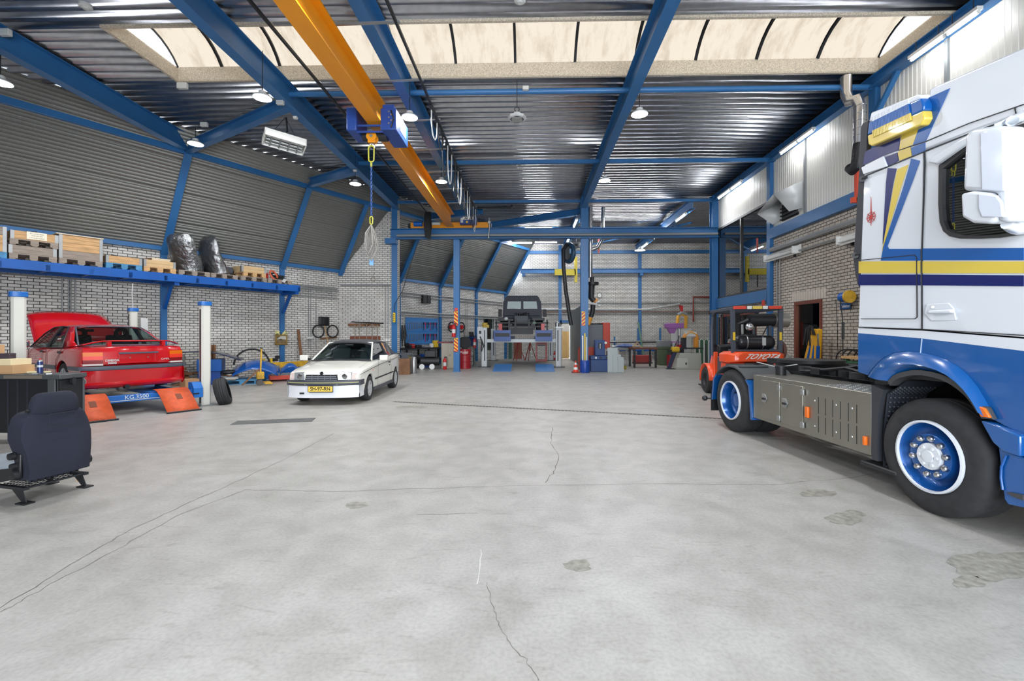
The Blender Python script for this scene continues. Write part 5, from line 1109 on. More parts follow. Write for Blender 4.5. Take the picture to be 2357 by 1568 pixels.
MB().box((0.25, 0, 0.88), (0.2, 1.3, 0.12)).build('rear_shelf', MATS['dark seat cloth'], OM, 0.02); MB().box((1.62, 0.0, 1.27), (0.03, 0.22, 0.06)).build('rear_view_mirror', M_BLK, OM, 0.01)
# bonnet standing open, engine bay under it
b = MB()
def bon(u, v):
    y = -1 + 2 * v; w_ = 0.80 - 0.10 * u; xx = 1.95 + 1.0 * u + 0.06 * math.sin(PI * u); zz = 1.0 + 0.70 * u + 0.10 * math.sin(PI * u) - 0.07 * abs(y) ** 3 + 0.03
    return (xx, y * w_, zz)
b.grid(bon, 8, 12); b.build('bonnet', P_R, OM, ang=60, solid=0.02)
MB().bx(2.2, -0.6, 0.7, 3.2, 0.6, 0.84).bx(2.4, -0.3, 0.84, 2.9, 0.3, 0.92).build('engine', M_DK, OM)
MB().tube([(2.4, -0.72, 0.82), (2.72, -0.72, 1.6)], 0.009, 6).build('bonnet_stay', M_DK, OM)
# ================================================================= LEFT SIDE: SHELF, CRATES, SEAT, BENCH, THINGS ALONG THE WALL
def WL(px, py, s): return hit(px, py, P0 + LN * s, LN)
SF = 1.12                                                    # front of the shelf, out from the wall
SZ = 3.32
b = MB(); b.M = Matrix.Translation(P0) @ Matrix.Rotation(LRZ, 4, 'Z')
SHF = thing('storage_shelf', 'long bright blue steel shelf high on the angled brick wall carrying pallets', 'shelf', P0, LRZ)
MB().bx(-11.5, -SF, 3.09, -2.33, -SF + 0.09, SZ).build('front_beam', M_SHELF, SHF, 0.006)
MB().bx(-11.5, -0.12, 3.09, -2.33, -0.03, SZ).build('rear_beam', M_SHELF, SHF)
for k in range(12): MB().bx(-2.42 - 0.8 * k, -SF, 3.11, -2.34 - 0.8 * k, -0.05, 3.25).build('cross_bar', M_SHELF, SHF)
for t in (-2.42, -6.09, -9.8):
    MB().bx(t - 0.06, -SF + 0.05, 3.0, t + 0.06, -0.1, 3.1).build('bracket_arm', M_SHELF, SHF); MB().bar((t, -0.12, 2.35), (t, -0.62, 3.02), 0.09, 0.09).build('bracket_brace', M_SHELF, SHF)
def pallet(t0, t1, z, lab, m=M_WOODG, depth=1.0, s=SF - 0.03, name='pallet', grp='pallets on the blue shelf'):
    w = t1 - t0; p = LP((t0 + t1) / 2, s, z)
    o = thing(name, lab, 'pallet', p, LRZ, grp)
    b = MB()
    for k in range(5): b.bx(-w / 2, k * (depth - 0.14) / 4, 0.122, w / 2, k * (depth - 0.14) / 4 + 0.14, 0.144)
    for x in (-w / 2, -0.07, w / 2 - 0.14): b.bx(x, 0, 0.1, x + 0.14, depth, 0.122)
    for x in (-w / 2, -0.05, w / 2 - 0.1): b.bx(x, 0, 0, x + 0.1, depth, 0.02)
    b.build('pallet_deck', m, o)
    for x in (-w / 2, -0.07, w / 2 - 0.14):
        for y in (0.0, depth / 2 - 0.05, depth - 0.1): MB().bx(x, y, 0.02, x + 0.14, y + 0.1, 0.1).build('pallet_block', m, o)
    return o
def crate(t0, t1, z, ms, lab, depth=0.98, s=SF - 0.04, grp='wooden crates on the blue shelf'):
    """ms: one material per collar from the bottom"""
    w = t1 - t0; o = thing('wooden_crate', lab, 'crate', LP((t0 + t1) / 2, s, z), LRZ, grp)
    for k, m in enumerate(ms):
        z0, z1 = k * 0.195 + 0.003, k * 0.195 + 0.192; b = MB()
        for (x0, y0, x1, y1) in ((-w / 2, 0, w / 2, 0.022), (-w / 2, depth - 0.022, w / 2, depth), (-w / 2, 0, -w / 2 + 0.022, depth), (w / 2 - 0.022, 0, w / 2, depth)): b.bx(x0, y0, z0, x1, y1, (z0 + z1) / 2 - 0.002); b.bx(x0, y0, (z0 + z1) / 2 + 0.001, x1, y1, z1)
        C_ = b.build('crate_collar', m, o)
        for sx in (-1, 1):
            x = sx * w / 2; MB().bx(x - sx * 0.06, -0.006, z0 - 0.004, x + sx * 0.004, 0.0, z1 + 0.002).bx(x, -0.006, z0 - 0.004, x + sx * 0.006, 0.09, z1 + 0.002).build('corner_hinge', M_STL, C_)
    return o
def tx(px, py=600, s=SF - 0.04): return hit(px, py, P0 + LN * s, LN).__sub__(P0).dot(LD)
M_WOODB = mk('blue pallet timber', (70, 130, 170), 0.7, 0, 0.3, 6)
PZ = SZ + 0.002; CZ = SZ + 0.148
pallet(tx(-70), tx(16), PZ, 'blue painted pallet under the crate at the left picture edge', M_WOODB); crate(tx(-70), tx(15), CZ, [M_WOOD, M_WOOD, M_WOODG], 'tall wooden crate cut off by the left picture edge')
pallet(tx(21), tx(131), PZ, 'weathered pallet under the grey single crate'); crate(tx(20), tx(130), CZ, [M_WOODG], 'grey weathered crate below the crate with the paper note')
z2 = CZ + 0.2; pallet(tx(22), tx(134), z2, 'weathered pallet stacked on top of the grey crate'); NC = crate(tx(24), tx(134), z2 + 0.146, [M_WOOD], 'orange timber crate with a paper note taped on its front')
nw = tx(134) - tx(24)
PN = MB().bx(-0.14, -0.012, 0.02, 0.20, -0.008, 0.2).build('paper_note', mk('cream paper', (236, 230, 208), 0.8), NC)
for k, s_ in enumerate(('Div onderdelen', 'VOLVO FM', '+ 2 onderstellen')): text('note_text', s_, 0.038, M_BLK, PN, (0.03, -0.0135, 0.16 - 0.05 * k), (R(90), 0, 0), 0.0005)
b = MB()
for k in range(5): b.box((-0.1 + 0.05 * k, 0.3, 0.2 + 0.01 * (k % 2)), (0.08, 0.1, 0.06), (0.3 * k, 0.2, k))
tag(b.build('scrap_part', M_BLK), 'dark parts sticking out of the crate with the paper note', 'machine parts'); o = bpy.data.objects['scrap_part']; o.location = LP((tx(24) + tx(134)) / 2, SF - 0.04, z2 + 0.146); o.rotation_euler = (0, 0, LRZ)
pallet(tx(136), tx(236), PZ, 'weathered pallet under the tallest full crate'); BC = crate(tx(136), tx(236), CZ, [M_WOODG, M_WOOD, M_WOOD], 'tall three tier crate with a board lid, left of the hoses')
MB().bx(-(tx(236) - tx(136)) / 2 - 0.06, -0.03, 0.588, (tx(236) - tx(136)) / 2 + 0.02, 0.95, 0.61).build('board_lid', mk('pale board', (222, 206, 176), 0.8), BC)
pallet(tx(244), tx(327), PZ, 'blue edged pallet under the crate of black hoses', M_WOODB); HC = crate(tx(244), tx(327), CZ, [M_WOOD], 'low orange timber crate with black hoses looking over its rim')
b = MB()
for k in range(4): b.torus(LP((tx(244) + tx(300)) / 2 + 0.06 * k, 0.6, CZ + 0.16 + 0.02 * k), 0.2, 0.025, (0.1 * k, 0.1, 1), 20, 6)
tag(b.build('rubber_hose', M_RUB), 'coil of black rubber hose lying in the low crate', 'hose')
pallet(tx(331), tx(405), PZ, 'fresh pale pallet under the crate with a cardboard box', M_WOOD); crate(tx(331), tx(404), CZ, [mk('fresh timber', (206, 174, 128), 0.7, 0, 0.15, 3)], 'low fresh timber crate with an open cardboard box inside')
a = LP(tx(378), 0.7, CZ + 0.02); bxo = thing('cardboard_box', 'open pale cardboard box standing in the fresh timber crate', 'box', a, LRZ)
MB().bx(-0.22, -0.15, 0, 0.22, 0.15, 0.01).bx(-0.22, -0.15, 0, 0.22, -0.14, 0.27).bx(-0.22, 0.14, 0, 0.22, 0.15, 0.27).bx(-0.22, -0.15, 0, -0.21, 0.15, 0.27).bx(0.21, -0.15, 0, 0.22, 0.15, 0.27).build('box_body', mk('pale cardboard', (220, 200, 168), 0.8), bxo)
MB().hexa([(-0.22, -0.15, 0.265), (-0.22, 0.15, 0.265), (-0.4, 0.15, 0.22), (-0.4, -0.15, 0.22), (-0.22, -0.15, 0.27), (-0.22, 0.15, 0.27), (-0.4, 0.15, 0.225), (-0.4, -0.15, 0.225)]).build('box_flap', M_CARD, bxo)
pallet(tx(412), tx(483), PZ, 'weathered pallet under the left wrapped seat'); pallet(tx(486), tx(547), PZ, 'weathered pallet under the right wrapped seat')
pallet(tx(555), tx(614), PZ, 'weathered pallet under the small crate by the red box'); pallet(tx(617), tx(671), PZ, 'last weathered pallet at the shelf end with a black tub')
pallet(tx(560), tx(612), PZ + 0.146, 'thin pallet on top of another pallet under the small crate', M_WOOD); crate(tx(556), tx(612), PZ + 0.292, [mk('fresh timber', (206, 174, 128), 0.7)], 'small fresh timber crate left of the red box')
# wrapped seats
M_FILM = glass('clear plastic film', (215, 220, 226), 0.3, 0.3); M_SEATB = mk('black seat leather', (74, 77, 84), 0.5)
def film_bump(m):
    nt = m.node_tree; g = [n for n in nt.nodes if n.type == 'BSDF_GLOSSY'][0]; tc = nt.nodes.new('ShaderNodeTexCoord'); n = nt.nodes.new('ShaderNodeTexNoise'); n.inputs['Scale'].default_value = 9; n.inputs['Detail'].default_value = 4
    bp = nt.nodes.new('ShaderNodeBump'); bp.inputs['Strength'].default_value = 0.8; bp.inputs['Distance'].default_value = 0.06; nt.links.new(tc.outputs['Object'], n.inputs['Vector']); nt.links.new(n.outputs['Fac'], bp.inputs['Height']); nt.links.new(bp.outputs['Normal'], g.inputs['Normal'])
film_bump(M_FILM)
def wrapped(p, rz, lab, lean, hgt):
    o = thing('wrapped_seat', lab, 'seat', p, rz, 'plastic wrapped seats')
    MB().box((0.0, 0, 0.13), (0.55, 0.5, 0.22)).build('seat_cushion', M_SEATB, o, 0.05); MB().box((-0.30 - lean * 0.25, 0, 0.22 + hgt / 2), (0.14, 0.46, hgt), (0, -lean, 0)).build('seat_back', M_SEATB, o, 0.05)
    b = MB(); r = random.Random(int(hgt * 100)); secs = []
    for k in range(9):
        z = k / 8 * (hgt + 0.34); f = z / (hgt + 0.34); cx = -0.05 - 0.27 * min(1, f * 1.6) - lean * 0.5 * f; hx = 0.32 - 0.2 * min(1, f * 1.5); hy = 0.33 - 0.06 * f
        if k == 8: hx, hy = 0.05, 0.2
        secs.append([(cx + hx * math.cos(2 * PI * i / 14) * (1 + r.uniform(-.12, .12)), hy * math.sin(2 * PI * i / 14) * (1 + r.uniform(-.1, .1)), z + r.uniform(-.02, .02)) for i in range(14)])
    b.loft(secs, True, True); b.build('plastic_film', M_FILM, o, ang=70)
    o.scale = (1.0, 1.25, 1.08); return o
wrapped(LP(tx(450), 0.62, PZ + 0.155), LRZ + R(48), 'left of two plastic wrapped black seats on the blue shelf, leaning back', 0.5, 0.62)
wrapped(LP(tx(518), 0.66, PZ + 0.155), LRZ + R(20), 'right of two plastic wrapped black seats on the blue shelf, upright', 0.12, 0.72)
b = MB()
for k in range(4): b.box((0.09 * k - 0.2, 0.05 * (k % 3), 0.09 + 0.02 * (k % 2)), (0.09, 0.16, 0.08), (0.1 * k, 0.1, 0.3 * k))
o = tag(b.build('seat_frame_parts', M_BLK), 'heap of black seat parts beside the right wrapped seat', 'machine parts'); o.location = LP(tx(546), 0.5, PZ + 0.22); o.rotation_euler = (0, 0, LRZ)
o = tag(MB().box((0, 0, 0.11), (0.22, 0.3, 0.22)).box((0, -0.155, 0.11), (0.16, 0.012, 0.14)).build('red_box', M_RED, bevel=0.02), 'small red metal box next to the small crate on the shelf', 'box'); o.location = LP(tx(622), 0.6, PZ + 0.147); o.rotation_euler = (0, 0, LRZ)
b = MB(); b.cur = 0; b.torus((0, 0, 0.1), 0.17, 0.03, (0.5, -1, 0.5), 22, 6); b.cur = 1; b.torus((0.1, 0.05, 0.08), 0.14, 0.03, (0.2, -1, 0.8), 22, 6)
o = tag(b.build('cable_coil', [mk('orange rubber', (220, 96, 60), 0.5), M_BLK]), 'orange and black cable coil lying beside the red box', 'cable'); o.location = LP(tx(636), 0.9, PZ + 0.2); o.rotation_euler = (0, 0, LRZ)
o = tag(MB().lathe([(0.0, 0.0), (0.17, 0.0), (0.19, 0.06), (0.185, 0.07), (0.2, 0.14), (0.21, 0.18), (0.19, 0.18), (0.17, 0.03), (0, 0.03)], n=20).build('tub', M_BLK), 'black ribbed tub on the last pallet of the shelf', 'tub'); o.location = LP(tx(656), 0.62, PZ + 0.148)
o = tag(MB().box((0, 0, 0), (0.12, 0.004, 0.12), (0.5, 0.3, 0.2)).build('paper_sheet', M_WHT), 'white paper scrap hanging on the last pallet', 'paper'); o.location = LP(tx(652), SF + 0.02, PZ + 0.11); o.rotation_euler = (0, 0, LRZ)
# ------------------------------------------------------------------ foreground seat
sf = V((-0.976, 0.216, 0)); st_ = thing('vehicle_seat', 'dark blue cloth vehicle seat with head rest standing loose on the floor', 'seat', V((-4.74, 4.33, 0)), math.atan2(sf.y, sf.x))
M_SC = mk('dark blue seat cloth', (25, 28, 43), 0.92, 0, 0.15, 3, 0.15, 250); M_SCB = mk('black seat cloth', (30, 32, 40), 0.9)
b = MB()
bk = [(-0.27, 0.24, 0.215), (-0.28, 0.24, 0.30), (-0.27, 0.255, 0.45), (-0.235, 0.275, 0.58), (-0.215, 0.265, 0.68), (-0.21, 0.235, 0.775), (-0.21, 0.195, 0.815), (-0.2, 0.12, 0.83)]
secs = []
for (x, w_, z) in bk:
    secs.append([(x + 0.10 * ca, w_ * sa, z) for ca, sa in ((-1, -0.9), (-0.86, -1), (0.9, -1.0), (1.0, -0.86), (0.78, -0.4), (0.78, 0.4), (1.0, 0.86), (0.9, 1.0), (-0.86, 1), (-1, 0.9), (-1.1, 0.45), (-1.12, 0), (-1.1, -0.45))])
secs = [[(p[0] + 0.12, p[1], p[2]) for p in q] for q in secs]
b.loft(secs); BK = b.build('backrest', M_SC, st_, ang=50, bevel=0.0)
b = MB(); hs = [(0.8, 0.15, 0.07), (0.815, 0.19, 0.085), (0.90, 0.186, 0.082), (0.96, 0.165, 0.07), (0.99, 0.13, 0.05), (0.995, 0.1, 0.03)]
b.loft([[( -0.15 + d * math.cos(a) * (0.9 if abs(math.cos(a)) > .7 else 1), w_ * (abs(math.sin(a)) ** 0.5) * (1 if math.sin(a) > 0 else -1), z) for a in [2 * PI * i / 20 for i in range(20)]] for z, w_, d in hs]); HR = b.build('head_rest', M_SC, st_, ang=60)
MB().cyl((-0.15, 0.18, 0.84), (-0.15, 0.215, 0.84), 0.014, n=8).build('head_rest_knob', M_BLK, HR)
b = MB(); sq = [(-0.281, -0.10, 0.80), (-0.273, 0.10, 0.80), (-0.283, 0.11, 0.68), (-0.283, -0.115, 0.665), (-0.281, -0.10, 0.80)]
b.tube([V(p) + V((0.015, 0, 0)) for p in sq], 0.004, 5); b.build('back_pocket', M_SCB, BK)
MB().box((0.17, 0, 0.30), (0.50, 0.50, 0.14), (0, R(-6), 0)).build('seat_cushion', mk('grey seat cloth', (128, 134, 140), 0.85), st_, 0.05); MB().box((0.12, 0, 0.22), (0.48, 0.44, 0.05)).build('seat_base', M_SCB, st_, 0.01)
b = MB(); b.grid(lambda u, v: (-0.15 + 0.02 * math.sin(v * 50), -0.2 + 0.4 * v, 0.17 + 0.07 * u), 2, 40); b.build('spring_cloth', M_SCB, st_)
for s in (1, -1):
    b = MB().prism([(-0.17, 0.24), (0.1, 0.18), (0.1, 0.3), (-0.1, 0.33), (-0.14, 0.46), (-0.18, 0.46)], s * 0.245, s * 0.27, 'xz'); HG = b.build('recliner', M_BLK, st_, 0.008)
    for (x, z, r_) in ((-0.13, 0.27, 0.05), (-0.12, 0.35, 0.03), (-0.10, 0.44, 0.035)): MB().lathe([(0, 0), (r_, 0), (r_ * 0.9, 0.035), (0, 0.04)], (x, s * 0.27, z), (0, s, 0), 12).build('knob', M_BLK, HG)
    MB().bx(-0.2, s * 0.235 - 0.02, 0.125, 0.32, s * 0.235 + 0.02, 0.15).build('slide_rail', M_DK, st_)
    for x, dx in ((-0.12, -0.06), (0.25, 0.05)):
        MB().prism([(x - 0.02 + dx * 0.0, 0.13), (x + 0.12, 0.13), (x + 0.04 + dx, 0.012), (x - 0.02 + dx, 0.012)], s * 0.235 - 0.004, s * 0.235 + 0.004, 'xz').bx(x - 0.06 + dx, s * 0.235 - 0.04, 0.0, x + 0.06 + dx, s * 0.235 + 0.04, 0.012).build('leg', M_BLK, st_)
MB().cyl((-0.18, -0.24, 0.14), (-0.18, 0.24, 0.14), 0.01, n=8).build('cross_tube', M_DK, st_)
b = MB()
for k in range(9): b.bar((-0.1 + 0.04 * k, -0.2, 0.13), (-0.1 + 0.04 * k, 0.2, 0.13), 0.006, 0.004)
for k in range(10): b.bar((-0.12, -0.2 + 0.044 * k, 0.13), (0.26, -0.2 + 0.044 * k, 0.13), 0.006, 0.004)
b.build('spring_mesh', M_DK, st_)
o = tag(MB().box((0, 0, 0.006), (0.05, 0.02, 0.012), (0, 0, 0.4)).build('wood_chip', M_WOOD), 'small wood chip on the floor behind the loose seat', 'debris'); o.location = G(183, 1107)
# ------------------------------------------------------------------ black tool cart
c0 = V((-6.63, 6.25, 0)); CART = thing('tool_cart', 'black wheeled tool cart with ribbed front and pegboard end', 'cart', c0, 0); CART.scale = (1, 0.55, 1)
M_CB = mk('black cart paint', (26, 28, 32), 0.4); M_CG = mk('cart grey edge', (70, 72, 74), 0.45)
MB().bx(-1.7, 0.0, 0.16, 0.0, 0.62, 0.92).build('cart_body', M_CB, CART, 0.008)
for k in range(8): MB().bx(-0.45 - 0.14 * k, -0.006, 0.2, -0.43 - 0.14 * k, 0, 0.9).build('front_rib', mk('rib sheen black', (44, 46, 54), 0.3), CART)
MB().bx(-1.75, -0.05, 0.92, 0.06, 0.66, 0.985).build('work_top', M_CG, CART, 0.01); MB().bx(-0.75, -0.056, 0.93, -0.2, -0.05, 0.975).build('top_edge_strip', mk('worn edge', (110, 102, 90), 0.6), CART)
MB().bx(-0.13, -0.04, 0.12, -0.02, 0.0, 0.92).build('corner_post', M_CG, CART, 0.01); MB().bx(-0.03, 0.62, 0.12, 0.03, 0.66, 0.92).build('corner_post', M_CG, CART, 0.01)
b = MB().bx(0.0, 0.02, 0.2, 0.012, 0.6, 0.9); b.cur = 1
for i in range(14):
    for j in range(11): b.box((0.0125, 0.06 + i * 0.039, 0.5 + j * 0.035), (0.001, 0.012, 0.012))
b.build('pegboard', [M_CB, M_DK], CART)
MB().cyl((0.02, 0.12, 0.94), (0.02, 0.55, 0.95), 0.022, n=10).build('push_handle', M_LGR, CART); MB().cyl((0.03, 0.3, 0.88), (0.07, 0.3, 0.88), 0.055, n=18).build('round_mirror', M_DK, CART)
MB().tube([(0.04, 0.6, 0.9), (0.06, 0.62, 0.86), (0.05, 0.63, 0.82)], 0.01, 6).build('hook', M_STL, CART)
for x in (-0.55, -1.6):
    for y in (0.05, 0.57):
        W = MB().cyl((x, y - 0.02, 0.07), (x, y + 0.02, 0.07), 0.07, n=18).build('caster', mk('grey caster tyre', (120, 122, 122), 0.6), CART); MB().cyl((x, y - 0.024, 0.07), (x, y + 0.024, 0.07), 0.035, n=14).build('caster_hub', M_STL, W); MB().bx(x - 0.03, y - 0.035, 0.1, x + 0.03, y + 0.035, 0.17).build('caster_fork', mk('caster fork blue', (40, 84, 150), 0.4), W)
zt = 0.987
def ob(o, px, py, y, z=None): p = AY(px, py, y); o.location = (p.x, y, zt if z is None else z); return o
def carton(name, lab, px, y, w_, d_, h_, z, m, rz=0, mark=False):
    p = AY(px, 850, y); o = thing(name, lab, 'box', (p.x, y, z), rz); MB().bx(-w_ / 2, -d_ / 2, 0, w_ / 2, d_ / 2, h_).build('carton', m, o, 0.004)
    if mark:
        L_ = MB().bx(-0.05, -d_ / 2 - 0.002, 0.02, 0.12, -d_ / 2, h_ - 0.01).build('label', M_WHT, o); MB().prism([(-0.03, 0.06), (0.0, 0.09), (0.03, 0.06), (0.0, 0.03)], -d_ / 2 - 0.003, -d_ / 2 - 0.002, 'xz').build('hazard_mark', M_RED, L_)
        for k in range(5): MB().bx(0.06 + 0.01 * k, -d_ / 2 - 0.003, 0.03, 0.065 + 0.01 * k, -d_ / 2 - 0.002, 0.09).build('bar_mark', M_BLK, L_)
    return o
carton('cardboard_box', 'flat brown box with hazard label on the cart top', 5, 6.42, 0.62, 0.3, 0.12, zt, M_CARD, 0.05, True)
carton('cardboard_box', 'long cream box on top of the brown box on the cart', 0, 6.42, 0.62, 0.28, 0.09, zt + 0.122, mk('cream board', (226, 206, 164), 0.8), 0.03)
carton('small_box', 'small dark and white packet on the cream box', 14, 6.42, 0.16, 0.12, 0.075, zt + 0.214, mk('dark packet', (60, 50, 60), 0.5), 0.3)
carton('cardboard_box', 'upright carton at the left picture edge on the cart', -24, 6.42, 0.22, 0.2, 0.2, zt + 0.214, M_CARD)
o = tag(MB().box((0, 0, 0.012), (0.5, 0.1, 0.022), (0, 0, 0.1)).build('wood_strip', mk('pale strip', (226, 214, 170), 0.7)), 'pale wood strip lying on the cart beside the spray can', 'wood'); ob(o, 68, 850, 6.52)
SC = thing('spray_can', 'blue and white spray can with red cap on the black cart', 'spray can', (AY(92, 850, 6.42).x, 6.42, zt))
MB().cyl((0, 0, 0), (0, 0, 0.17), 0.033, n=18).build('can_body', mk('can dark blue', (48, 62, 110), 0.3, 0.3), SC); MB().lathe([(0.033, 0.17), (0.03, 0.185), (0.018, 0.195), (0.0, 0.195)], n=16).build('can_shoulder', M_STL, SC); MB().cyl((0, 0, 0.19), (0, 0, 0.215), 0.012, n=10).build('spray_cap', M_RED, SC); MB().cyl((0, 0, 0.09), (0, 0, 0.12), 0.0335, n=18).build('can_band', M_LGR, SC)
b = MB()
for k in range(6): b.box((0.08 * k, 0.03 * (k % 2), 0.008), (0.06, 0.02, 0.012), (0, 0, k))
o = tag(b.build('loose_tools', M_STL), 'scattered small hand tools lying on the cart top', 'tools'); ob(o, 62, 856, 6.27)
# ------------------------------------------------------------------ floor grate and things along the wall
g = [G(530, 979), G(700, 972), G(704, 965), G(590, 965)]
b = MB(); c_ = (g[0] + g[1] + g[2] + g[3]) / 4; u_ = (g[1] - g[0]).normalized(); v_ = V((-u_.y, u_.x, 0)); W_ = 1.3; D_ = 0.36
b.M = Matrix.Translation(c_) @ Matrix.Rotation(math.atan2(u_.y, u_.x), 4, 'Z'); b.bx(-W_ / 2, -D_ / 2, 0.001, W_ / 2, D_ / 2, 0.004); b.cur = 1
for i in range(40): b.bx(-W_ / 2 + i * W_ / 40, -D_ / 2, 0.004, -W_ / 2 + (i + 0.45) * W_ / 40, D_ / 2, 0.007)
for j in range(9): b.bx(-W_ / 2, -D_ / 2 + j * D_ / 9, 0.004, W_ / 2, -D_ / 2 + (j + 0.25) * D_ / 9, 0.0075)
tag(b.build('pit_grate', [M_DK, mk('grate steel', (112, 112, 110), 0.6, 0.2)]), 'dark steel floor grate lying in the concrete left of centre', 'grate')
# leaning tyre with wheel
tp = G(512, 930); t = thing('road_wheel_assembly', 'loose tyre on a silver rim leaning against the cream lift post', 'wheel', tp + V((0, 0, 0.275)), 0, rot=(R(0), R(-14), R(28)))
MB().lathe([(0.19, -0.12), (0.2, -0.125), (0.27, -0.12), (0.305, -0.085), (0.31, -0.05), (0.303, -0.045), (0.31, -0.04), (0.31, -0.005), (0.303, 0), (0.31, 0.005), (0.31, 0.04), (0.303, 0.045), (0.31, 0.05), (0.305, 0.085), (0.27, 0.12), (0.19, 0.12)], (0, 0, 0), (-1, 0, 0), 40).build('tyre', M_RUB, t)
MB().lathe([(0.196, 0.118), (0.2, 0.126), (0.185, 0.118), (0.17, 0.06), (0.16, 0.02), (0.06, 0.03), (0.0, 0.03)], (0, 0, 0), (-1, 0, 0), 32).build('rim', mk('silver wheel paint', (206, 208, 210), 0.3, 0.5), t)
def wl_thing(name, lab, cat, px, py, rz=None, z=0.0, grp=None):
    p = G(px, py, z) if py > 800 else None
    return thing(name, lab, cat, p, LRZ if rz is None else rz, grp)
# blue pallet with body panels
o = thing('pallet', 'blue pallet on the floor under the blue body panels', 'pallet', G(540, 885), LRZ - R(38))
b = MB()
for k in range(5): b.bx(-0.3, -0.1 + k * 0.2, 0.122, 0.7, 0.05 + k * 0.2, 0.144)
for y in (-0.1, 0.35, 0.8): b.bx(-0.3, y, 0.0, 0.7, y + 0.1, 0.02); b.bx(-0.3, y, 0.1, 0.7, y + 0.1, 0.122)
b.build('pallet_deck', M_WOODB, o)
for x in (-0.3, 0.15, 0.56):
    for y in (-0.1, 0.35, 0.8): MB().bx(x, y, 0.02, x + 0.14, y + 0.1, 0.1).build('pallet_block', M_WOODB, o)
o = thing('scrap_sheets', 'flattened grey sheets and sacks piled on the blue floor pallet', 'sheets', G(524, 886, 0.0) + V((0, 0.0, 0.15)), LRZ - R(30))
for k in range(5): MB().box((0.05 * (k % 2), 0.08 * k, 0.02 + 0.035 * k), (0.45 - 0.04 * k, 0.36, 0.03), (0.02 * k, 0.03, 0.2 * k)).build('sheet', (M_WOODG, M_LGR, M_GRY, M_BRN, M_LGR)[k], o, 0.008)
MB().sph((0.0, 0.25, 0.22), 0.16, 12, (1.4, 1, 0.5)).build('black_bag', M_BLK, o)
P_PB = mk('blue body panel paint', (22, 82, 160), 0.25, coat=0.8)
p = G(585, 880)
def fender(name, lab, base, rz, L_, W2, r_):
    o = thing(name, lab, 'body panel', base, rz, rot=(R(22), 0, rz)); b = MB()
    b.grid(lambda u, v: ((u - 0.5) * L_, (v - 0.5) * W2, 0.42 * math.sin(PI * (0.12 + 0.76 * u)) + 0.04 * math.sin(PI * v)), 14, 6); PNL = b.build('panel_skin', P_PB, o, ang=60, solid=0.012)
    for v in (0.2, 0.7): MB().box(((-0.38) * L_, (v - 0.5) * W2, 0.30 * math.sin(PI * 0.21) + 0.045), (0.12, 0.05, 0.02), (0, R(-40), 0)).build('rubber_clip', M_BLK, PNL)
    return o
fender('blue_wing_panel', 'larger blue curved body panel lying over the pallet', G(572, 884) + V((-0.05, 0.45, 0.2)), LRZ - R(30), 1.3, 0.7, 0.5)
fender('blue_wing_panel', 'lower blue curved body panel reaching behind the pallet jack', G(625, 880) + V((0.45, 0.3, 0.16)), LRZ - R(25), 0.6, 0.3, 0.5)
# pallet jack
o = thing('pallet_jack', 'worn yellow hand pallet jack standing before the blue panels', 'pallet jack', G(599, 887), LRZ - R(20)); M_JY = mk('worn yellow paint', (206, 160, 44), 0.5, 0, 0.3, 5)
MB().bar((0.0, 0, 0.2), (0.03, 0.0, 1.12), 0.09, 0.04, (1, 0, 0)).build('tiller', M_JY, o, 0.006); MB().bar((0.03, -0.2, 1.13), (0.03, 0.2, 1.13), 0.03, 0.03).build('tiller_handle', M_DK, o); MB().box((0, 0, 0.3), (0.2, 0.22, 0.22)).build('pump', M_JY, o, 0.02)
for s in (1, -1): MB().cyl((-0.02, s * 0.09 - 0.03, 0.09), (-0.02, s * 0.09 + 0.03, 0.09), 0.09, n=18).build('wheel', mk('worn grey tyre', (90, 86, 82), 0.7), o); MB().bx(0.1, s * 0.2 - 0.08, 0.05, 0.3, s * 0.2 + 0.08, 0.09).build('fork', M_JY, o, 0.006)
MB().bar((-0.05, -0.16, 0.5), (-0.5, -0.3, 0.06), 0.06, 0.03).build('side_lever', mk('rusty brown', (128, 92, 64), 0.7), o)
MB().torus((0.06, 0, 0.95), 0.08, 0.006, (0, 1, 0), 14, 5, -1.2, 1.4).build('release_lever', M_DK, o)
# steering hoop, yellow and blue beam, mower deck
b = MB(); b.torus((0, 0, 0.05), 0.52, 0.03, (0, 1, 0), 30, 8, R(0), R(180)); hp = WL(580, 838, 0.75)
o = tag(b.build('rubber_hoop', M_RUB), 'half round black hoop standing behind the pallet jack', 'hoop'); o.location = (hp.x, hp.y, 0.48); o.rotation_euler = (0, 0, LRZ - R(20))
a, c = WL(600, 850, 0.75), WL(692, 843, 0.75); a.z = c.z = 0
L_ = (c - a).length; o = thing('plough_bar', 'long beam painted yellow above and blue below lying along the wall', 'beam', a, math.atan2(c.y - a.y, c.x - a.x))
MB().bx(0, -0.06, 0.36, L_ + 0.4, 0.06, 0.56).build('upper_beam', M_JY, o, 0.006); MB().bx(0, -0.1, 0.0, L_ + 0.4, 0.1, 0.36).build('lower_beam', M_SHELF, o, 0.006)
for x in (0.1, 0.35): MB().box((x, 0, 0.63), (0.06, 0.1, 0.16)).build('lug', M_YPL, o)
o = tag(MB().cyl((-0.1, 0, 0.06), (0.1, 0, 0.06), 0.06, n=12).box((0.1, 0, 0.14), (0.12, 0.1, 0.12)).build('small_motor', M_DK), 'small grey motor lying on the yellow beam before the blue post', 'motor'); q = WL(632, 845, 0.75); o.location = (q.x, q.y, 0.6); o.rotation_euler = (0, 0, LRZ)
q = G(664, 875); o = thing('mower_deck', 'flat orange red mower deck with grey top and caster wheel', 'mower deck', q, LRZ - R(32)); M_MO = mk('mower orange red', (226, 66, 36), 0.45)
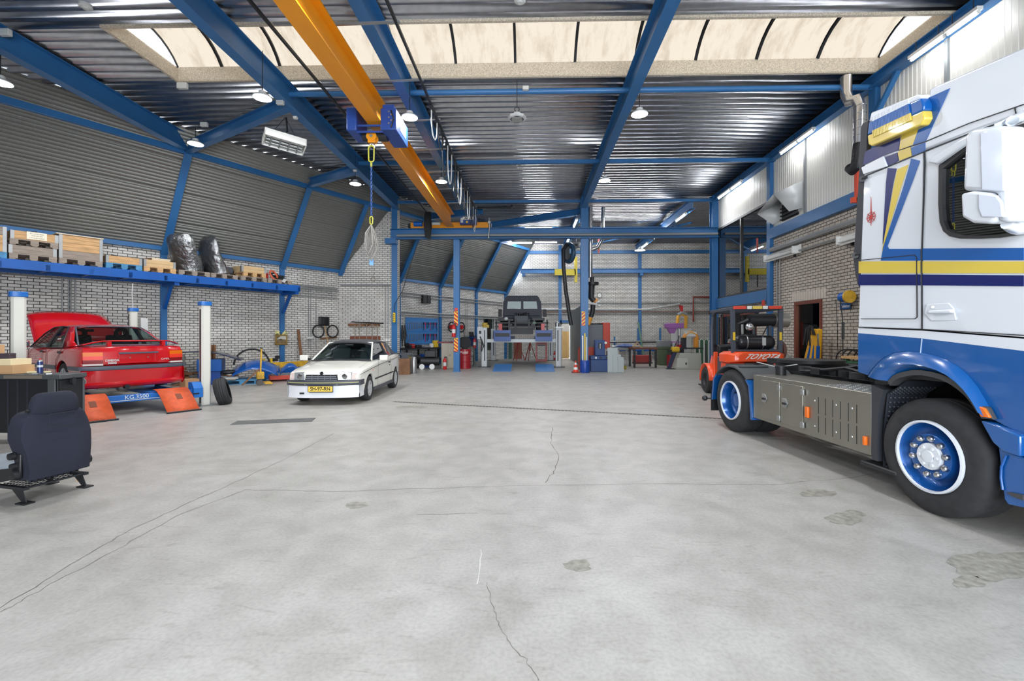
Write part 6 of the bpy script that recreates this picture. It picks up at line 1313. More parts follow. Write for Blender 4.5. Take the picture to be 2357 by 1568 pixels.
MB().prism([(-0.55, -0.25), (0.5, -0.25), (0.65, 0.0), (0.65, 0.55), (-0.4, 0.6), (-0.62, 0.2)], 0.04, 0.18, 'xy').build('deck_skirt', M_MO, o, 0.01); MB().prism([(-0.5, -0.2), (0.48, -0.2), (0.6, 0.0), (0.6, 0.5), (-0.38, 0.55), (-0.56, 0.2)], 0.18, 0.21, 'xy').build('deck_top', M_GRY, o)
W = MB().cyl((0.2, -0.42, 0.1), (0.26, -0.42, 0.1), 0.1, n=16).build('caster_wheel', M_RUB, o); MB().bar((0.17, -0.42, 0.1), (0.17, -0.42, 0.28), 0.02, 0.04).bar((0.29, -0.42, 0.1), (0.29, -0.42, 0.28), 0.02, 0.04).bx(0.16, -0.44, 0.27, 0.3, -0.4, 0.3).cyl((0.23, -0.42, 0.3), (0.23, -0.42, 0.5), 0.015, n=8).build('caster_fork', M_LGR, W); MB().bar((0.23, -0.42, 0.45), (0.3, 0.2, 0.24), 0.05, 0.05).build('caster_arm', M_GRY, o)
MB().bar((-0.2, 0.1, 0.2), (-0.3, 0.0, 0.5), 0.03, 0.03).bar((0.25, 0.1, 0.2), (0.8, 0.4, 0.75), 0.05, 0.05).build('lift_arm', M_GRY, o)
# blue trough with the dark panel, boards
q = G(470, 893); o = thing('blue_trough', 'bright blue steel trough on blue legs right of the lift post', 'trough', WL(485, 860, 1.0).xy.to_3d(), LRZ - R(33))
MB().bx(-0.3, -0.3, 0.42, 0.34, 0.3, 0.78).build('trough_body', M_SHELF, o, 0.01); MB().bx(-0.28, -0.25, 0.0, 0.3, 0.25, 0.42).build('trough_stand', mk('darker blue paint', (18, 70, 150), 0.45), o, 0.01)
b = MB(); b.grid(lambda u, v: (-0.7 + 1.55 * u, -0.34 + 0.75 * v, 0.82 + 0.2 * math.sin(PI * min(1, 0.35 + u * 0.65)) - 0.2 * max(0, u - 0.6)), 12, 5); o = tag(b.build('bonnet_panel', mk('navy panel paint', (24, 38, 66), 0.35, coat=0.5), solid=0.03), 'dark navy curved panel resting on the blue trough', 'body panel'); q = WL(485, 860, 1.0); o.location = (q.x, q.y, 0.0); o.rotation_euler = (0, 0, LRZ - R(33))
for k, (x, lab) in enumerate(((480, 'left of two brown boards standing on end behind the navy panel'), (488, 'right of two brown boards standing on end behind the navy panel'))):
    q = WL(x, 812, 0.45); o = tag(MB().bx(-0.035, -0.1, 0, 0.035, 0.1, 1.22).build('board', M_BRN), lab, 'board'); o.location = (q.x, q.y, 0.0); o.rotation_euler = (0, R(2), LRZ)
b = MB().bx(-0.18, -0.2, 0, 0.18, 0.2, 0.26); o = tag(b.build('cardboard_box', M_CARD, bevel=0.005), 'brown cardboard box on the floor behind the red saloon', 'box'); o.location = G(436, 893); o.rotation_euler = (0, 0, LRZ)
o = tag(MB().bx(-0.1, -0.25, 0, 0.1, 0.25, 0.95).build('concrete_block', mk('rough concrete', (168, 164, 156), 0.9, 0, 0.2, 20)), 'upright pale concrete block behind the red saloon', 'block'); q = G(430, 886); o.location = q + V((-0.35, 0.1, 0)); o.rotation_euler = (0, 0, LRZ)
b = MB()
for k in range(14): b.box((rnd.uniform(-0.25, 0.25), rnd.uniform(-0.25, 0.25), 0.05 + 0.04 * k), (rnd.uniform(0.2, 0.5), 0.1, 0.05), (rnd.uniform(-.3, .3), rnd.uniform(-.3, .3), rnd.uniform(0, 3)))
o = tag(b.build('timber_offcuts', M_BRN), 'pile of brown timber offcuts between the red saloon and the lift post', 'timber'); o['kind'] = 'stuff'; o.location = G(440, 890) + V((-0.6, 0.35, 0))
# painting with flowers on the blue post
q = WL(647, 782, 0.12); o = thing('picture', 'small gilt framed landscape picture hanging on the blue post', 'picture', (q.x, q.y, q.z), LRZ)
fw_ = 0.46; fh_ = 0.37; M_GILT = mk('gilt frame', (150, 122, 62), 0.45, 0.3)
b = MB()
for (x0, z0, x1, z1) in ((-fw_ / 2, -fh_ / 2, fw_ / 2, -fh_ / 2 + 0.05), (-fw_ / 2, fh_ / 2 - 0.05, fw_ / 2, fh_ / 2), (-fw_ / 2, -fh_ / 2, -fw_ / 2 + 0.05, fh_ / 2), (fw_ / 2 - 0.05, -fh_ / 2, fw_ / 2, fh_ / 2)): b.bx(x0, -0.03, z0, x1, 0.0, z1)
b.build('frame', M_GILT, o, 0.006)
b = MB(); b.bx(-fw_ / 2 + 0.04, -0.012, -fh_ / 2 + 0.04, fw_ / 2 - 0.04, -0.004, fh_ / 2 - 0.04); b.cur = 1; b.prism([(-0.18, 0.0), (-0.05, 0.03), (0.18, 0.0), (0.18, 0.14), (-0.02, 0.14)], -0.0135, -0.012, 'xz'); b.cur = 2; b.prism([(-0.06, -0.03), (0.04, -0.03), (0.04, 0.0), (-0.01, 0.04), (-0.06, 0.0)], -0.015, -0.0135, 'xz'); b.build('canvas', [mk('canvas brown', (112, 96, 70), 0.7, 0, 0.3, 9), mk('canvas sky', (188, 186, 176), 0.7, 0, 0.15, 6), mk('canvas cottage', (74, 56, 44), 0.7)], o)
o2 = thing('dried_flowers', 'bunch of pale yellow flowers on top of the picture frame', 'flowers', (q.x, q.y, q.z + fh_ / 2), LRZ); b = MB()
for k in range(46):
    x = rnd.choice((-0.14, 0.13)) + rnd.gauss(0, 0.055); b.sph((x, -0.03 + rnd.uniform(-0.03, 0.03), 0.07 + rnd.gauss(0, 0.04)), 0.022, 6)
b.build('blossom', mk('pale yellow petals', (226, 218, 150), 0.8, 0, 0.2, 30), o2); b = MB()
for k in range(26): x = rnd.uniform(-0.22, 0.22); b.bar((x, -0.02, 0.0), (x + rnd.uniform(-0.06, 0.06), -0.03, rnd.uniform(0.03, 0.1)), 0.012, 0.004)
b.build('stem', mk('dull green leaf', (96, 110, 70), 0.8), o2)
# leaning boards, snow shovel, hoops, rack on the partition
q = WL(698, 830, 0.35); o = tag(MB().bx(-0.05, -0.02, 0, 0.05, 0.02, 1.75).build('board', M_BRN), 'long thin brown board leaning against the wall left of the scrubber', 'board'); o.location = (q.x, q.y, 0.0); o.rotation_euler = (R(-8), R(-2), LRZ)
q = WL(744, 740, 0.12); o = thing('snow_shovel', 'black bladed snow shovel hanging upside down with wooden handle', 'shovel', (q.x, q.y, q.z), LRZ); b = MB(); b.grid(lambda u, v: (-0.24 + 0.48 * u, -0.05 - 0.06 * math.sin(PI * u), -0.17 + 0.36 * v), 10, 4); b.build('shovel_blade', M_BLK, o, ang=60, solid=0.012)
for k in (-0.12, 0.0, 0.12): MB().bx(k - 0.01, -0.12, -0.15, k + 0.01, -0.1, 0.17).build('blade_rib', M_BLK, o)
MB().tube([(0.0, -0.07, -0.15), (0.12, -0.07, -0.65), (0.22, -0.08, -1.15)], 0.018, 8).build('handle', M_WOOD, o)
for px, lab in ((731, 'left black hoop hanging beside the snow shovel'), (764, 'right black hoop hanging beside the snow shovel')):
    q = WL(px, 763, 0.26); o = tag(MB().torus((0, -0.05, 0), 0.24, 0.03, (1, 0.45, 0), 26, 8).build('rubber_hoop', M_RUB), lab, 'hoop'); o.location = (q.x, q.y, q.z); o.rotation_euler = (0, 0, LRZ)
q = WL(760, 778, 0.1); o = tag(MB().bx(-0.45, -0.06, -0.035, 0.28, 0.0, 0.035).build('wall_plank', M_BRN), 'brown plank fixed on the wall below the right hoop', 'plank'); o.location = (q.x, q.y, q.z); o.rotation_euler = (0, R(-3), LRZ)
q = WL(712, 778, 0.06); o = tag(MB().bx(-0.12, -0.08, -0.04, 0.12, 0, 0.04).build('socket_box', M_LGR, bevel=0.01), 'grey socket box on the wall above the scrubber', 'socket'); o.location = (q.x, q.y, q.z); o.rotation_euler = (0, 0, LRZ)
# grey floor scrubber behind the white car
q = V((-6.35, 16.0, 0)); o = thing('floor_scrubber', 'grey ride-on floor scrubber with black steering wheel behind the white car', 'cleaning machine', q, R(-75)); M_SCR = mk('scrubber grey', (142, 148, 156), 0.4)
b = MB().prism([(-0.75, 0.15), (0.7, 0.15), (0.72, 0.55), (0.62, 1.0), (0.5, 1.06), (0.38, 0.98), (0.3, 0.85), (-0.35, 0.85), (-0.75, 0.75)], -0.38, 0.38, 'xz'); b.build('scrubber_body', M_SCR, o, 0.05, seg=3); MB().bx(-0.6, -0.36, 0.03, 0.6, 0.36, 0.16).build('brush_deck', M_BLK, o, 0.02)
MB().tube([(0.36, 0, 0.95), (0.2, 0, 1.2)], 0.05, 8).build('steering_column', M_BLK, o); MB().torus((0.18, 0, 1.24), 0.19, 0.022, (-0.6, 0, 0.8), 24, 8).bar((0.08, 0, 1.17), (0.28, 0, 1.32), 0.05, 0.02).build('steering_wheel', M_BLK, o)
MB().box((-0.3, 0, 0.93), (0.4, 0.42, 0.16)).box((-0.5, 0, 1.1), (0.1, 0.4, 0.3)).build('seat', M_BLK, o, 0.03)
for s in (1, -1): MB().cyl((-0.4, s * 0.3 - 0.05, 0.13), (-0.4, s * 0.3 + 0.05, 0.13), 0.13, n=16).build('wheel', M_RUB, o); b = MB().tube([(0.6, s * 0.385, 0.9), (0.45, s * 0.385, 0.5), (0.4, s * 0.385, 0.2)], 0.006, 5); b.build('seam', M_DK, o)
MB().cyl((0.6, -0.05, 0.13), (0.6, 0.05, 0.13), 0.13, n=16).build('wheel', M_RUB, o)
# tool rack on the partition with long handled tools
pa = AY(838, 748, 18.9); pb_ = AY(840, 778, 18.9); o = thing('tool_rack', 'brown two rail wooden rack on the white brick partition', 'rack', (pa.x, 18.95, pb_.z)); dz = pa.z - pb_.z
MB().bx(-0.66, -0.1, dz - 0.06, 0.66, 0, dz + 0.06).build('upper_rail', M_BRN, o, 0.004); MB().bx(-0.6, -0.06, -0.07, 0.68, 0, 0.07).build('lower_rail', mk('red brown rail', (122, 66, 44), 0.6), o, 0.004); MB().bar((-0.5, -0.14, dz + 0.12), (0.85, -0.14, dz + 0.06), 0.05, 0.05).build('iron_bar', M_BLK, o)
for k, (x, kind) in enumerate(((816, 'pole'), (826, 'spade'), (843, 'fork'), (856, 'spade'), (868, 'rake'))):
    p = AY(x, 765, 18.78); lab = ('first tool from the left on the brown rack, plain pole', 'second tool from the left on the brown rack, with a spade grip', 'third tool from the left on the brown rack, forked', 'fourth tool from the left on the brown rack, with a spade grip', 'last tool on the right of the brown rack')[k]
    o = thing('garden_tool', lab, 'tool', (p.x, 18.83, 0.9), 0, 'long handled tools on the brown rack'); MB().cyl((0, 0, 0), (0, 0, 1.05), 0.018, n=8).build('handle', M_WOODG, o)
    if kind == 'spade': MB().torus((0, 0, 1.0), 0.06, 0.016, (0, 1, 0), 16, 6).build('grip', M_WOODG, o); MB().bx(-0.09, -0.012, -0.28, 0.09, 0.012, 0.02).build('blade', M_DK, o, 0.01)
    elif kind == 'fork': MB().tube([(-0.12, 0, 1.1), (0, 0, 0.95), (0.12, 0, 1.1)], 0.014, 6).build('prong', M_DK, o)
    else: MB().bx(-0.12, -0.02, -0.06, 0.12, 0.02, 0.0).build('tool_head', M_DK, o)
p = AY(891, 783, 18.9); o = tag(MB().bx(-0.12, -0.05, -0.05, 0.12, 0, 0.05).build('wall_socket', M_WHT, bevel=0.008), 'white double wall socket on the brick partition', 'socket'); o.location = (p.x, 18.945, p.z)
p = AY(858, 643, 18.9); b = MB().torus((0, -0.03, 0), 0.09, 0.012, (0, 1, 0), 16, 6).bar((0, -0.03, 0.1), (0.05, -0.03, 0.25), 0.014, 0.014); o = tag(b.build('wall_hook', M_WOODG), 'loop of old rope hanging high on the brick partition', 'rope'); o.location = (p.x, 18.945, p.z)
# crane pendant on the left crossing post
p = AY(908, 730, 18.75); o = thing('pendant_control', 'yellow hand control hanging from a black cord by the post', 'control', (p.x, 18.7, p.z)); MB().bx(-0.05, -0.04, -0.22, 0.05, 0.04, 0.18).build('control_body', M_YPL, o, 0.015); 
for k in range(4): MB().cyl((0, -0.04, -0.15 + 0.08 * k), (0, -0.052, -0.15 + 0.08 * k), 0.022, n=10).build('button', M_BLK, o)
q0 = V((0, 0, 0.18)); MB().tube([q0, q0 + V((0.02, 0, 0.35)), q0 + V((0.35, 0, 0.9)), q0 + V((0.75, 0.02, 2.2)), q0 + V((1.0, 0.02, 2.95))], 0.012, 6).build('hanging_cord', M_BLK, o)
# ================================================================= OVERHEAD CRANE AND CEILING FITTINGS
def one(name, lab, cat, b, m, loc=(0, 0, 0), rz=0, grp=None, bevel=0, rot=None, **k):
    o = tag(b.build(name, m, bevel=bevel, **k), lab, cat, grp); o.location = loc; o.rotation_euler = rot if rot else (0, 0, rz); return o
GX = -3.24
CR = thing('overhead_crane', 'amber overhead crane girder running away under the roof on the blue rail', 'crane', (GX, 9.6, 5.97))
b = MB().ibeam((0, -9.0, 0.265), (0, 9.05, 0.265), 0.30, 0.53, 0.025); GI = b.build('girder', M_YEL, CR)
for y, n in ((9.18, 'end_carriage'), (-9.0, 'end_carriage')):
    EC = MB().bx(-1.66, y - 0.11, -0.03, 1.56, y + 0.11, 0.2).build(n, M_YEL, CR, 0.008)
    for x in (-1.72, 1.62): MB().bx(x - 0.06, y - 0.09, 0.0, x + 0.06, y + 0.09, 0.16).build('buffer', M_BLK, EC)
MT = MB().cyl((-1.5, 9.0, 0.12), (-1.15, 9.0, 0.12), 0.1, n=14).build('travel_motor', M_SHELF, CR); MB().cyl((-0.75, 8.95, 0.12), (-0.4, 8.95, 0.12), 0.06, n=12).build('drive_shaft', M_LGR, CR)
CB_ = MB().bx(0.42, 8.75, 0.05, 1.1, 9.0, 0.36).build('control_box', mk('crane blue', (24, 62, 132), 0.4), CR, 0.01)
PL = MB().bx(0.55, 8.742, 0.22, 0.98, 8.752, 0.34).build('maker_plate', M_WHT, CB_); text('maker_text', 'ABUS', 0.11, M_BLK, PL, (0.765, 8.74, 0.28), (R(90), 0, 0), 0.001, 1.2, 0.004, 0.2)
MB().cyl((0.72, 8.75, 0.13), (0.72, 8.74, 0.13), 0.045, n=14).build('stop_button', M_YPL, CB_); MB().bx(0.46, 8.744, 0.1, 0.56, 8.752, 0.3).build('data_plate', M_LGR, CB_)
text('load_text', '3 t', 0.2, M_WHT, GI, (0.02, 0.9, 0.3), (R(90), 0, R(90)), 0.001)
for x, n in ((1.12, 'festoon_rail'), (-0.92, 'feed_rail')):
    RL_ = MB().bar((x, -8.5, 0.55), (x, 9.0, 0.55), 0.04, 0.05).build(n, M_DK, CR)
    for k in range(11):
        y = -2.4 + 1.65 * k - (3.3 if k > 6 and False else 0)
        if y > 9: break
        MB().bar((0.1 if x > 0 else -0.1, y, 0.53), (x + 0.06, y, 0.56), 0.04, 0.03).build('rail_arm', M_STL, RL_)
ys_ = [0.2 + 0.62 * k for k in range(14)]
for i, y in enumerate(ys_[:-1]):
    y2 = ys_[i + 1]; d = 0.95 if i > 1 else 0.55
    pts = [(1.12 + 0.02 * (i % 2), y + (y2 - y) * (0.5 - 0.5 * math.cos(PI * t / 8)), 0.5 - d * math.sin(PI * t / 8) ** 0.6) for t in range(9)]
    MB().tube(pts, 0.014, 6).build('festoon_cable', M_BLK if i % 3 else M_LGR, CR); MB().bx(1.08, y - 0.04, 0.44, 1.16, y + 0.04, 0.53).build('cable_trolley', M_DK, CR)
b = MB()
for k in range(7): b.tube([(-0.95 + 0.035 * k, 8.6, 0.5), (-0.98 + 0.04 * k, 8.55, 0.0), (-0.93 + 0.03 * k, 8.6, -0.5 - 0.02 * k), (-0.9 + 0.035 * k, 8.62, -0.1), (-0.95 + 0.035 * k, 8.62, 0.5)], 0.02, 6)
b.build('cable_bundle', M_BLK, CR)
b = MB().tube([(1.6, 8.95, 0.35), (1.62, 8.9, -0.05), (1.58, 8.9, -0.5)], 0.025, 6).bx(1.56, 8.88, 0.1, 1.66, 8.92, 0.2); b.build('drag_arm', M_STL, CR)
# hoist
HO = thing('chain_hoist', 'dark blue hoist trolley with yellow pulley hanging on the amber girder', 'hoist', (GX, 9.6, 5.97)); HO.scale = (0.8, 0.85, 0.75); M_HB = mk('hoist blue', (32, 66, 140), 0.4)
b = MB().bx(-0.70, -0.3, -0.25, -0.42, 0.45, 0.40); b.build('motor_housing', M_HB, HO, 0.04, seg=3)
b = MB().bx(0.22, -0.35, -0.27, 0.62, 0.75, 0.32); EB = b.build('gear_housing', M_HB, HO, 0.02); MB().bx(0.26, -0.33, 0.3, 0.56, 0.1, 0.44).build('top_cover', M_HB, EB, 0.02)
for k in range(5): MB().cyl((0.44 + 0.06 * (k % 2), -0.35, -0.1 + 0.08 * k), (0.44 + 0.06 * (k % 2), -0.37, -0.1 + 0.08 * k), 0.022, n=10).build('cable_gland', M_STL, EB)
MB().bx(0.622, 0.0, -0.12, 0.626, 0.5, 0.16).build('data_plate', M_GRY, EB); MB().tube([(0.5, -0.37, 0.25), (0.58, -0.4, 0.0), (0.5, -0.38, -0.22)], 0.018, 6).build('control_cable', M_BLK, EB)
for z in (-0.09, -0.26): MB().cyl((-0.45, -0.22, z), (0.25, -0.22, z), 0.03, n=8).build('spreader_bar', M_HB, HO)
MB().cyl((-0.4, 0.1, -0.24), (0.25, 0.1, -0.24), 0.13, n=18).build('rope_drum', M_DK, HO)
PU = MB().cyl((-0.1, -0.14, -0.33), (-0.1, -0.08, -0.33), 0.135, n=26).cyl((-0.1, -0.02, -0.35), (-0.1, 0.04, -0.35), 0.135, n=26).bx(-0.2, -0.12, -0.5, 0.0, 0.02, -0.33).build('pulley_block', M_YEL, HO, 0.006)
MB().cyl((-0.1, -0.16, -0.33), (-0.1, -0.13, -0.33), 0.04, n=14).build('pulley_pin', M_STL, PU); MB().torus((-0.1, -0.05, -0.58), 0.07, 0.018, (0, 1, 0), 18, 8, R(-60), R(220)).build('hook', M_STL, PU)
for s in (-1, 1): MB().cyl((-0.1 + s * 0.05, -0.05, -0.3), (-0.1 + s * 0.05, 0.05, -0.12), 0.006, n=6).build('hoist_rope', M_DK, PU)
# chain sling
zc_ = 5.97 - 0.42; CH = thing('lifting_chain', 'blue lifting chain with yellow ring hanging from the hoist hook', 'chain', (GX - 0.1, 9.55, zc_)); M_CHY = mk('yellow green chain ring', (200, 196, 60), 0.4)
def link(b, c, h_, w_, r, ax): 
    c = V(c); P = []
    for i in range(14):
        a = 2 * PI * i / 14; x = w_ * math.cos(a); z = (h_ - w_) * (1 if math.sin(a) >= 0 else -1) + w_ * math.sin(a)
        P.append(c + (V((x, 0, z)) if ax else V((0, x, z))))
    b.tube(P, r, 5, close=True)
b = MB(); link(b, (0, 0, -0.18), 0.17, 0.06, 0.014, True); link(b, (0, 0, -0.40), 0.06, 0.03, 0.011, False); b.build('chain_ring', M_CHY, CH)
b = MB(); n_ = 23
for k in range(n_): link(b, (0, 0, -0.47 - 0.046 * k), 0.031, 0.015, 0.0065, k % 2 == 0)
b.build('chain_link', mk('chain blue', (52, 84, 150), 0.4, 0.4), CH); zl = -0.47 - 0.046 * n_; b = MB(); link(b, (0, 0, zl - 0.06), 0.08, 0.03, 0.012, True); b.build('lower_hook', M_CHY, CH)
b = MB(); r_ = random.Random(4)
for k in range(8):
    w_ = 0.06 + 0.03 * r_.random(); y_ = 0.03 * (k - 4); zb_l = -0.62 - 0.2 * r_.random(); o_x = 0.05 * r_.uniform(-1, 1)
    b.tube([(0, 0, 0), (-w_ + o_x, y_, -0.2), (-w_ * 1.3 + o_x, y_, zb_l * 0.75), (o_x, y_ * 1.2, zb_l), (w_ * 1.2 + o_x, y_, zb_l * 0.7), (w_ * 0.8, y_, -0.2), (0, 0, 0)], 0.013, 6)
SL = one('lifting_sling', 'grey looped lifting slings hanging below the blue chain', 'sling', b, mk('grey webbing', (150, 146, 140), 0.7, 0, 0.2, 20), (GX - 0.1, 9.55, zc_ + zl - 0.15)); MB().bx(-0.03, -0.03, -0.86, 0.05, 0.0, -0.74).build('sling_tag', mk('pale blue tag', (120, 170, 220), 0.6), SL)
# radiant heater and small ceiling fittings
p = AY(655, 322, 10.6); HT = thing('radiant_heater', 'white gas radiant heater hanging tilted from the ceiling', 'heater', p, rot=(R(-14), R(4), R(38)))
MB().bx(-0.44, -0.22, 0.0, 0.44, 0.22, 0.03).bx(-0.44, -0.22, -0.15, 0.44, -0.2, 0.0).bx(-0.44, 0.2, -0.15, 0.44, 0.22, 0.0).bx(-0.44, -0.22, -0.15, -0.42, 0.22, 0).bx(0.42, -0.22, -0.15, 0.44, 0.22, 0).build('heater_housing', M_WHT, HT)
for y in (-0.12, 0.0, 0.12): MB().cyl((-0.38, y, -0.1), (0.38, y, -0.1), 0.035, n=12).build('radiant_tube', M_STL, HT)
for k in range(4): MB().bx(-0.3 + 0.19 * k, -0.19, -0.145, -0.27 + 0.19 * k, 0.19, -0.135).build('guard_bar', M_GRY, HT)
MB().cyl((0, 0, 0.03), (0, 0, 0.12), 0.11, n=14).build('burner', M_LGR, HT)
for s in (-1, 1): MB().cyl((s * 0.3, 0, 0.03), (0, 0, 0.62), 0.006, n=5).build('suspension_chain', M_DK, HT)
MB().tube([(0, 0, 0.12), (0.06, 0.05, 0.3), (0.02, 0, 0.62)], 0.02, 6).build('gas_hose', M_DK, HT)
p = AY(1318, 564, 23.9); HT2 = thing('hanging_heater', 'grey unit heater hanging under the far ceiling beside the hose reel', 'heater', p); MB().bx(-0.36, -0.2, -0.14, 0.36, 0.2, 0.12).build('heater_housing', M_GRY, HT2, 0.02); MB().bx(-0.25, -0.21, -0.1, 0.25, -0.2, 0.02).build('heater_grille', M_DK, HT2); MB().cyl((-0.2, 0, 0.1), (-0.2, 0, 0.75), 0.015, n=6).build('suspension_rod', M_DK, HT2); MB().cyl((0.2, 0, 0.1), (0.2, 0, 0.75), 0.015, n=6).build('suspension_rod', M_DK, HT2)
for (x, y, Y, w_, lab) in ((12, 75, 8.1, 0.2, 'grey junction box on the beam at the left picture edge'), (420, 198, 10.0, 0.22, 'pale junction box on the ceiling just below the skylight corner'), (470, 287, 11.6, 0.18, 'grey junction box above the tie beam lamp'), (645, 236, 10.0, 0.16, 'white junction box right of the lit lamp on the long blue beam'), (680, 271, 10.4, 0.09, 'small white sensor under the long blue beam near the heater'), (817, 393, 14.2, 0.1, 'white box above the lamp left of the hanging chain'), (1210, 203, 10.2, 0.14, 'white junction box on the blue roof pipe in mid ceiling')):
    one('junction_box', lab, 'junction box', MB().bx(-w_ / 2, -0.04, -w_ * 0.3, w_ / 2, 0.04, w_ * 0.3), M_LGR, AY(x, y, Y), 0, None, 0.01)
for (x, y, lab) in ((197, 16, 'round smoke detector on the dark ceiling at upper left'), (1197, 3, 'round smoke detector at the top picture edge in mid ceiling')):
    r = ray(x, y); t = (7.26 - EYE) / r.z; one('smoke_detector', lab, 'smoke detector', MB().lathe([(0.1, 0.04), (0.1, 0.0), (0.07, -0.02), (0.0, -0.02)], n=20).lathe([(0.05, -0.015), (0.045, -0.035), (0, -0.035)], n=16), M_LGR, V((r.x * t, r.y * t, 7.26)))
# ================================================================= RIGHT SIDE: FORKLIFT, DUCT, WALL THINGS
fh = V((0.08, 1.0, 0)).normalized(); FK = thing('forklift', 'orange forklift truck with gas tank parked behind the truck tractor', 'forklift', (5.12, 10.25, 0), math.atan2(fh.y, fh.x))
M_FO = mk('forklift orange', (236, 82, 34), 0.35, coat=0.4); M_FG = mk('forklift dark grey', (62, 68, 80), 0.45)
b = MB()                                                    # local x forward (away), y to the left
def cw(x, w_, z0, z1): return [(x, -w_, z0), (x, -w_ + 0.0, z1 - 0.06), (x, -w_ + 0.1, z1), (x, w_ - 0.1, z1), (x, w_, z1 - 0.06), (x, w_, z0)]
b.loft([cw(0.0, 0.44, 0.95, 1.13), cw(0.03, 0.52, 0.93, 1.15), cw(0.2, 0.62, 0.9, 1.17), cw(0.75, 0.62, 0.9, 1.15)]); b.loft([cw(0.05, 0.46, 0.2, 0.9), cw(0.25, 0.58, 0.2, 0.93), cw(0.75, 0.58, 0.25, 0.93)]); CW = b.build('counterweight', M_FO, FK, 0.02)
MB().bx(-0.005, -0.3, 0.78, 0.1, 0.3, 0.91).build('radiator_slot', M_BLK, CW); text('maker_text', 'TOYOTA', 0.165, M_WHT, CW, (-0.008, -0.02, 1.05), (R(90), 0, R(-90)), 0.004, 1.05, 0.003, 1.15)
MB().bx(0.7, -0.48, 0.35, 1.35, 0.48, 1.0).build('engine_cover', M_FG, FK, 0.03); MB().prism([(1.2, 0.3), (1.75, 0.3), (1.9, 0.75), (1.7, 1.1), (1.55, 1.1), (1.5, 0.45), (1.2, 0.45)], -0.5, 0.5, 'xz').build('front_cowl', M_FO, FK, 0.02)
MB().prism([(1.45, 0.95), (1.7, 1.02), (1.62, 1.3), (1.4, 1.25)], -0.4, 0.4, 'xz').build('dash_panel', M_BLK, FK, 0.02)
for s in (1, -1):
    b = MB(); pts = [(1.95 + 0.42 * math.cos(a), 0.36 + 0.42 * math.sin(a)) for a in [R(-10) + R(190) * k / 10 for k in range(11)]]
    b.loft([[(p[0], s * 0.34, p[1]) for p in pts], [(p[0], s * 0.62, p[1]) for p in pts]], False, False); b.build('front_wing', M_FO, FK, ang=60, solid=0.02)
    for x, r_, w_ in ((1.95, 0.35, 0.26), (0.45, 0.28, 0.2)):
        W = MB().lathe([(r_ * 0.55, 0), (r_ * 0.9, -0.01), (r_, 0.03), (r_, w_ - 0.03), (r_ * 0.9, w_ + 0.01), (r_ * 0.55, w_)], (x, s * 0.6, r_), (0, -s, 0), 26).build('wheel', M_RUB, FK)
        for k in range(18): a = 2 * PI * k / 18; MB().box((x + r_ * math.cos(a), s * (0.6 - w_ * 0.3), r_ + r_ * math.sin(a)), (0.03, w_ * 0.5, 0.05), (0, -a, 0)) if False else None
        MB().lathe([(r_ * 0.56, 0.0), (r_ * 0.45, 0.05), (r_ * 0.2, 0.04), (0, 0.03)], (x, s * 0.6, r_), (0, -s, 0), 20).build('rim', M_BLK, W)
GD = MB().bx(0.12, -0.56, 2.1, 1.65, -0.48, 2.17).bx(0.12, 0.48, 2.1, 1.65, 0.56, 2.17).bx(0.12, -0.5, 2.11, 0.2, 0.5, 2.19).bx(1.57, -0.5, 2.1, 1.65, 0.5, 2.17).build('overhead_guard', M_FG, FK, 0.01)
for k in range(6): MB().bx(0.35 + 0.21 * k, -0.5, 2.11, 0.38 + 0.21 * k, 0.5, 2.16).build('guard_bar', M_FG, GD)
for s in (1, -1):
    MB().bar((0.16, s * 0.5, 1.1), (0.16, s * 0.52, 2.12), 0.09, 0.07, (1, 0, 0)).build('rear_guard_post', M_FG, GD, 0.006); b = MB().tube([(1.6, s * 0.52, 1.0), (1.62, s * 0.52, 1.7), (1.55, s * 0.52, 2.02), (1.4, s * 0.52, 2.13)], 0.045, 8); b.build('front_guard_post', M_FG, GD)
    MB().bx(0.11, s * 0.5 - 0.025, 1.42, 0.118, s * 0.5 + 0.025, 1.6).build('reflector', M_YPL, GD)
    MB().bx(0.09, s * 0.38 - 0.14 if s > 0 else s * 0.38 - 0.14, 2.12, 0.12, s * 0.38 + 0.14, 2.19).build('tail_lamp', mk('red amber lens', (206, 60, 36), 0.2), GD, 0.008); MB().bx(0.09, s * 0.17 - 0.05, 2.12, 0.12, s * 0.17 + 0.05, 2.19).build('reverse_lamp', M_WHT, GD, 0.006)
MB().bx(0.095, -0.1, 2.125, 0.12, 0.1, 2.185).build('plate', mk('plate yellow', (238, 200, 60), 0.4), GD)
b = MB().lathe([(0.0, -0.42), (0.1, -0.41), (0.15, -0.36), (0.16, -0.3), (0.16, 0.3), (0.15, 0.36), (0.1, 0.41), (0.0, 0.42)], (0.32, -0.02, 1.37), (0, 1, 0), 26); TK = b.build('gas_tank', mk('gas tank black', (44, 44, 48), 0.3, 0.3), FK)
for y in (-0.16, 0.18): MB().torus((0.32, y, 1.37), 0.164, 0.012, (0, 1, 0), 26, 6).build('tank_strap', M_STL, TK)
MB().bx(0.145, -0.2, 1.3, 0.16, -0.12, 1.48).build('strap_buckle', M_STL, TK); MB().bx(0.1, -0.52, 1.17, 0.55, 0.48, 1.205).build('tank_bracket', M_FG, TK); MB().cyl((0.32, 0.42, 1.37), (0.32, 0.55, 1.4), 0.05, n=12).build('tank_valve', M_STL, TK)
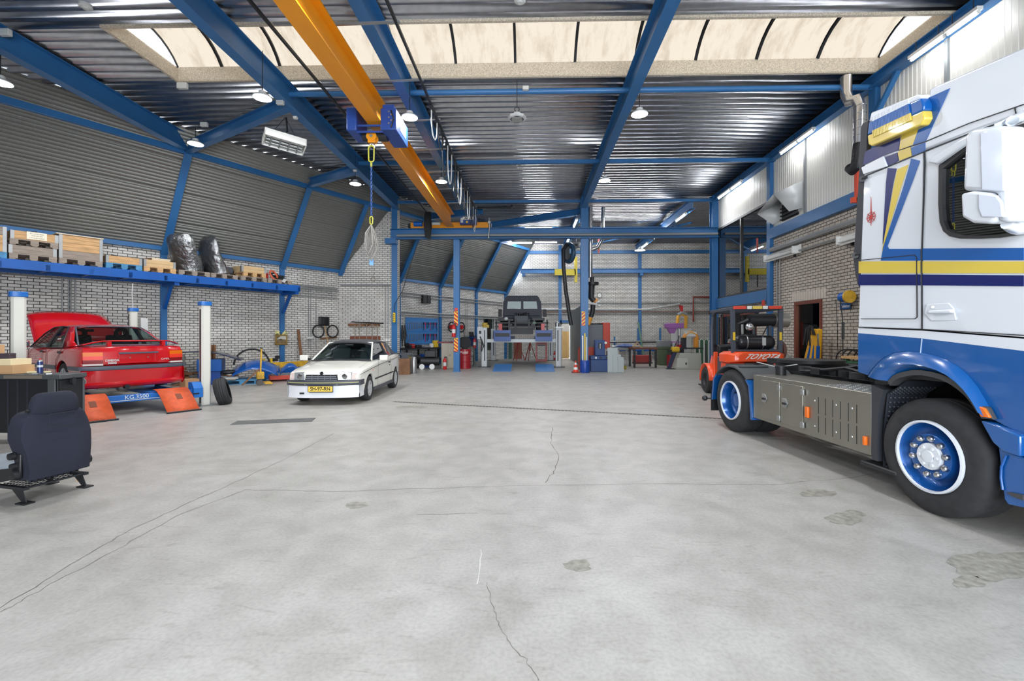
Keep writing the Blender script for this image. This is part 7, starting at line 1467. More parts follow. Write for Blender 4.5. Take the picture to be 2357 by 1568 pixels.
AF = MB().cyl((0.35, -0.45, 1.88), (0.35, 0.1, 1.88), 0.14, n=20).build('air_filter', M_BLK, FK); MB().cyl((0.35, -0.45, 1.88), (0.35, -0.75, 1.88), 0.17, n=20).build('filter_cap', mk('worn silver', (150, 146, 138), 0.4, 0.6), AF); MB().bar((0.3, -0.35, 1.2), (0.33, -0.35, 1.85), 0.06, 0.06).build('filter_stand', M_FG, AF); MB().tube([(0.33, 0.1, 1.88), (0.4, 0.3, 1.8), (0.6, 0.2, 1.2)], 0.05, 8).build('intake_hose', M_BLK, AF)
MB().sph((0.22, 0.12, 1.72), 0.1, 14).build('work_lamp', M_CHR, FK)
MB().tube([(0.22, -0.1, 1.3), (0.3, -0.2, 1.55), (0.3, -0.3, 1.75)], 0.012, 6).build('gas_hose', M_BLK, FK)
for s in (1, -1): MB().bx(2.1, s * 0.3 - 0.05, 0.1, 2.2, s * 0.3 + 0.05, 2.15).build('mast_channel', M_BLK, FK); MB().cyl((2.08, s * 0.2, 0.3), (2.08, s * 0.2, 2.0), 0.035, n=10).build('lift_cylinder', M_DK, FK); MB().bx(2.35, s * 0.3 - 0.06, 0.05, 3.4, s * 0.3 + 0.06, 0.09).build('fork', M_BLK, FK)
b = MB().bx(2.08, -0.42, 2.1, 2.22, 0.42, 2.17).bx(2.1, -0.35, 1.2, 2.2, 0.35, 1.28).bx(2.25, -0.5, 0.1, 2.35, 0.5, 0.2).bx(2.25, -0.5, 0.5, 2.35, 0.5, 0.6)
for k in range(7): b.bx(2.28, -0.5 + 0.16 * k, 0.6, 2.31, -0.47 + 0.16 * k, 1.3)
b.build('mast_carriage', M_BLK, FK); MB().tube([(2.1, 0.1, 2.1), (2.02, 0.12, 1.5), (2.05, 0.1, 0.6)], 0.02, 6).build('mast_hose', M_BLK, FK)
MB().bx(0.75, -0.25, 1.0, 1.2, 0.25, 1.12).bx(0.72, -0.25, 1.1, 0.82, 0.25, 1.55).build('seat', M_BLK, FK, 0.03); MB().torus((1.42, 0.05, 1.42), 0.15, 0.014, (-0.8, 0, 0.5), 20, 6).build('steering_wheel', M_BLK, FK); MB().bar((1.5, 0.05, 1.2), (1.43, 0.05, 1.41), 0.03, 0.03).build('steering_column', M_BLK, FK)
MB().cyl((0.5, -0.72, 1.18), (0.5, -0.66, 1.18), 0.2, n=20).build('hose_reel_disc', mk('rusty reel', (104, 72, 64), 0.6), FK)
# vent hood, silver duct
y0, y1 = 13.05, 14.35; z0, z1 = 4.98, 5.85
b = MB(); b.hexa([(XR - 0.02, y0, z0 + 0.1), (XR - 0.02, y1, z0 + 0.1), (XR - 0.03, y1, z0 + 0.1), (XR - 0.03, y0, z0 + 0.1), (XR - 0.02, y0, z1), (XR - 0.02, y1, z1), (XR - 0.03, y1, z1), (XR - 0.03, y0, z1)])
ap = [(XR - 0.55, (y0 + y1) / 2 - 0.25, z0 + 0.62), (XR - 0.55, (y0 + y1) / 2 + 0.35, z0 + 0.55)]
b.loft([[(XR - 0.02, y0, z1 + 0.05), (XR - 0.02, y1 - 0.2, z1 - 0.25)], [(XR - 0.6, y0 + 0.45, z0 + 0.68), (XR - 0.6, y1 + 0.1, z0 + 0.35)]], False, False)
b.add([(XR - 0.02, y0, z1 + 0.05), (XR - 0.6, y0 + 0.45, z0 + 0.68), (XR - 0.35, y0 + 0.1, z0 + 0.08), (XR - 0.02, y0, z0 + 0.15)], [(0, 1, 2, 3)]); b.add([(XR - 0.02, y1 - 0.2, z1 - 0.25), (XR - 0.6, y1 + 0.1, z0 + 0.35), (XR - 0.25, y1 - 0.15, z0 - 0.05), (XR - 0.02, y1 - 0.2, z0 + 0.1)], [(0, 1, 2, 3)])
VH = tag(b.build('vent_hood', mk('hood sheet', (196, 198, 198), 0.45, 0.1), solid=0.012, ang=6), 'pale folded sheet metal vent hood on the white wall panels', 'vent'); b = MB().bx(XR - 0.035, y0 + 0.2, z0 + 0.02, XR - 0.01, y1 - 0.25, z1 - 0.35)
for k in range(4): b.bx(XR - 0.09, y0 + 0.2, z0 + 0.05 + 0.11 * k, XR - 0.03, y1 - 0.25, z0 + 0.08 + 0.11 * k)
b.build('vent_grille', M_BLK, VH)
dp = [AX(1947, 196, 7.0), AX(1948, 218, 7.0), AX(1955, 234, 7.0), AX(1972, 228, 7.08), AX(1979, 245, 7.1), AX(1978, 330, 7.1)]; dp[0].z = 7.25
b = MB().tube(dp, 0.115, 14)
for k in range(6): b.torus(dp[4].lerp(dp[5], k / 5), 0.118, 0.008, (0, 0, 1), 18, 5)
DU = tag(b.build('ventilation_duct', mk('bright duct', (200, 200, 200), 0.22, 0.95), ang=50), 'silver elbowed ventilation duct hanging from the roof beside the truck', 'duct'); fp = [dp[5], dp[5] + V((0, 0.0, -0.3)), AX(1972, 382, 7.1), AX(1962, 392, 7.1), AX(1955, 386, 7.1)]; b = MB().tube(fp, [0.1, 0.1, 0.11, 0.11, 0.1], 14)
for k in range(14): q = fp[0].lerp(fp[2], k / 14); b.torus(q, 0.105, 0.012, (0, 0, 1), 16, 5)
b.build('flexible_hose', M_BLK, DU); one('hanging_strap', 'orange red bracket hanging on the post behind the truck cab', 'bracket', MB().bx(-0.03, -0.04, 0, 0.03, 0.04, 0.75).bx(-0.12, -0.04, -0.02, 0.04, 0.04, 0.1), mk('orange red bracket', (206, 72, 40), 0.5), AX(1972, 465, 7.4))
# things at the right wall behind the truck
p = AX(1946, 705, XR - 0.03); SG = thing('sign', 'blue enamel sign reading Toiletten on the brick wall', 'sign', p, R(-90)); MB().bx(-0.19, -0.012, -0.075, 0.19, 0, 0.075).build('sign_plate', mk('sign blue', (26, 78, 134), 0.3), SG, 0.004); text('sign_text', 'Toiletten', 0.105, M_WHT, SG, (0, -0.0135, 0), (R(90), 0, 0), 0.0006, 0.85, 0.001, 0.25)
p = AX(1945, 684, XR - 0.2); RE = thing('hose_reel', 'blue hose reel with yellow flange on the brick wall above the sign', 'hose reel', p, R(-90)); MB().cyl((-0.1, 0, 0), (0.12, 0, 0), 0.12, n=20).build('reel_drum', M_SHELF, RE); MB().cyl((0.12, 0, 0), (0.17, 0, 0), 0.15, n=20).build('reel_flange', M_JY, RE); MB().bx(-0.03, 0.0, -0.05, 0.03, 0.25, 0.05).build('reel_bracket', M_DK, RE); MB().tube([(-0.1, -0.15, -0.05), (-0.12, -0.1, -0.7), (-0.12, -0.1, -1.25)], 0.008, 5).build('pull_cord', M_BLK, RE)
MB().tube([(0.05, -0.15, -0.05), (0.06, -0.1, -0.5), (0.08, -0.1, -1.55)], 0.012, 5).build('air_hose', M_BLK, RE); MB().cyl((0.08, -0.1, -0.6), (0.08, -0.1, -1.0), 0.03, n=8).build('hose_sleeve', M_BLK, RE); MB().cyl((0.08, -0.1, -1.5), (0.08, -0.1, -1.65), 0.03, n=8).build('air_nozzle', M_RED, RE)
M_CY = mk('crane yellow', (232, 170, 30), 0.4)
for k, (x, lab) in enumerate(((1843, 'leftmost yellow lifting arm with blue ram leaning under the window'), (1858, 'middle yellow lifting arm with blue ram leaning under the window'), (1872, 'rightmost yellow lifting arm with blue ram leaning under the window'))):
    p = AX(x + 8, 835, 7.25); o = thing('hydraulic_lifter', lab, 'lifting arm', (p.x, p.y, 0.55), 0, 'lifting arms under the window', rot=(R(-8 + 6 * k), R(10), R(-90))); MB().bx(-0.06, -0.06, 0, 0.06, 0.06, 1.15).build('arm_beam', M_CY, o, 0.01); MB().cyl((0.11, -0.06, 0.1), (0.11, -0.06, 0.75), 0.04, n=12).build('ram', M_SHELF, o); MB().cyl((0.11, -0.06, 0.75), (0.08, -0.06, 1.05), 0.02, n=10).build('ram_rod', M_CHR, o); MB().tube([(0.0, -0.08, 1.0), (-0.1, -0.1, 1.22), (-0.2, -0.1, 1.15), (-0.16, -0.1, 0.7)], 0.02, 6).build('hydraulic_hose', M_BLK, o)
one('arm_crate', 'low blue and yellow steel block below the lifting arms', 'block', MB().bx(-0.3, -0.7, 0, 0.3, 0.7, 0.55), M_CY, (7.1, 12.3, 0), 0, None, 0.01); one('steel_channel', 'blue steel channel beside the yellow block under the window', 'channel', MB().bx(-0.1, -0.12, 0, 0.1, 0.12, 0.85), M_SHELF, (6.7, 12.4, 0), R(8))
b = MB(); b.grid(lambda u, v: (0.34 * math.cos(2 * PI * u) * math.sin(PI * (0.05 + 0.6 * v)) * (1 + 0.15 * math.sin(9 * u * PI)), 0.3 * math.sin(2 * PI * u) * math.sin(PI * (0.05 + 0.6 * v)), 0.32 * math.cos(PI * (0.05 + 0.6 * v))), 24, 8); one('grey_cloth', 'crumpled grey cloth thrown over the yellow block', 'cloth', b, mk('grey cloth', (134, 132, 130), 0.95, 0, 0.2, 12), (6.95, 12.75, 0.72), ang=70)
p = AX(1920, 820, 7.1); o = thing('work_bench', 'green framed bench with pale wooden top behind the truck cab', 'bench', (7.25, 9.3, 0)); MB().bx(-0.38, -0.9, 1.02, 0.38, 0.9, 1.08).build('bench_top', M_WOOD, o, 0.005)
for x in (-0.32, 0.32):
    for y in (-0.8, 0.8): MB().bx(x - 0.04, y - 0.04, 0, x + 0.04, y + 0.04, 1.02).build('leg', M_GRN, o)
MB().bx(-0.34, -0.85, 0.9, 0.34, 0.85, 0.98).build('bench_rail', M_GRN, o)
one('storage_bin', 'bright green plastic bin on the wooden bench', 'bin', MB().bx(-0.18, -0.3, 0, 0.18, 0.3, 0.02).bx(-0.18, -0.3, 0, -0.16, 0.3, 0.17).bx(0.16, -0.3, 0, 0.18, 0.3, 0.17).bx(-0.18, -0.3, 0, 0.18, -0.28, 0.17).bx(-0.18, 0.28, 0, 0.18, 0.3, 0.17), mk('bin green', (24, 128, 74), 0.4), (7.2, 9.25, 1.082), 0.2)
one('black_back_pad', 'black padded cushion standing behind the green bin', 'cushion', MB().box((0, 0, 0.3), (0.16, 0.5, 0.6)), M_BLK, (7.52, 9.0, 1.084), 0.1, None, 0.06)
b = MB()
for k in range(4): b.torus((0, 0.15 * k, 0), 0.25, 0.014, (1, 0.2 * k, 0), 22, 5)
one('hanging_hose', 'loops of dark hose against the wall beside the bench', 'hose', b, M_BLK, (7.6, 10.6, 0.95)); one('small_wall_box', 'small fire notice plate beside the blue upper window post', 'notice', MB().bx(-0.09, -0.006, -0.13, 0.09, 0, 0.13).bx(-0.05, -0.012, -0.08, 0.05, -0.006, 0.1), mk('notice red', (196, 60, 44), 0.4), AX(1757, 700, XR - 0.13), R(-90))
b = MB()
for k in range(4): b.bx(-0.3 + 0.16 * k, -0.05, -0.06, -0.18 + 0.16 * k, 0, 0.06)
one('switch_row', 'row of grey switch boxes above the unlit wall fitting', 'switches', b, M_GRY, AX(1783, 572, XR - 0.02), R(-90), None, 0.01)
b = MB().bx(-0.5, -0.4, 0, 0.5, 0.4, 0.6); one('wooden_crate', 'orange timber crate standing in the dim room behind the upper window', 'crate', b, M_WOOD, (9.2, 15.6, 3.42), 0.1, None, 0.01)
# ================================================================= BACK OF THE HALL
def at(px, py, y): return AY(px, py, y)
# ---- striped plates, extinguishers on the two posts
def stripes(name, lab, x, y, z0, z1, w, flip):
    o = thing(name, lab, 'warning plate', (x, y, z0), 0, 'striped warning plates on the posts'); h = z1 - z0; b = MB().bx(-w / 2, -0.006, 0, w / 2, 0, h); b.build('plate', mk('signal yellow', (236, 190, 60), 0.4), o); b = MB(); n = 4
    for k in range(-1, n):
        a = k * h / n; e = h / n / 2; q = [(-w / 2, a + w * 0.8), (w / 2, a), (w / 2, a + e), (-w / 2, a + w * 0.8 + e)]; q = [(p[0] * (1 if flip else -1), min(h, max(0, p[1]))) for p in q]
        if q[0][1] < h or q[1][1] < h:
            if len({p for p in q}) > 2: b.prism(q, -0.009, -0.006, 'xz')
    b.build('red_stripe', M_RED, o); return o
yp = 18.8
for (px, y0, y1, lab, fl) in ((1049.5, 716, 750, 'upper striped plate on the slim blue post', 1), (1049.5, 778, 810, 'lower striped plate on the slim blue post, below the extinguisher', 1), (1343, 717, 750, 'striped plate on the dark blue post beside the barrel', 0)):
    a, c = at(px, y1, yp), at(px, y0, yp); stripes('warning_plate', lab, a.x, yp, a.z, c.z, 0.17 if px < 1300 else 0.15, fl)
p = at(1050, 713, yp); one('fire_sign', 'small red pictogram plate at the top of the slim blue post', 'sign', MB().bx(-0.06, -0.006, -0.07, 0.06, 0, 0.07), mk('sign red', (206, 60, 44), 0.4), (p.x, yp, p.z))
def extinguisher(p, lab, grp='red fire extinguishers'):
    o = thing('fire_extinguisher', lab, 'fire extinguisher', p, 0, grp); MB().lathe([(0.0, 0.0), (0.075, 0.0), (0.08, 0.02), (0.08, 0.4), (0.06, 0.46), (0.025, 0.49), (0.025, 0.53), (0, 0.53)], n=18).build('bottle', M_RED, o); MB().bx(-0.03, -0.02, 0.52, 0.09, 0.02, 0.57).build('valve', M_BLK, o); MB().tube([(0.05, 0, 0.53), (0.11, -0.02, 0.45), (0.095, -0.03, 0.15)], 0.014, 6).build('hose', M_BLK, o); MB().lathe([(0.081, 0.16), (0.081, 0.32)], n=14, a0=R(200), a1=R(330)).build('label', M_LGR, o); return o
a = at(1045, 776, 18.75); extinguisher((a.x, 18.7, a.z), 'fire extinguisher hanging on the slim blue post between the striped plates')
extinguisher((at(1024, 838, 20).x, 20.0, 0), 'fire extinguisher standing on the floor before the beige cabinet'); p = at(1093, 802, 23.3); extinguisher((p.x, 23.2, p.z), 'fire extinguisher hanging under the blue laptop shelf'); extinguisher((at(1277, 826, 27.4).x, 27.4, 0), 'fire extinguisher standing by the rear right lift post')
# ---- four post lift with the blue platform ends
zL = 1.33; BL = thing('car_lift', 'pale grey four post lift at the back raised under the dark pickup', 'car lift', (0, 0, 0)); xl, xr_ = at(1115, 845, 21.6).x, at(1285, 845, 21.6).x
M_LP = mk('pale lift grey', (196, 200, 202), 0.4)
for y in (21.6, 27.0):
    for x in (xl, xr_ - (0.1 if y > 25 else 0)):
        P_ = MB().bx(x - 0.13, y - 0.13, 0.02, x + 0.13, y + 0.13, 1.88).build('post', M_LP, BL, 0.02); MB().bx(x - 0.3, y - 0.22, 0, x + 0.3, y + 0.22, 0.025).build('foot_plate', M_DK, P_); MB().bx(x + (0.0 if x < 0 else -0.05), y - 0.135, 0.3, x + (0.05 if x < 0 else 0), y - 0.129, 1.75).build('slot', M_DK, P_)
    MB().bx(xl + 0.1, y - 0.08, zL - 0.16, xr_ - 0.1, y + 0.08, zL).build('cross_beam', M_LP, BL, 0.01)
M_LB2 = mk('platform blue', (28, 70, 140), 0.4)
for x0, x1 in ((at(1137, 770, 21.4).x, at(1176, 770, 21.4).x), (at(1232, 770, 21.4).x, at(1271, 770, 21.4).x)):
    RU = MB().bx(x0, 21.3, zL - 0.05, x1, 27.3, zL + 0.12).build('runway', M_LB2, BL, 0.01); MB().bx(x0, 21.28, zL - 0.1, x1, 21.36, zL + 0.1).bx(x0, 21.28, zL + 0.28, x1, 21.36, zL + 0.42).bx(x0, 21.28, zL + 0.1, x0 + 0.06, 21.36, zL + 0.3).bx(x1 - 0.06, 21.28, zL + 0.1, x1, 21.36, zL + 0.3).build('stop_frame', M_LB2, RU); MB().bx(x0 + 0.05, 21.31, zL + 0.1, x1 - 0.05, 21.33, zL + 0.28).build('stop_gap', M_BLK, RU)
for x0, x1 in ((at(1133, 856, 18.9).x, at(1176, 856, 18.9).x), (at(1233, 856, 18.9).x, at(1277, 856, 18.9).x)):
    b = MB(); b.hexa([(x0, 18.9, 0.005), (x1, 18.9, 0.005), (x1, 20.4, 0.2), (x0, 20.4, 0.2), (x0, 18.9, 0.02), (x1, 18.9, 0.02), (x1, 20.4, 0.225), (x0, 20.4, 0.225)]); RA = one('drive_on_ramp', 'left blue drive-on ramp plate lying before the rear lift' if x0 < -0.5 else 'right blue drive-on ramp plate lying before the rear lift', 'ramp', b, mk('ramp blue', (52, 112, 172), 0.45), grp='blue ramp plates')
    for k in range(8): xx = x0 + (x1 - x0) * (k + 0.5) / 8; MB().hexa([(xx - 0.02, 18.95, 0.026), (xx + 0.02, 18.95, 0.026), (xx + 0.02, 20.35, 0.221), (xx - 0.02, 20.35, 0.221), (xx - 0.02, 18.95, 0.034), (xx + 0.02, 18.95, 0.034), (xx + 0.02, 20.35, 0.23), (xx - 0.02, 20.35, 0.23)]).build('ramp_rib', MATS['ramp blue'], RA)
    MB().bx(x0 + 0.05, 20.3, 0, x1 - 0.05, 20.38, 0.19).build('ramp_foot', M_LB2, RA)
PB = MB().bx(xl - 0.32, 21.4, 1.32, xl - 0.05, 21.47, 1.9).build('control_panel', M_LP, BL, 0.01); MB().bx(xl - 0.24, 21.39, 1.58, xl - 0.13, 21.4, 1.72).build('panel_socket', M_BLK, PB); MB().tube([(xl - 0.18, 21.38, 1.45), (xl + 0.0, 21.35, 1.0), (xl - 0.12, 21.38, 0.75), (xl - 0.1, 21.45, 1.25)], 0.03, 6).build('panel_cable', M_BLK, BL)
one('lift_motor', 'yellow and black motor on top of the front left post of the rear lift', 'motor', MB().cyl((0, 0, 0), (0, 0, 0.22), 0.13, n=14).box((0.1, 0, 0.05), (0.2, 0.16, 0.14)), mk('dull yellow', (176, 148, 50), 0.5), (xl + 0.02, 21.6, 1.885)); one('lift_bottle', 'grey bottle on top of the front right post of the rear lift', 'bottle', MB().lathe([(0, 0), (0.1, 0.02), (0.11, 0.2), (0.06, 0.26), (0, 0.27)], n=14).bx(-0.08, -0.08, -0.0, 0.3, 0.08, 0.02), M_STL, (xr_ - 0.05, 21.6, 1.885))
# ---- dark blue pickup with bare chassis on it
xc = (at(1157, 700, 23.4).x + at(1247, 700, 23.4).x) / 2; PK = thing('pickup_truck', 'dark navy pickup with bare rear chassis raised on the rear lift', 'pickup', (xc, 21.7, zL + 0.12)); M_NV = mk('navy vehicle paint', (14, 19, 40), 0.4, coat=0.0, spec=0.25)
def T_(x): return x - xc
cwid = (at(1247, 700, 23.4).x - at(1157, 700, 23.4).x) / 2
b = MB(); yc = 1.7
sec = [(-cwid, 0.55), (-cwid, 1.15), (-cwid * 0.97, 1.75), (-cwid * 0.86, 2.0), (-cwid * 0.75, 2.1), (cwid * 0.75, 2.1), (cwid * 0.86, 2.0), (cwid * 0.97, 1.75), (cwid, 1.15), (cwid, 0.55)]
win1 = [(-cwid * 0.78, 1.42), (-0.06, 1.42), (-0.06, 1.80), (-cwid * 0.74, 1.80)]; win2 = [(-p[0], p[1]) for p in reversed(win1)]
ring_panel(b, [(-cwid, 1.15), (0, 1.15), (0, 2.1), (-cwid * 0.75, 2.1), (-cwid * 0.86, 2.0), (-cwid * 0.97, 1.75)], win1, yc, yc + 0.05); ring_panel(b, [(0, 1.15), (cwid, 1.15), (cwid * 0.97, 1.75), (cwid * 0.86, 2.0), (cwid * 0.75, 2.1), (0, 2.1)], win2, yc, yc + 0.05)
b.bx(-cwid, yc, 0.5, cwid, yc + 0.05, 1.15); b.loft([[(p[0], y, p[1]) for p in sec] for y in (yc + 0.02, yc + 1.5)], False, False); b.bx(-cwid, yc + 1.5, 0.5, cwid, yc + 2.6, 1.2); b.bx(-cwid, yc + 1.46, 1.2, -cwid + 0.08, yc + 1.5, 1.9); b.bx(cwid - 0.08, yc + 1.46, 1.2, cwid, yc + 1.5, 1.9)
CABP = b.build('cab', M_NV, PK)
for w in (win1, win2): MB().prism(w, yc + 0.02, yc + 0.03, 'xz').build('rear_window', M_CGL, CABP)
MB().prism([(-cwid * 0.9, 1.2), (cwid * 0.9, 1.2), (cwid * 0.85, 1.85), (-cwid * 0.85, 1.85)], yc + 1.47, yc + 1.48, 'xz').build('windscreen', M_CGL, CABP)
for k in range(5): MB().bx(-0.6 + 0.27 * k, yc - 0.01, 1.93, -0.5 + 0.27 * k, yc, 1.95).build('vent_slot', M_BLK, CABP)
for k in range(4): MB().cyl((-cwid + 0.1, yc - 0.005, 0.7 + 0.12 * k), (cwid - 0.1, yc - 0.005, 0.7 + 0.12 * k), 0.015, n=6).build('press_line', M_NV, CABP)
for s in (-0.5, 0.5): MB().box((s, yc + 0.5, 1.42), (0.3, 0.1, 0.24)).build('head_rest', M_BLK, CABP, 0.03)
for s in (1, -1): MB().bx(s * (cwid + 0.1), yc + 0.9, 1.05, s * (cwid + 0.28), yc + 0.96, 1.45).build('door_mirror', M_BLK, PK, 0.02); MB().bar((s * cwid, yc + 0.95, 1.4), (s * (cwid + 0.15), yc + 0.93, 1.38), 0.02, 0.02).build('mirror_arm', M_BLK, PK)
fw2 = (at(1262, 740, 21.6).x - at(1138, 740, 21.6).x) / 2
b = MB()
for s in (1, -1): b.bx(s * 0.5 - 0.05, 0.0, 0.5, s * 0.5 + 0.05, 4.0, 0.66)
b.bx(-fw2, 0.0, 0.62, fw2, 0.07, 0.68).bx(-fw2, 0.05, 0.44, fw2, 0.12, 0.51).bx(-fw2 * 0.98, 0.0, 0.3, -fw2 * 0.92, 0.1, 0.8).bx(fw2 * 0.92, 0.0, 0.3, fw2 * 0.98, 0.1, 0.8)
for x in (-0.6, -0.3, 0.35, 0.6): b.bx(x - 0.04, -0.02, 0.3, x + 0.04, 0.05, 0.85)
b.bx(-0.55, 0.2, 0.1, 0.55, 0.9, 0.42).bx(-1.15, 0.2, 0.75, -0.4, 1.4, 0.86).bx(0.5, 0.2, 0.78, 1.1, 1.4, 0.9); b.build('chassis', M_BLK, PK)
b = MB()
for k in range(7): b.tube([(-0.3 + 0.1 * k, 0.5, 0.85), (-0.35 + 0.12 * k, 0.6, 1.12 + 0.03 * (k % 3)), (0.05 * k - 0.2, 0.8, 1.1), (0.1, 1.2, 0.9)], 0.03, 6)
b.bx(-0.35, 0.4, 0.7, 0.3, 0.9, 1.0); b.build('winch_cable', M_DK, PK); MB().sph((-0.75, 0.15, 0.85), 0.1, 10, (1, .6, .8)).build('air_tank', M_LGR, PK); MB().bx(0.52, -0.03, 0.6, 0.68, 0.0, 0.7).build('number_plate', mk('dark green plate', (24, 84, 50), 0.4), PK)
for s in (1, -1): MB().bx(s * fw2 * 0.72, -0.04, 0.28, s * fw2 * 0.86, 0.0, 0.62).build('tail_lamp', M_RED, PK, 0.01)
for s in (1, -1):
    for y in (0.75, 3.5): W = MB().lathe([(0.2, 0), (0.36, 0.0), (0.39, 0.04), (0.39, 0.28), (0.36, 0.32), (0.2, 0.32)], (s * (fw2 * 0.82), y, 0.39), (-s, 0, 0), 26).build('wheel', M_RUB, PK); MB().lathe([(0.21, 0.01), (0.1, 0.08), (0, 0.08)], (s * (fw2 * 0.82), y, 0.39), (-s, 0, 0), 18).build('rim', M_DK, W)
# ---- under and behind the lift
for (x0, x1, y, h_, lab) in ((1233, 1259, 26.0, 1.1, 'bright red press frame standing under the right runway'),):
    a, c = at(x0, 800, y).x, at(x1, 800, y).x; o = thing('press_frame', lab, 'press', (0, y, 0)); MB().bx(a, -0.04, 0, a + 0.09, 0.04, h_).build('upright', M_RED, o); MB().bx(c - 0.09, -0.04, 0, c, 0.04, h_).build('upright', M_RED, o); MB().bx(a, -0.05, 0.02, c, 0.05, 0.12).build('base_bar', M_RED, o); MB().bx(a, -0.05, h_ - 0.12, c, 0.05, h_).build('top_bar', M_RED, o); MB().bx(a + 0.1, -0.03, h_ - 0.2, c - 0.1, 0.03, h_ - 0.14).build('press_table', M_DK, o)
for (px, lab) in ((1193, 'left red tripod stand under the rear lift'), (1220, 'middle red tripod stand under the rear lift')):
    x = at(px, 820, 26.5).x; o = thing('tripod_stand', lab, 'stand', (x, 26.5, 0), 0, 'red tripod stands')
    for k in range(3): a = 2 * PI * k / 3 + 0.3; MB().bar((0, 0, 1.1), (0.4 * math.cos(a), 0.4 * math.sin(a), 0.02), 0.035, 0.035).build('leg', mk('dull red', (150, 44, 38), 0.5), o)
    MB().cyl((0, 0, 0.6), (0, 0, 1.15), 0.03, n=8).build('centre_tube', MATS['dull red'], o)
one('brown_board', 'brown board leaning on the back wall behind the lift', 'board', MB().bx(-0.25, -0.02, 0, 0.25, 0.02, 1.2), mk('red brown board', (120, 66, 46), 0.6), (at(1192, 800, 28.7).x, 28.75, 0), rot=(R(-6), 0, 0)); one('green_board', 'narrow dark green board leaning behind the rear lift', 'board', MB().bx(-0.1, -0.02, 0, 0.1, 0.02, 1.3), mk('dark green', (30, 70, 60), 0.6), (at(1174, 800, 28.6).x, 28.75, 0), rot=(R(-6), 0, 0))
# ---- tool board on the angled wall
t0, t1 = LT(934, 760, 0.06)[0], LT(1008, 760, 0.06)[0]; zb0, zb1 = LT(970, 793, 0.06)[1], LT(970, 732, 0.06)[1]
TB = thing('tool_board', 'light blue perforated tool board on the angled brick wall', 'tool board', LP((t0 + t1) / 2, 0.03, zb0), LRZ); w_ = t1 - t0; hb = zb1 - zb0; MB().bx(-w_ / 2, -0.03, 0, w_ / 2, 0, hb).build('board_panel', mk('tool board blue', (58, 122, 186), 0.5), TB)
for z in (0.02, hb * 0.48, hb - 0.04): MB().bx(-w_ / 2, -0.045, z, w_ / 2, -0.03, z + 0.02).build('board_rail', M_BLUE, TB)
sp = None; k_ = 0
for row, (zz, n) in enumerate(((hb * 0.80, 18), (hb * 0.36, 18))):
    for i in range(n):
        x = -w_ / 2 + 0.12 + i * (w_ - 0.24) / (n - 1); kind = 0 if i < 9 else 1; L_ = 0.34 - 0.016 * (i % 9) if kind == 0 else 0.22 + 0.05 * ((i * 7 + row) % 4)
        pos = LP((t0 + t1) / 2 + x, 0.085, zb0 + zz)
        b = MB()
        if kind == 0: b.bar((0, 0, 0), (0, 0, -L_), 0.028, 0.012).torus((0, 0, 0.02), 0.024, 0.009, (0, 1, 0), 10, 5).box((0, 0, -L_), (0.05, 0.012, 0.05))
        else: b.bar((0, 0, 0.05), (0, 0, -0.06), 0.04, 0.03).bar((0, 0, -0.05), (0.02 * ((i % 3) - 1), 0, -L_), 0.022, 0.014)
        one('spanner' if kind == 0 else 'hand_tool', ('steel spanner hanging in the %s row of the blue tool board' if kind == 0 else 'dark handled tool hanging in the %s row of the blue tool board') % ('upper', 'lower')[row], 'spanner' if kind == 0 else 'hand tool', b, M_STL if kind == 0 else (M_BLK, M_RED, M_DK)[i % 3], pos, LRZ, ('spanners' if kind == 0 else 'hand tools') + ' in the %s row of the tool board' % ('upper', 'lower')[row])
# ---- bench and clutter along that wall
def LW(px, s, z=0.0): t = (hit(px, 760, P0 + LN * s, LN) - P0).dot(LD); return LP(t, s, z)
WB_ = thing('work_bench', 'dark steel work bench below the blue tool board', 'bench', LW(975, 0.5), LRZ); MB().bx(-1.5, -0.42, 0.84, 1.5, 0.42, 0.9).build('bench_top', M_DK, WB_)
for x in (-1.4, 0.0, 1.4):
    for y in (-0.36, 0.36): MB().bx(x - 0.035, y - 0.035, 0, x + 0.035, y + 0.035, 0.84).build('leg', M_BLK, WB_)
MB().bx(-1.4, -0.4, 0.3, 1.4, 0.36, 0.33).build('bench_shelf', M_BLK, WB_)
for (px, s, z, nm, lab, cat, d, m) in ((948, 0.6, 0.902, 'tin_can', 'red tin on the bench below the tool board', 'tin', (0.2, 0.2, 0.2), M_RED), (962, 0.5, 0.902, 'parts_box', 'small dark box on the bench below the tool board', 'box', (0.3, 0.25, 0.14), M_DK), (980, 0.55, 0.902, 'parts_tray', 'grey tray on the bench below the tool board', 'tray', (0.34, 0.3, 0.08), M_GRY), (1002, 0.5, 0.902, 'oil_canister', 'yellow canister at the right end of the tool bench', 'canister', (0.26, 0.18, 0.34), M_YPL), (993, 0.6, 0.902, 'paper_box', 'white box beside the yellow canister on the bench', 'box', (0.16, 0.14, 0.2), M_WHT), (980, 1.2, 0.0, 'blue_tank', 'blue square drum standing under the tool bench', 'drum', (0.42, 0.4, 0.62), M_LB2), (955, 1.3, 0.0, 'white_jar', 'white plastic jar on the floor before the tool bench', 'jar', (0.16, 0.16, 0.2), M_WHT)):
    one(nm, lab, cat, MB().box((0, 0, d[2] / 2), d), m, LW(px, s, z), LRZ, None, 0.02)
VI = one('bench_vise', 'dark bench vise on the left end of the tool bench', 'vise', MB().box((0, 0, 0.08), (0.16, 0.3, 0.16)).box((0, 0.1, 0.2), (0.2, 0.08, 0.1)).cyl((0, -0.3, 0.12), (0, 0.1, 0.12), 0.02, n=8), M_DK, LW(940, 0.65, 0.902), LRZ); MB().cyl((-0.12, -0.3, 0.12), (0.12, -0.3, 0.12), 0.01, n=6).build('vise_handle', M_STL, VI)
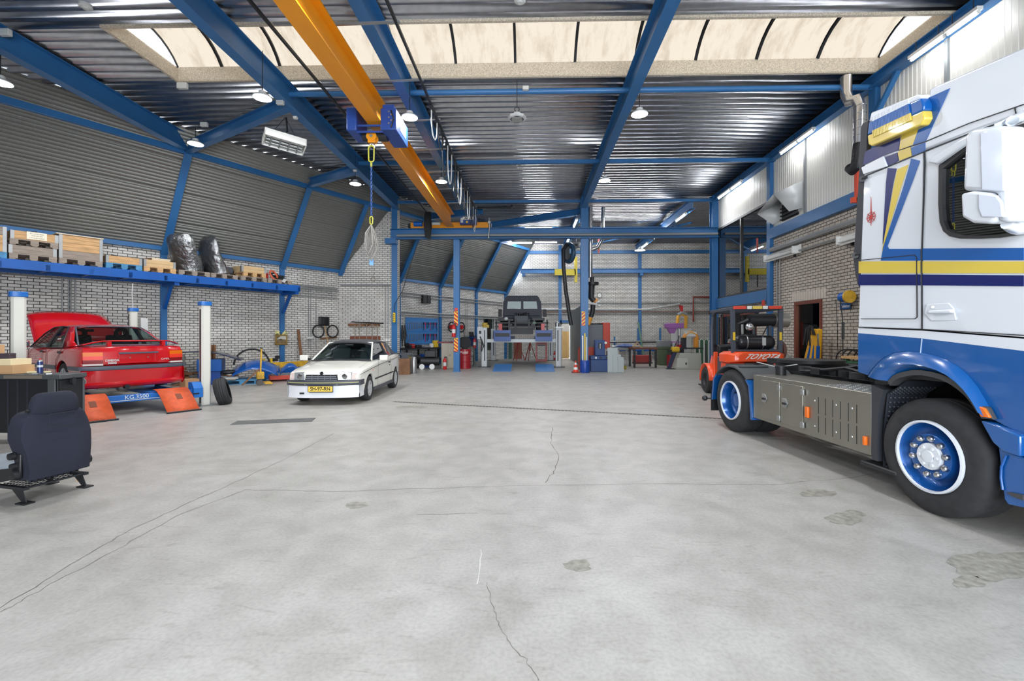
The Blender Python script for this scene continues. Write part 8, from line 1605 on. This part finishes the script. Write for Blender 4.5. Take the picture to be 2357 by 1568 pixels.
o = thing('compressor', 'black air compressor with white wheels before the tool bench', 'compressor', (at(990, 838, 20.3).x, 20.3, 0), R(10)); MB().cyl((-0.4, 0, 0.35), (0.4, 0, 0.35), 0.19, n=18).build('air_tank', M_BLK, o); MB().box((0, 0, 0.68), (0.5, 0.3, 0.3)).build('pump', M_BLK, o, 0.03)
for x in (-0.22, 0.22): MB().cyl((x - 0.13 if x < 0 else x - 0.13, -0.2, 0.12), (x - 0.13, -0.24, 0.12), 0.12, n=16).build('wheel', M_WHT, o)
one('anvil', 'black anvil on a rough wooden block behind the white car', 'anvil', MB().prism([(-0.35, 0.2), (-0.1, 0.1), (-0.12, 0.05), (-0.18, 0.0), (0.18, 0.0), (0.12, 0.05), (0.1, 0.1), (0.22, 0.12), (0.22, 0.22), (-0.35, 0.22)], -0.08, 0.08, 'xz'), M_DK, (at(932, 850, 17.6).x, 17.6, 0.62), R(20)); one('wooden_block', 'rough brown timber block carrying the anvil', 'block', MB().bx(-0.2, -0.2, 0, 0.2, 0.2, 0.62), M_BRN, (at(932, 850, 17.6).x, 17.6, 0), R(10)); one('gas_bottle', 'grey cylinder standing beside the anvil block', 'cylinder', MB().lathe([(0, 0), (0.11, 0.0), (0.12, 0.04), (0.12, 0.55), (0.08, 0.65), (0, 0.68)], n=16), M_STL, (at(938, 850, 18.0).x + 0.25, 18.0, 0))
for k, px in enumerate((937, 960)): one('tyre', ('small yellow rimmed tyre standing near the anvil', 'black tyre leaning below the tool bench')[k], 'tyre', MB().torus((0, 0, 0.3), 0.21, 0.09, (0.3, 1, 0), 24, 10), M_RUB if k else mk('old yellow rubber', (120, 104, 40), 0.7), LW(px, 1.35), LRZ, None)
CBN = thing('cabinet', 'beige steel cabinet behind the slim blue post', 'cabinet', (at(1033, 838, 20.8).x, 20.9, 0), R(12)); MB().bx(-0.36, -0.25, 0, 0.36, 0.25, 1.15).build('cabinet_body', mk('beige steel', (164, 156, 140), 0.5), CBN, 0.01); MB().bx(-0.02, -0.262, 0.05, 0.34, -0.25, 1.1).build('cabinet_door', mk('beige steel light', (176, 168, 150), 0.5), CBN, 0.004); MB().box((0.03, -0.268, 0.6), (0.02, 0.012, 0.1)).build('handle', M_DK, CBN); one('red_tray', 'dark red tray lying on top of the beige cabinet', 'tray', MB().box((0, 0, 0.03), (0.9, 0.4, 0.06)), mk('dark red', (112, 24, 32), 0.5), (at(1033, 838, 20.8).x - 0.1, 20.9, 1.152), R(12))
DR = thing('oil_drum', 'red oil drum with white lettering right of the slim post', 'drum', (at(1069, 836, 20.5).x, 20.6, 0)); MB().lathe([(0, 0), (0.28, 0), (0.28, 0.3), (0.292, 0.31), (0.28, 0.32), (0.28, 0.6), (0.292, 0.61), (0.28, 0.62), (0.28, 0.88), (0.26, 0.88), (0, 0.87)], n=26).build('drum_body', mk('drum red', (150, 22, 34), 0.4), DR); text('drum_text', 'Mobil', 0.17, M_WHT, DR, (0.0, -0.285, 0.74), (R(90), 0, 0), 0.002); one('drum_pump', 'black hose reel pump standing on the red oil drum', 'pump', MB().cyl((0, -0.12, 0.3), (0, 0.12, 0.3), 0.27, n=20).box((0, 0, 0.05), (0.2, 0.2, 0.1)), M_BLK, (at(1069, 836, 20.5).x, 20.6, 0.885), 0.5)
o = thing('step_ladder', 'dark step ladder beside the red oil drum', 'ladder', (at(1082, 834, 22).x, 22.0, 0), 0.3)
for s in (-0.2, 0.2): MB().bar((s, -0.25, 0), (s, 0, 0.95), 0.05, 0.03).build('leg', mk('ladder dark', (52, 66, 60), 0.5), o); MB().bar((s, 0.25, 0), (s, 0, 0.95), 0.04, 0.03).build('leg', MATS['ladder dark'], o)
for k in range(3): MB().bx(-0.2, -0.24 + 0.075 * k, 0.22 + 0.25 * k, 0.2, -0.1 + 0.06 * k, 0.25 + 0.25 * k).build('step', MATS['ladder dark'], o)
o = thing('wall_desk', 'small blue steel desk on the angled wall carrying a laptop', 'desk', LW(1092, 0.35), LRZ); MB().bx(-0.4, -0.3, 1.35, 0.4, 0.3, 1.42).build('desk_top', M_LB2, o); MB().bx(-0.36, 0.2, 0.9, 0.36, 0.28, 1.35).build('desk_back', M_LB2, o); o = thing('laptop', 'open dark laptop on the small blue desk', 'laptop', LW(1090, 0.4, 1.422), LRZ); MB().bx(-0.2, -0.14, 0, 0.2, 0.14, 0.02).build('laptop_base', M_BLK, o); MB().box((0, 0.16, 0.14), (0.4, 0.012, 0.27), (R(-12), 0, 0)).build('laptop_screen', M_BLK, o)
for k, (px, s) in enumerate(((1040, 0.2), (1062, 0.2))):
    q = LW(px, s, 1.95); o = thing('hose_reel', ('left', 'right')[k] + ' red centred hose reel on the angled wall behind the slim post', 'hose reel', q, LRZ); MB().torus((0, 0, 0), 0.26, 0.035, (0, 1, 0), 22, 6).build('hose', M_DK, o); MB().cyl((0, -0.06, 0), (0, 0.1, 0), 0.12, n=14).build('reel_hub', M_RED, o); MB().tube([(0.2, 0, -0.2), (0.25, 0, -0.7), (0.1, 0, -0.95)], 0.02, 6).build('hose_end', M_BLK, o)
q = LW(978, 0.06, LT(978, 690)[1]); o = thing('wall_speaker', 'pair of dark grey loudspeaker boxes high on the angled wall', 'loudspeaker', q, LRZ)
for s in (-0.14, 0.14): MB().bx(s - 0.12, -0.16, -0.2, s + 0.12, 0.0, 0.2).build('speaker_box', M_BLK if s < 0 else M_DK, o)
for k, px in enumerate((926, 932)): one('hanging_cable', ('left', 'right')[k] + ' bundle of cables hanging on the wall left of the tool board', 'cables', MB().tube([(0, 0, 0.5), (0.05, -0.03, 0), (0, 0, -0.5), (-0.05, -0.02, 0), (0, 0, 0.5)], 0.035, 6), M_BLK, LW(px, 0.12, 1.5), LRZ)
# ---- screen wall, machine block, extraction arm, reel, jib at the dark post
xs_ = 2.52; one('partition_screen', 'tall grey panel screen running back from the dark blue post', 'screen', MB().bx(xs_, 21.3, 0, xs_ + 0.1, 27.8, 2.95), mk('screen grey', (112, 114, 114), 0.5), bevel=0.01)
MBk = thing('welding_cabinet', 'dark grey machine housing with red end right of the blue post', 'machine', (2.68, 20.7, 0)); w2 = at(1388, 790, 20.7).x - 2.68; MB().bx(0, 0, 0.6, w2, 1.2, 2.0).build('housing', mk('machine grey', (96, 100, 106), 0.45), MBk, 0.02); MB().bx(w2, -0.02, 0.9, w2 + 0.32, 1.0, 2.08).build('red_end', mk('machine red', (196, 62, 38), 0.4), MBk, 0.02); MB().cyl((w2 * 0.6, 0.4, 2.0), (w2 * 0.6, 0.4, 2.06), 0.3, n=20).build('lid', M_DK, MBk); MB().bx(0.05, 0.1, 0, w2, 1.1, 0.6).build('machine_base', M_BLK, MBk)
b = MB(); x0, x1 = at(1334, 800, 19.9).x, at(1371, 800, 19.9).x; n = 9
for k in range(n + 1): b.bx(x0 + (x1 - x0) * k / n - 0.015, 19.9, 0.3, x0 + (x1 - x0) * k / n + 0.015, 19.93, 0.98)
for k in range(8): b.bx(x0, 19.9, 0.3 + 0.097 * k - 0.012, x1, 19.93, 0.3 + 0.097 * k + 0.012)
b.bx(x0, 20.5, 0.3, x1, 20.53, 0.98).bx(x0, 19.9, 0.3, x1, 20.53, 0.33).bx(x0, 19.9, 0.9, x0 + 0.03, 20.53, 0.98); one('plastic_crate', 'orange red lattice crate behind the blue barrel', 'crate', b.bx(x0, 20.0, 0, x1, 20.5, 0.3), mk('lattice red', (186, 74, 50), 0.5))
HP = thing('hydraulic_press', 'navy blue hydraulic machine with gauge right of the barrel', 'press', (at(1383, 858, 18.9).x, 18.9, 0)); M_HP = mk('hydraulic navy', (34, 66, 118), 0.45); MB().bx(-0.42, 0, 0, 0.42, 0.6, 0.5).build('oil_tank', M_HP, HP, 0.02); MB().bx(-0.42, 0.02, 0.5, 0.42, 0.58, 0.66).build('tank_top', M_HP, HP, 0.02); MB().bx(-0.22, 0.15, 0.66, 0.2, 0.5, 1.32).build('column_block', M_HP, HP, 0.02); MB().bx(-0.09, 0.14, 0.95, 0.07, 0.15, 1.2).build('press_opening', M_DK, HP); MB().cyl((-0.01, 0.13, 0.96), (-0.01, 0.13, 1.16), 0.035, n=10).build('ram', M_STL, HP); MB().cyl((0.22, 0.1, 1.2), (0.22, 0.14, 1.2), 0.05, n=14).build('gauge', M_WHT, HP)
for x in (-0.2, 0.0, 0.25): MB().cyl((x, 0.0, 0.58), (x, 0.02, 0.58), 0.045, n=12).build('filler_cap', M_STL if x < 0 else M_DK, HP)
MB().cyl((0.3, 0.3, 0.75), (0.52, 0.3, 0.75), 0.1, n=14).build('motor', M_BLK, HP)
BR = thing('plastic_barrel', 'blue plastic barrel at the foot of the dark blue post', 'barrel', (at(1346, 858, 18.6).x, 18.55, 0)); MB().lathe([(0, 0), (0.19, 0), (0.2, 0.05), (0.205, 0.25), (0.2, 0.46), (0.18, 0.5), (0.17, 0.5), (0.17, 0.1), (0, 0.1)], n=24).build('barrel_body', mk('barrel blue', (24, 66, 152), 0.35), BR)
for k, (dx, m, lab, h_) in enumerate(((-0.09, M_WHT, 'white strip leaning in the blue barrel', 1.5), (0.0, M_YPL, 'yellow strip standing in the blue barrel', 1.6), (0.07, M_LGR, 'pale grey strip standing in the blue barrel', 1.45))): one('strip_tube', lab, 'strip', MB().bx(dx - 0.025, -0.02, 0.1, dx + 0.025, 0.02, h_), m, (at(1346, 858, 18.6).x, 18.55 + 0.03 * k, 0))
CN = thing('traffic_cone', 'orange and white traffic cone left of the blue barrel', 'cone', (at(1327, 857, 18.5).x - 0.03, 18.55, 0)); MB().bx(-0.16, -0.16, 0, 0.16, 0.16, 0.03).build('cone_base', mk('cone foot', (130, 52, 34), 0.7), CN); b = MB(); zz = [0.03, 0.12, 0.22, 0.32, 0.40, 0.48]; rr = [0.115, 0.095, 0.073, 0.052, 0.036, 0.022]
for k in range(5): b.cur = k % 2; b.lathe([(rr[k], zz[k]), (rr[k + 1], zz[k + 1])], n=20)
b.build('cone_body', [mk('cone red', (226, 60, 34), 0.5), M_WHT], CN)
for k, (px, h_, lab) in enumerate(((1407, 1.0, 'tall pale sheet leaning beside the blue hydraulic machine'), (1416, 0.72, 'short pale sheet leaning in front of the tall sheet'), (1424, 0.62, 'narrow grey sheet at the end of the leaning sheets'))): one('metal_sheet', lab, 'sheet', MB().bx(-0.22 + 0.05 * k, -0.015, 0, 0.2 - 0.04 * k, 0.015, h_), mk('pale sheet', (182, 190, 190), 0.4, 0.3), (at(px + 2, 858, 19.0).x, 18.84 - 0.06 * k, 0), rot=(R(-1), 0, R(3)))
one('yellow_toolbox', 'small yellow box on the floor right of the leaning sheets', 'box', MB().bx(-0.18, -0.12, 0, 0.18, 0.12, 0.16), mk('mustard', (150, 138, 44), 0.5), (at(1434, 848, 20).x, 20.3, 0), 0.2, None, 0.01)
p = at(1326, 583, 19.6); HR_ = thing('hanging_hose_reel', 'big grey blue exhaust hose reel high on the dark blue post', 'hose reel', (1.72, 19.6, p.z)); MB().torus((0, 0, 0), 0.36, 0.1, (1, 0.5, 0), 30, 10).build('reel_rim', mk('reel blue grey', (40, 70, 96), 0.4), HR_); MB().cyl((-0.08, -0.04, 0), (0.08, 0.04, 0), 0.28, n=20).build('reel_disc', M_STL, HR_); MB().bx(-0.03, -0.5, -0.1, 0.03, -0.3, 0.1).build('reel_bracket', M_BLUE, HR_)
hp = [(-0.12, -0.15, 0.36), (-0.28, -0.25, 0.1), (-0.27, -0.28, -0.6), (-0.18, -0.28, -1.6), (-0.05, -0.3, -2.5), (0.05, -0.33, -3.1)]; MB().tube(hp, 0.085, 10).build('exhaust_hose', M_BLK, HR_)
JB = thing('wall_jib', 'yellow jib crane arm behind the dark blue post', 'jib', (2.45, 27.0, at(1318, 627, 27).z)); MB().bx(-0.95, -0.1, -0.18, 0.3, 0.1, 0.18).build('jib_beam', mk('jib yellow', (206, 186, 60), 0.45), JB, 0.01); MB().bx(0.22, -0.1, -0.6, 0.38, 0.1, 0.9).build('jib_post', MATS['jib yellow'], JB); MB().cyl((-0.3, 0, -0.18), (-0.3, 0, -0.9), 0.03, n=6).build('jib_hook', M_DK, JB)
x = 2.28 + 0.28; DP = one('ventilation_pipe', 'shiny vertical ventilation pipe beside the dark blue post', 'pipe', MB().tube([(x, 19.2, 6.9), (x, 19.2, 3.95)], 0.1, 12).tube([(x + 0.55, 19.2, 6.9), (x + 0.5, 19.2, 5.55), (x + 0.3, 19.2, 5.2), (x, 19.2, 5.1)], 0.08, 10), mk('bright duct', (200, 200, 200), 0.22, 0.95))
EA = thing('fume_extractor', 'black and orange jointed fume extraction arm right of the dark blue post', 'extraction arm', (x, 19.3, 0)); A_ = lambda a, c: V((at(a, c, 19.3).x - x, 0, at(a, c, 19.3).z))
MB().cyl(A_(1364, 650), A_(1364, 656), 0.26, n=18).build('swivel_plate', M_BLK, EA); MB().tube([A_(1363, 637), A_(1363, 650)], 0.09, 10).build('top_duct', M_BLK, EA); MB().tube([A_(1362, 655), A_(1361, 685), A_(1368, 693)], 0.13, 12).build('upper_hose', M_BLK, EA); MB().tube([A_(1369, 690), A_(1373, 694)], 0.11, 12).build('orange_collar', mk('safety orange', (226, 150, 74), 0.5), EA); MB().tube([A_(1365, 702), A_(1364, 718), A_(1360, 730)], 0.1, 12).build('middle_hose', M_BLK, EA); MB().tube([A_(1359, 731), A_(1353, 748)], 0.1, 12).build('nozzle', mk('hose amber', (222, 150, 36), 0.5), EA); MB().bar(A_(1354, 697), A_(1374, 700), 0.05, 0.08).bar(A_(1352, 655), A_(1353, 700), 0.04, 0.05).build('arm_bracket', M_LGR, EA)
# ---- back wall: clock, stock rack
p = at(1380, 680, YB - 0.06); CK = thing('clock', 'round white wall clock on the back wall', 'clock', (p.x, YB - 0.004, p.z)); MB().cyl((0, -0.05, 0), (0, 0, 0), 0.15, n=28).build('clock_face', M_WHT, CK); MB().torus((0, -0.05, 0), 0.15, 0.014, (0, 1, 0), 28, 6).build('clock_rim', M_DK, CK); MB().bar((0, -0.056, 0), (0.06, -0.056, 0.05), 0.01, 0.004).bar((0, -0.056, 0), (0.09, -0.056, 0.07), 0.007, 0.004).build('clock_hands', M_BLK, CK)
for k, (px, py) in enumerate(((1380, 703), (1378, 694))): q = at(px, py, YB - 0.05); one('wall_socket', ('lower', 'upper')[k] + ' small white box below the wall clock', 'socket', MB().bx(-0.05, -0.05, -0.05, 0.05, 0, 0.05), M_WHT, (q.x, YB - 0.004, q.z))
xa_, xb2 = at(1402, 780, 28.2).x, at(1556, 780, 28.2).x; SR = thing('stock_rack', 'long blue posted rack for steel bars along the back wall', 'rack', (0, 28.5, 0))
for x in (at(1417, 780, 28.4).x, at(1472, 780, 28.4).x, at(1523, 780, 28.4).x):
    PO = MB().bx(x - 0.05, 0.2, 0, x + 0.05, 0.3, 1.95 if x > 6 else 1.4).build('rack_post', M_BLUE, SR)
    for z in (0.45, 0.72, 0.98): MB().bx(x - 0.04, -0.3, z, x + 0.04, 0.25, z + 0.05).build('rack_arm', M_BLUE, PO)
for k, (z, y, r_, m, lab) in enumerate(((1.12, 28.3, 0.05, M_STL, 'topmost long steel tube on the stock rack'), (1.07, 28.45, 0.035, M_DK, 'dark tube behind the topmost tube on the stock rack'), (0.82, 28.3, 0.05, mk('bright tube', (206, 206, 204), 0.3, 0.6), 'bright steel tube on the middle arms of the stock rack'), (0.8, 28.45, 0.03, M_DK, 'thin dark tube on the middle arms of the stock rack'), (0.57, 28.25, 0.05, M_SHELF, 'bright blue tube on the lowest arms of the stock rack'), (0.54, 28.4, 0.04, mk('dark red', (112, 24, 32), 0.5), 'dark red tube on the lowest arms of the stock rack'))): one('steel_tube', lab, 'tube', MB().cyl((xa_ + 0.1 * k, 0, 0), (xb2 - 0.2 * k, 0, 0), r_, n=8), m, (0, y, z))
one('green_post', 'green bar leaning diagonally against the stock rack', 'bar', MB().bar((at(1469, 742, 26).x, 26, at(1469, 742, 26).z), (at(1484, 838, 24.5).x, 24.5, 0.02), 0.08, 0.05), M_GRN)
# ---- tables and machines of the metal corner
def table(name, lab, px0, px1, y, d_, h_, mt, ml):
    a, c = at(px0, 800, y).x, at(px1, 800, y).x; o = thing(name, lab, 'table', ((a + c) / 2, y, 0)); w = c - a; MB().bx(-w / 2, 0, h_ - 0.09, w / 2, d_, h_).build('table_top', mt, o)
    for sx in (-1, 1):
        for yy in (0.05, d_ - 0.05): MB().bx(sx * (w / 2 - 0.08) - 0.04, yy - 0.04, 0.0, sx * (w / 2 - 0.08) + 0.04, yy + 0.04, h_ - 0.09).build('leg', ml, o)
    MB().bx(-w / 2 + 0.08, d_ / 2 - 0.02, 0.18, w / 2 - 0.08, d_ / 2 + 0.02, 0.22).build('stretcher', ml, o); return o
table('welding_table', 'rusty brown steel welding table with black legs', 1457, 1514, 21.2, 1.1, 0.94, mk('rusty table', (104, 62, 44), 0.6, 0.2, 0.2, 8), M_BLK); table('steel_table', 'grey steel table behind the welding table', 1420, 1458, 22.6, 1.2, 0.86, M_GRY, M_LGR)
one('blue_cloth', 'crumpled blue and white cloths on the grey table', 'cloth', MB().sph((0, 0, 0.08), 0.3, 12, (1.3, 0.8, 0.35)).sph((-0.25, 0.1, 0.05), 0.2, 10, (1, 0.8, 0.3)), mk('blue cloth', (92, 110, 160), 0.9, 0, 0.4, 6), (at(1440, 795, 22.9).x, 23.0, 0.895)); one('clamp_frame', 'wooden clamp frame standing on the welding table', 'clamp', MB().bar((-0.2, 0, 0), (0, 0, 0.24), 0.04, 0.04).bar((0.2, 0, 0), (0, 0, 0.24), 0.04, 0.04).bar((-0.12, 0, 0.1), (0.12, 0, 0.1), 0.03, 0.03), M_WOOD, (at(1468, 795, 21.5).x, 21.6, 0.942)); one('red_machine', 'red machine part on the floor between the two tables', 'machine part', MB().bx(-0.5, -0.2, 0, 0.5, 0.2, 0.45), mk('dull red', (150, 44, 38), 0.5), (at(1475, 820, 24.4).x, 24.3, 0), 0, None, 0.03)
LA_ = thing('lathe', 'olive green lathe in the metal corner', 'lathe', (at(1531, 836, 23).x, 23.0, 0)); M_OL = mk('olive green', (84, 98, 72), 0.5); MB().bx(-0.3, 0, 0, 0.25, 0.7, 0.8).build('pedestal', M_OL, LA_, 0.04); MB().bx(-0.35, 0, 0.8, 1.1, 0.6, 0.92).build('lathe_bed', M_OL, LA_, 0.02); MB().bx(-0.3, 0.05, 0.92, 0.3, 0.55, 1.25).build('head_stock', M_GRY, LA_, 0.03); MB().cyl((0.3, 0.3, 1.08), (0.42, 0.3, 1.08), 0.14, n=16).build('chuck', M_STL, LA_); MB().bx(0.7, 0.05, 0.92, 0.9, 0.5, 1.1).build('carriage', M_GRY, LA_, 0.02); MB().bar((0.5, 0.1, 0.92), (0.6, -0.1, 1.3), 0.03, 0.03).build('lever', M_DK, LA_)
o = thing('paint_drum', 'small red drum standing beside the green lathe', 'drum', (at(1545, 838, 21.6).x, 21.7, 0)); MB().lathe([(0, 0), (0.17, 0), (0.17, 0.28), (0.18, 0.29), (0.17, 0.3), (0.17, 0.58), (0, 0.58)], n=20).build('drum_body', mk('drum red', (150, 22, 34), 0.4), o); MB().torus((0, 0, 0.6), 0.15, 0.008, (0, 1, 0), 16, 5, 0, PI).build('drum_handle', M_DK, o)
o = thing('grinder_stand', 'navy pedestal with yellow grinder in the metal corner', 'grinder', (at(1547, 840, 20.5).x, 20.5, 0)); MB().bar((-0.15, 0, 0.02), (0.1, 0, 0.75), 0.14, 0.1, (0, 1, 0)).build('stand', mk('navy stand', (36, 44, 74), 0.5), o); MB().bx(-0.25, -0.1, 0, 0.15, 0.1, 0.03).build('base_plate', M_BLK, o); MB().cyl((-0.02, 0, 0.88), (0.3, 0, 0.88), 0.12, n=14).build('motor', mk('grinder yellow', (222, 180, 40), 0.5), o); MB().bx(-0.2, -0.06, 0.74, 0.0, 0.06, 0.86).build('tool_rest', M_BLK, o)
BM = thing('band_saw', 'beige band saw on a slanted beige base', 'saw', (at(1588, 846, 20.4).x, 20.4, 0)); M_BG = mk('machine beige', (176, 176, 164), 0.45); w3 = 0.52; MB().prism([(-w3 - 0.15, 0), (w3, 0), (w3 - 0.02, 0.72), (-w3 + 0.1, 0.72)], 0, 0.5, 'xz').build('saw_base', M_BG, BM, 0.01); MB().bx(-w3 - 0.05, -0.012, 0.08, -0.1, 0, 0.5).build('base_door', mk('machine pale', (196, 196, 186), 0.45), BM); MB().bx(-0.2, -0.018, 0.2, -0.14, -0.012, 0.3).build('door_latch', M_BLK, BM); MB().bx(-0.62, 0, 0.9, 0.6, 0.5, 0.95).build('saw_table', M_DK, BM)
MB().torus((0.1, 0.2, 1.35), 0.28, 0.09, (0, 1, 0), 22, 8, R(-10), R(190)).build('saw_bow', mk('saw amber', (212, 138, 40), 0.45), BM); MB().bx(0.25, 0.1, 0.95, 0.42, 0.3, 1.4).build('saw_head', MATS['saw amber'], BM, 0.02); MB().bx(-0.3, 0.1, 0.95, -0.12, 0.3, 1.4).build('saw_guide', M_DK, BM); MB().bx(-0.15, 0.12, 1.45, 0.35, 0.32, 1.68).build('saw_motor', M_LGR, BM, 0.02); MB().bar((-0.5, 0.1, 0.95), (-0.45, 0.1, 1.5), 0.03, 0.03).build('lever', M_BLK, BM); one('saw_vise', 'red topped vise on the band saw table', 'vise', MB().box((0, 0, 0.07), (0.24, 0.16, 0.14)), M_RED, (at(1566, 800, 20.7).x - 0.03, 20.75, 0.955))
o = thing('wall_cabinet', 'white two door cabinet standing behind the band saw', 'cabinet', (at(1573, 830, 23.6).x, 23.7, 0)); MB().bx(-0.45, 0, 0, 0.45, 0.5, 1.85).build('cabinet_body', M_LGR, o, 0.01)
for s in (-1, 1): MB().bx(s * 0.01, -0.015, 0.05, s * 0.44, 0, 1.8).build('cabinet_door', M_WHT, o, 0.004)
o = thing('drill_press', 'purple pillar drill in the metal corner', 'drill press', (at(1551, 830, 23.1).x, 22.6, 0)); M_PU = mk('machine purple', (150, 92, 158), 0.4); MB().bx(-0.25, -0.25, 0.0, 0.25, 0.25, 0.9).build('drill_base', M_DK, o); MB().cyl((0.1, 0, 0.9), (0.1, 0, 1.9), 0.07, n=12).build('pillar', M_STL, o); MB().bx(-0.6, -0.15, 1.85, 0.3, 0.15, 2.1).build('drill_head', M_PU, o, 0.03); MB().prism([(-0.35, 1.6), (-0.15, 1.6), (-0.05, 1.85), (-0.5, 1.85)], -0.1, 0.1, 'xz').build('quill_housing', M_PU, o); MB().bx(-0.3, -0.2, 1.15, 0.15, 0.2, 1.2).build('drill_table', M_PU, o)
JA = thing('extraction_hood', 'yellow arched fume arm over the white cabinet', 'extraction arm', (at(1570, 735, 23.4).x, 23.4, at(1570, 722, 23.4).z)); 
for s in (-1, 1): MB().tube([(0.03 * s, 0, 0.0), (s * 0.2, 0, -0.15), (s * 0.22 - 0.05, 0, -0.75)], 0.085, 10).build('arm_tube', mk('arm amber', (226, 166, 50), 0.5), JA)
MB().tube([(-0.2, 0, -0.08), (0, 0, 0.06), (0.2, 0, -0.08)], 0.1, 10).build('arm_elbow', M_GRY, JA); MB().bx(-0.06, -0.08, 0.1, 0.02, 0.08, 0.4).build('arm_joint', M_RED, JA); MB().cyl((0, 0.1, 0.1), (-0.1, 0.1, 0.45), 0.05, n=8).build('arm_hook', mk('dull red', (150, 44, 38), 0.5), JA)
b = MB()
for k in range(4): x = 0.22 * k; b.tube([(x, 0, 0), (x, 0, 1.25), (x + 0.05, 0, 1.32), (x + 0.14, 0, 1.32), (x + 0.19, 0, 1.25), (x + 0.19, 0, 0)], 0.02, 6)
o = one('tube_barrier', 'white tubular frame near the forklift mast', 'frame', b, M_WHT, (at(1600, 810, 22).x, 22.0, 0)); one('green_machine', 'dark green machine behind the white tubular frame', 'machine', MB().bx(-0.35, 0, 0, 0.35, 0.5, 1.3), M_GRN, (at(1626, 810, 23.2).x, 23.2, 0), 0, None, 0.03)
# ================================================================= LIGHT, SKY, CAMERA
sc = bpy.context.scene
w = bpy.data.worlds.new('World'); sc.world = w; w.use_nodes = True
bg = w.node_tree.nodes['Background']; bg.inputs['Color'].default_value = (0.86, 0.93, 1.0, 1); bg.inputs['Strength'].default_value = 14.0
pl = bpy.data.lights.new('gate_sky_portal', 'AREA'); pl.shape = 'RECTANGLE'; pl.size = 10.2; pl.size_y = 5.4; pl.cycles.is_portal = True
po = bpy.data.objects.new('gate_sky_portal', pl); COL.objects.link(po); po.location = (2.1, YF - 0.3, 2.7); po.rotation_euler = (R(90), 0, 0)
cam = bpy.data.cameras.new('camera'); co = bpy.data.objects.new('camera', cam); COL.objects.link(co)
cam.sensor_width = 36; cam.lens = FOC / 2357 * 36
cam.shift_x = (1178.5 - PCX) / 2357; cam.shift_y = -(784 - PCY) / 2357
cam.clip_start = 0.05; cam.clip_end = 200
co.location = (0, 0, EYE); co.rotation_euler = (R(90), 0, YAW)
sc.camera = co
vs = sc.view_settings; sc.display_settings.display_device = 'sRGB'
vs.view_transform = 'Standard'; vs.look = 'None'; vs.exposure = 0.0; vs.gamma = 1.0; vs.use_curve_mapping = False
cy = sc.cycles
cy.max_bounces = 6; cy.diffuse_bounces = 3; cy.glossy_bounces = 3; cy.transmission_bounces = 4; cy.transparent_max_bounces = 8
cy.sample_clamp_indirect = 4.0; cy.sample_clamp_direct = 0.0; cy.caustics_reflective = False; cy.caustics_refractive = False
cy.use_denoising = True; cy.denoiser = 'OPENIMAGEDENOISE'
cy.use_adaptive_sampling = True; cy.adaptive_threshold = 0.02
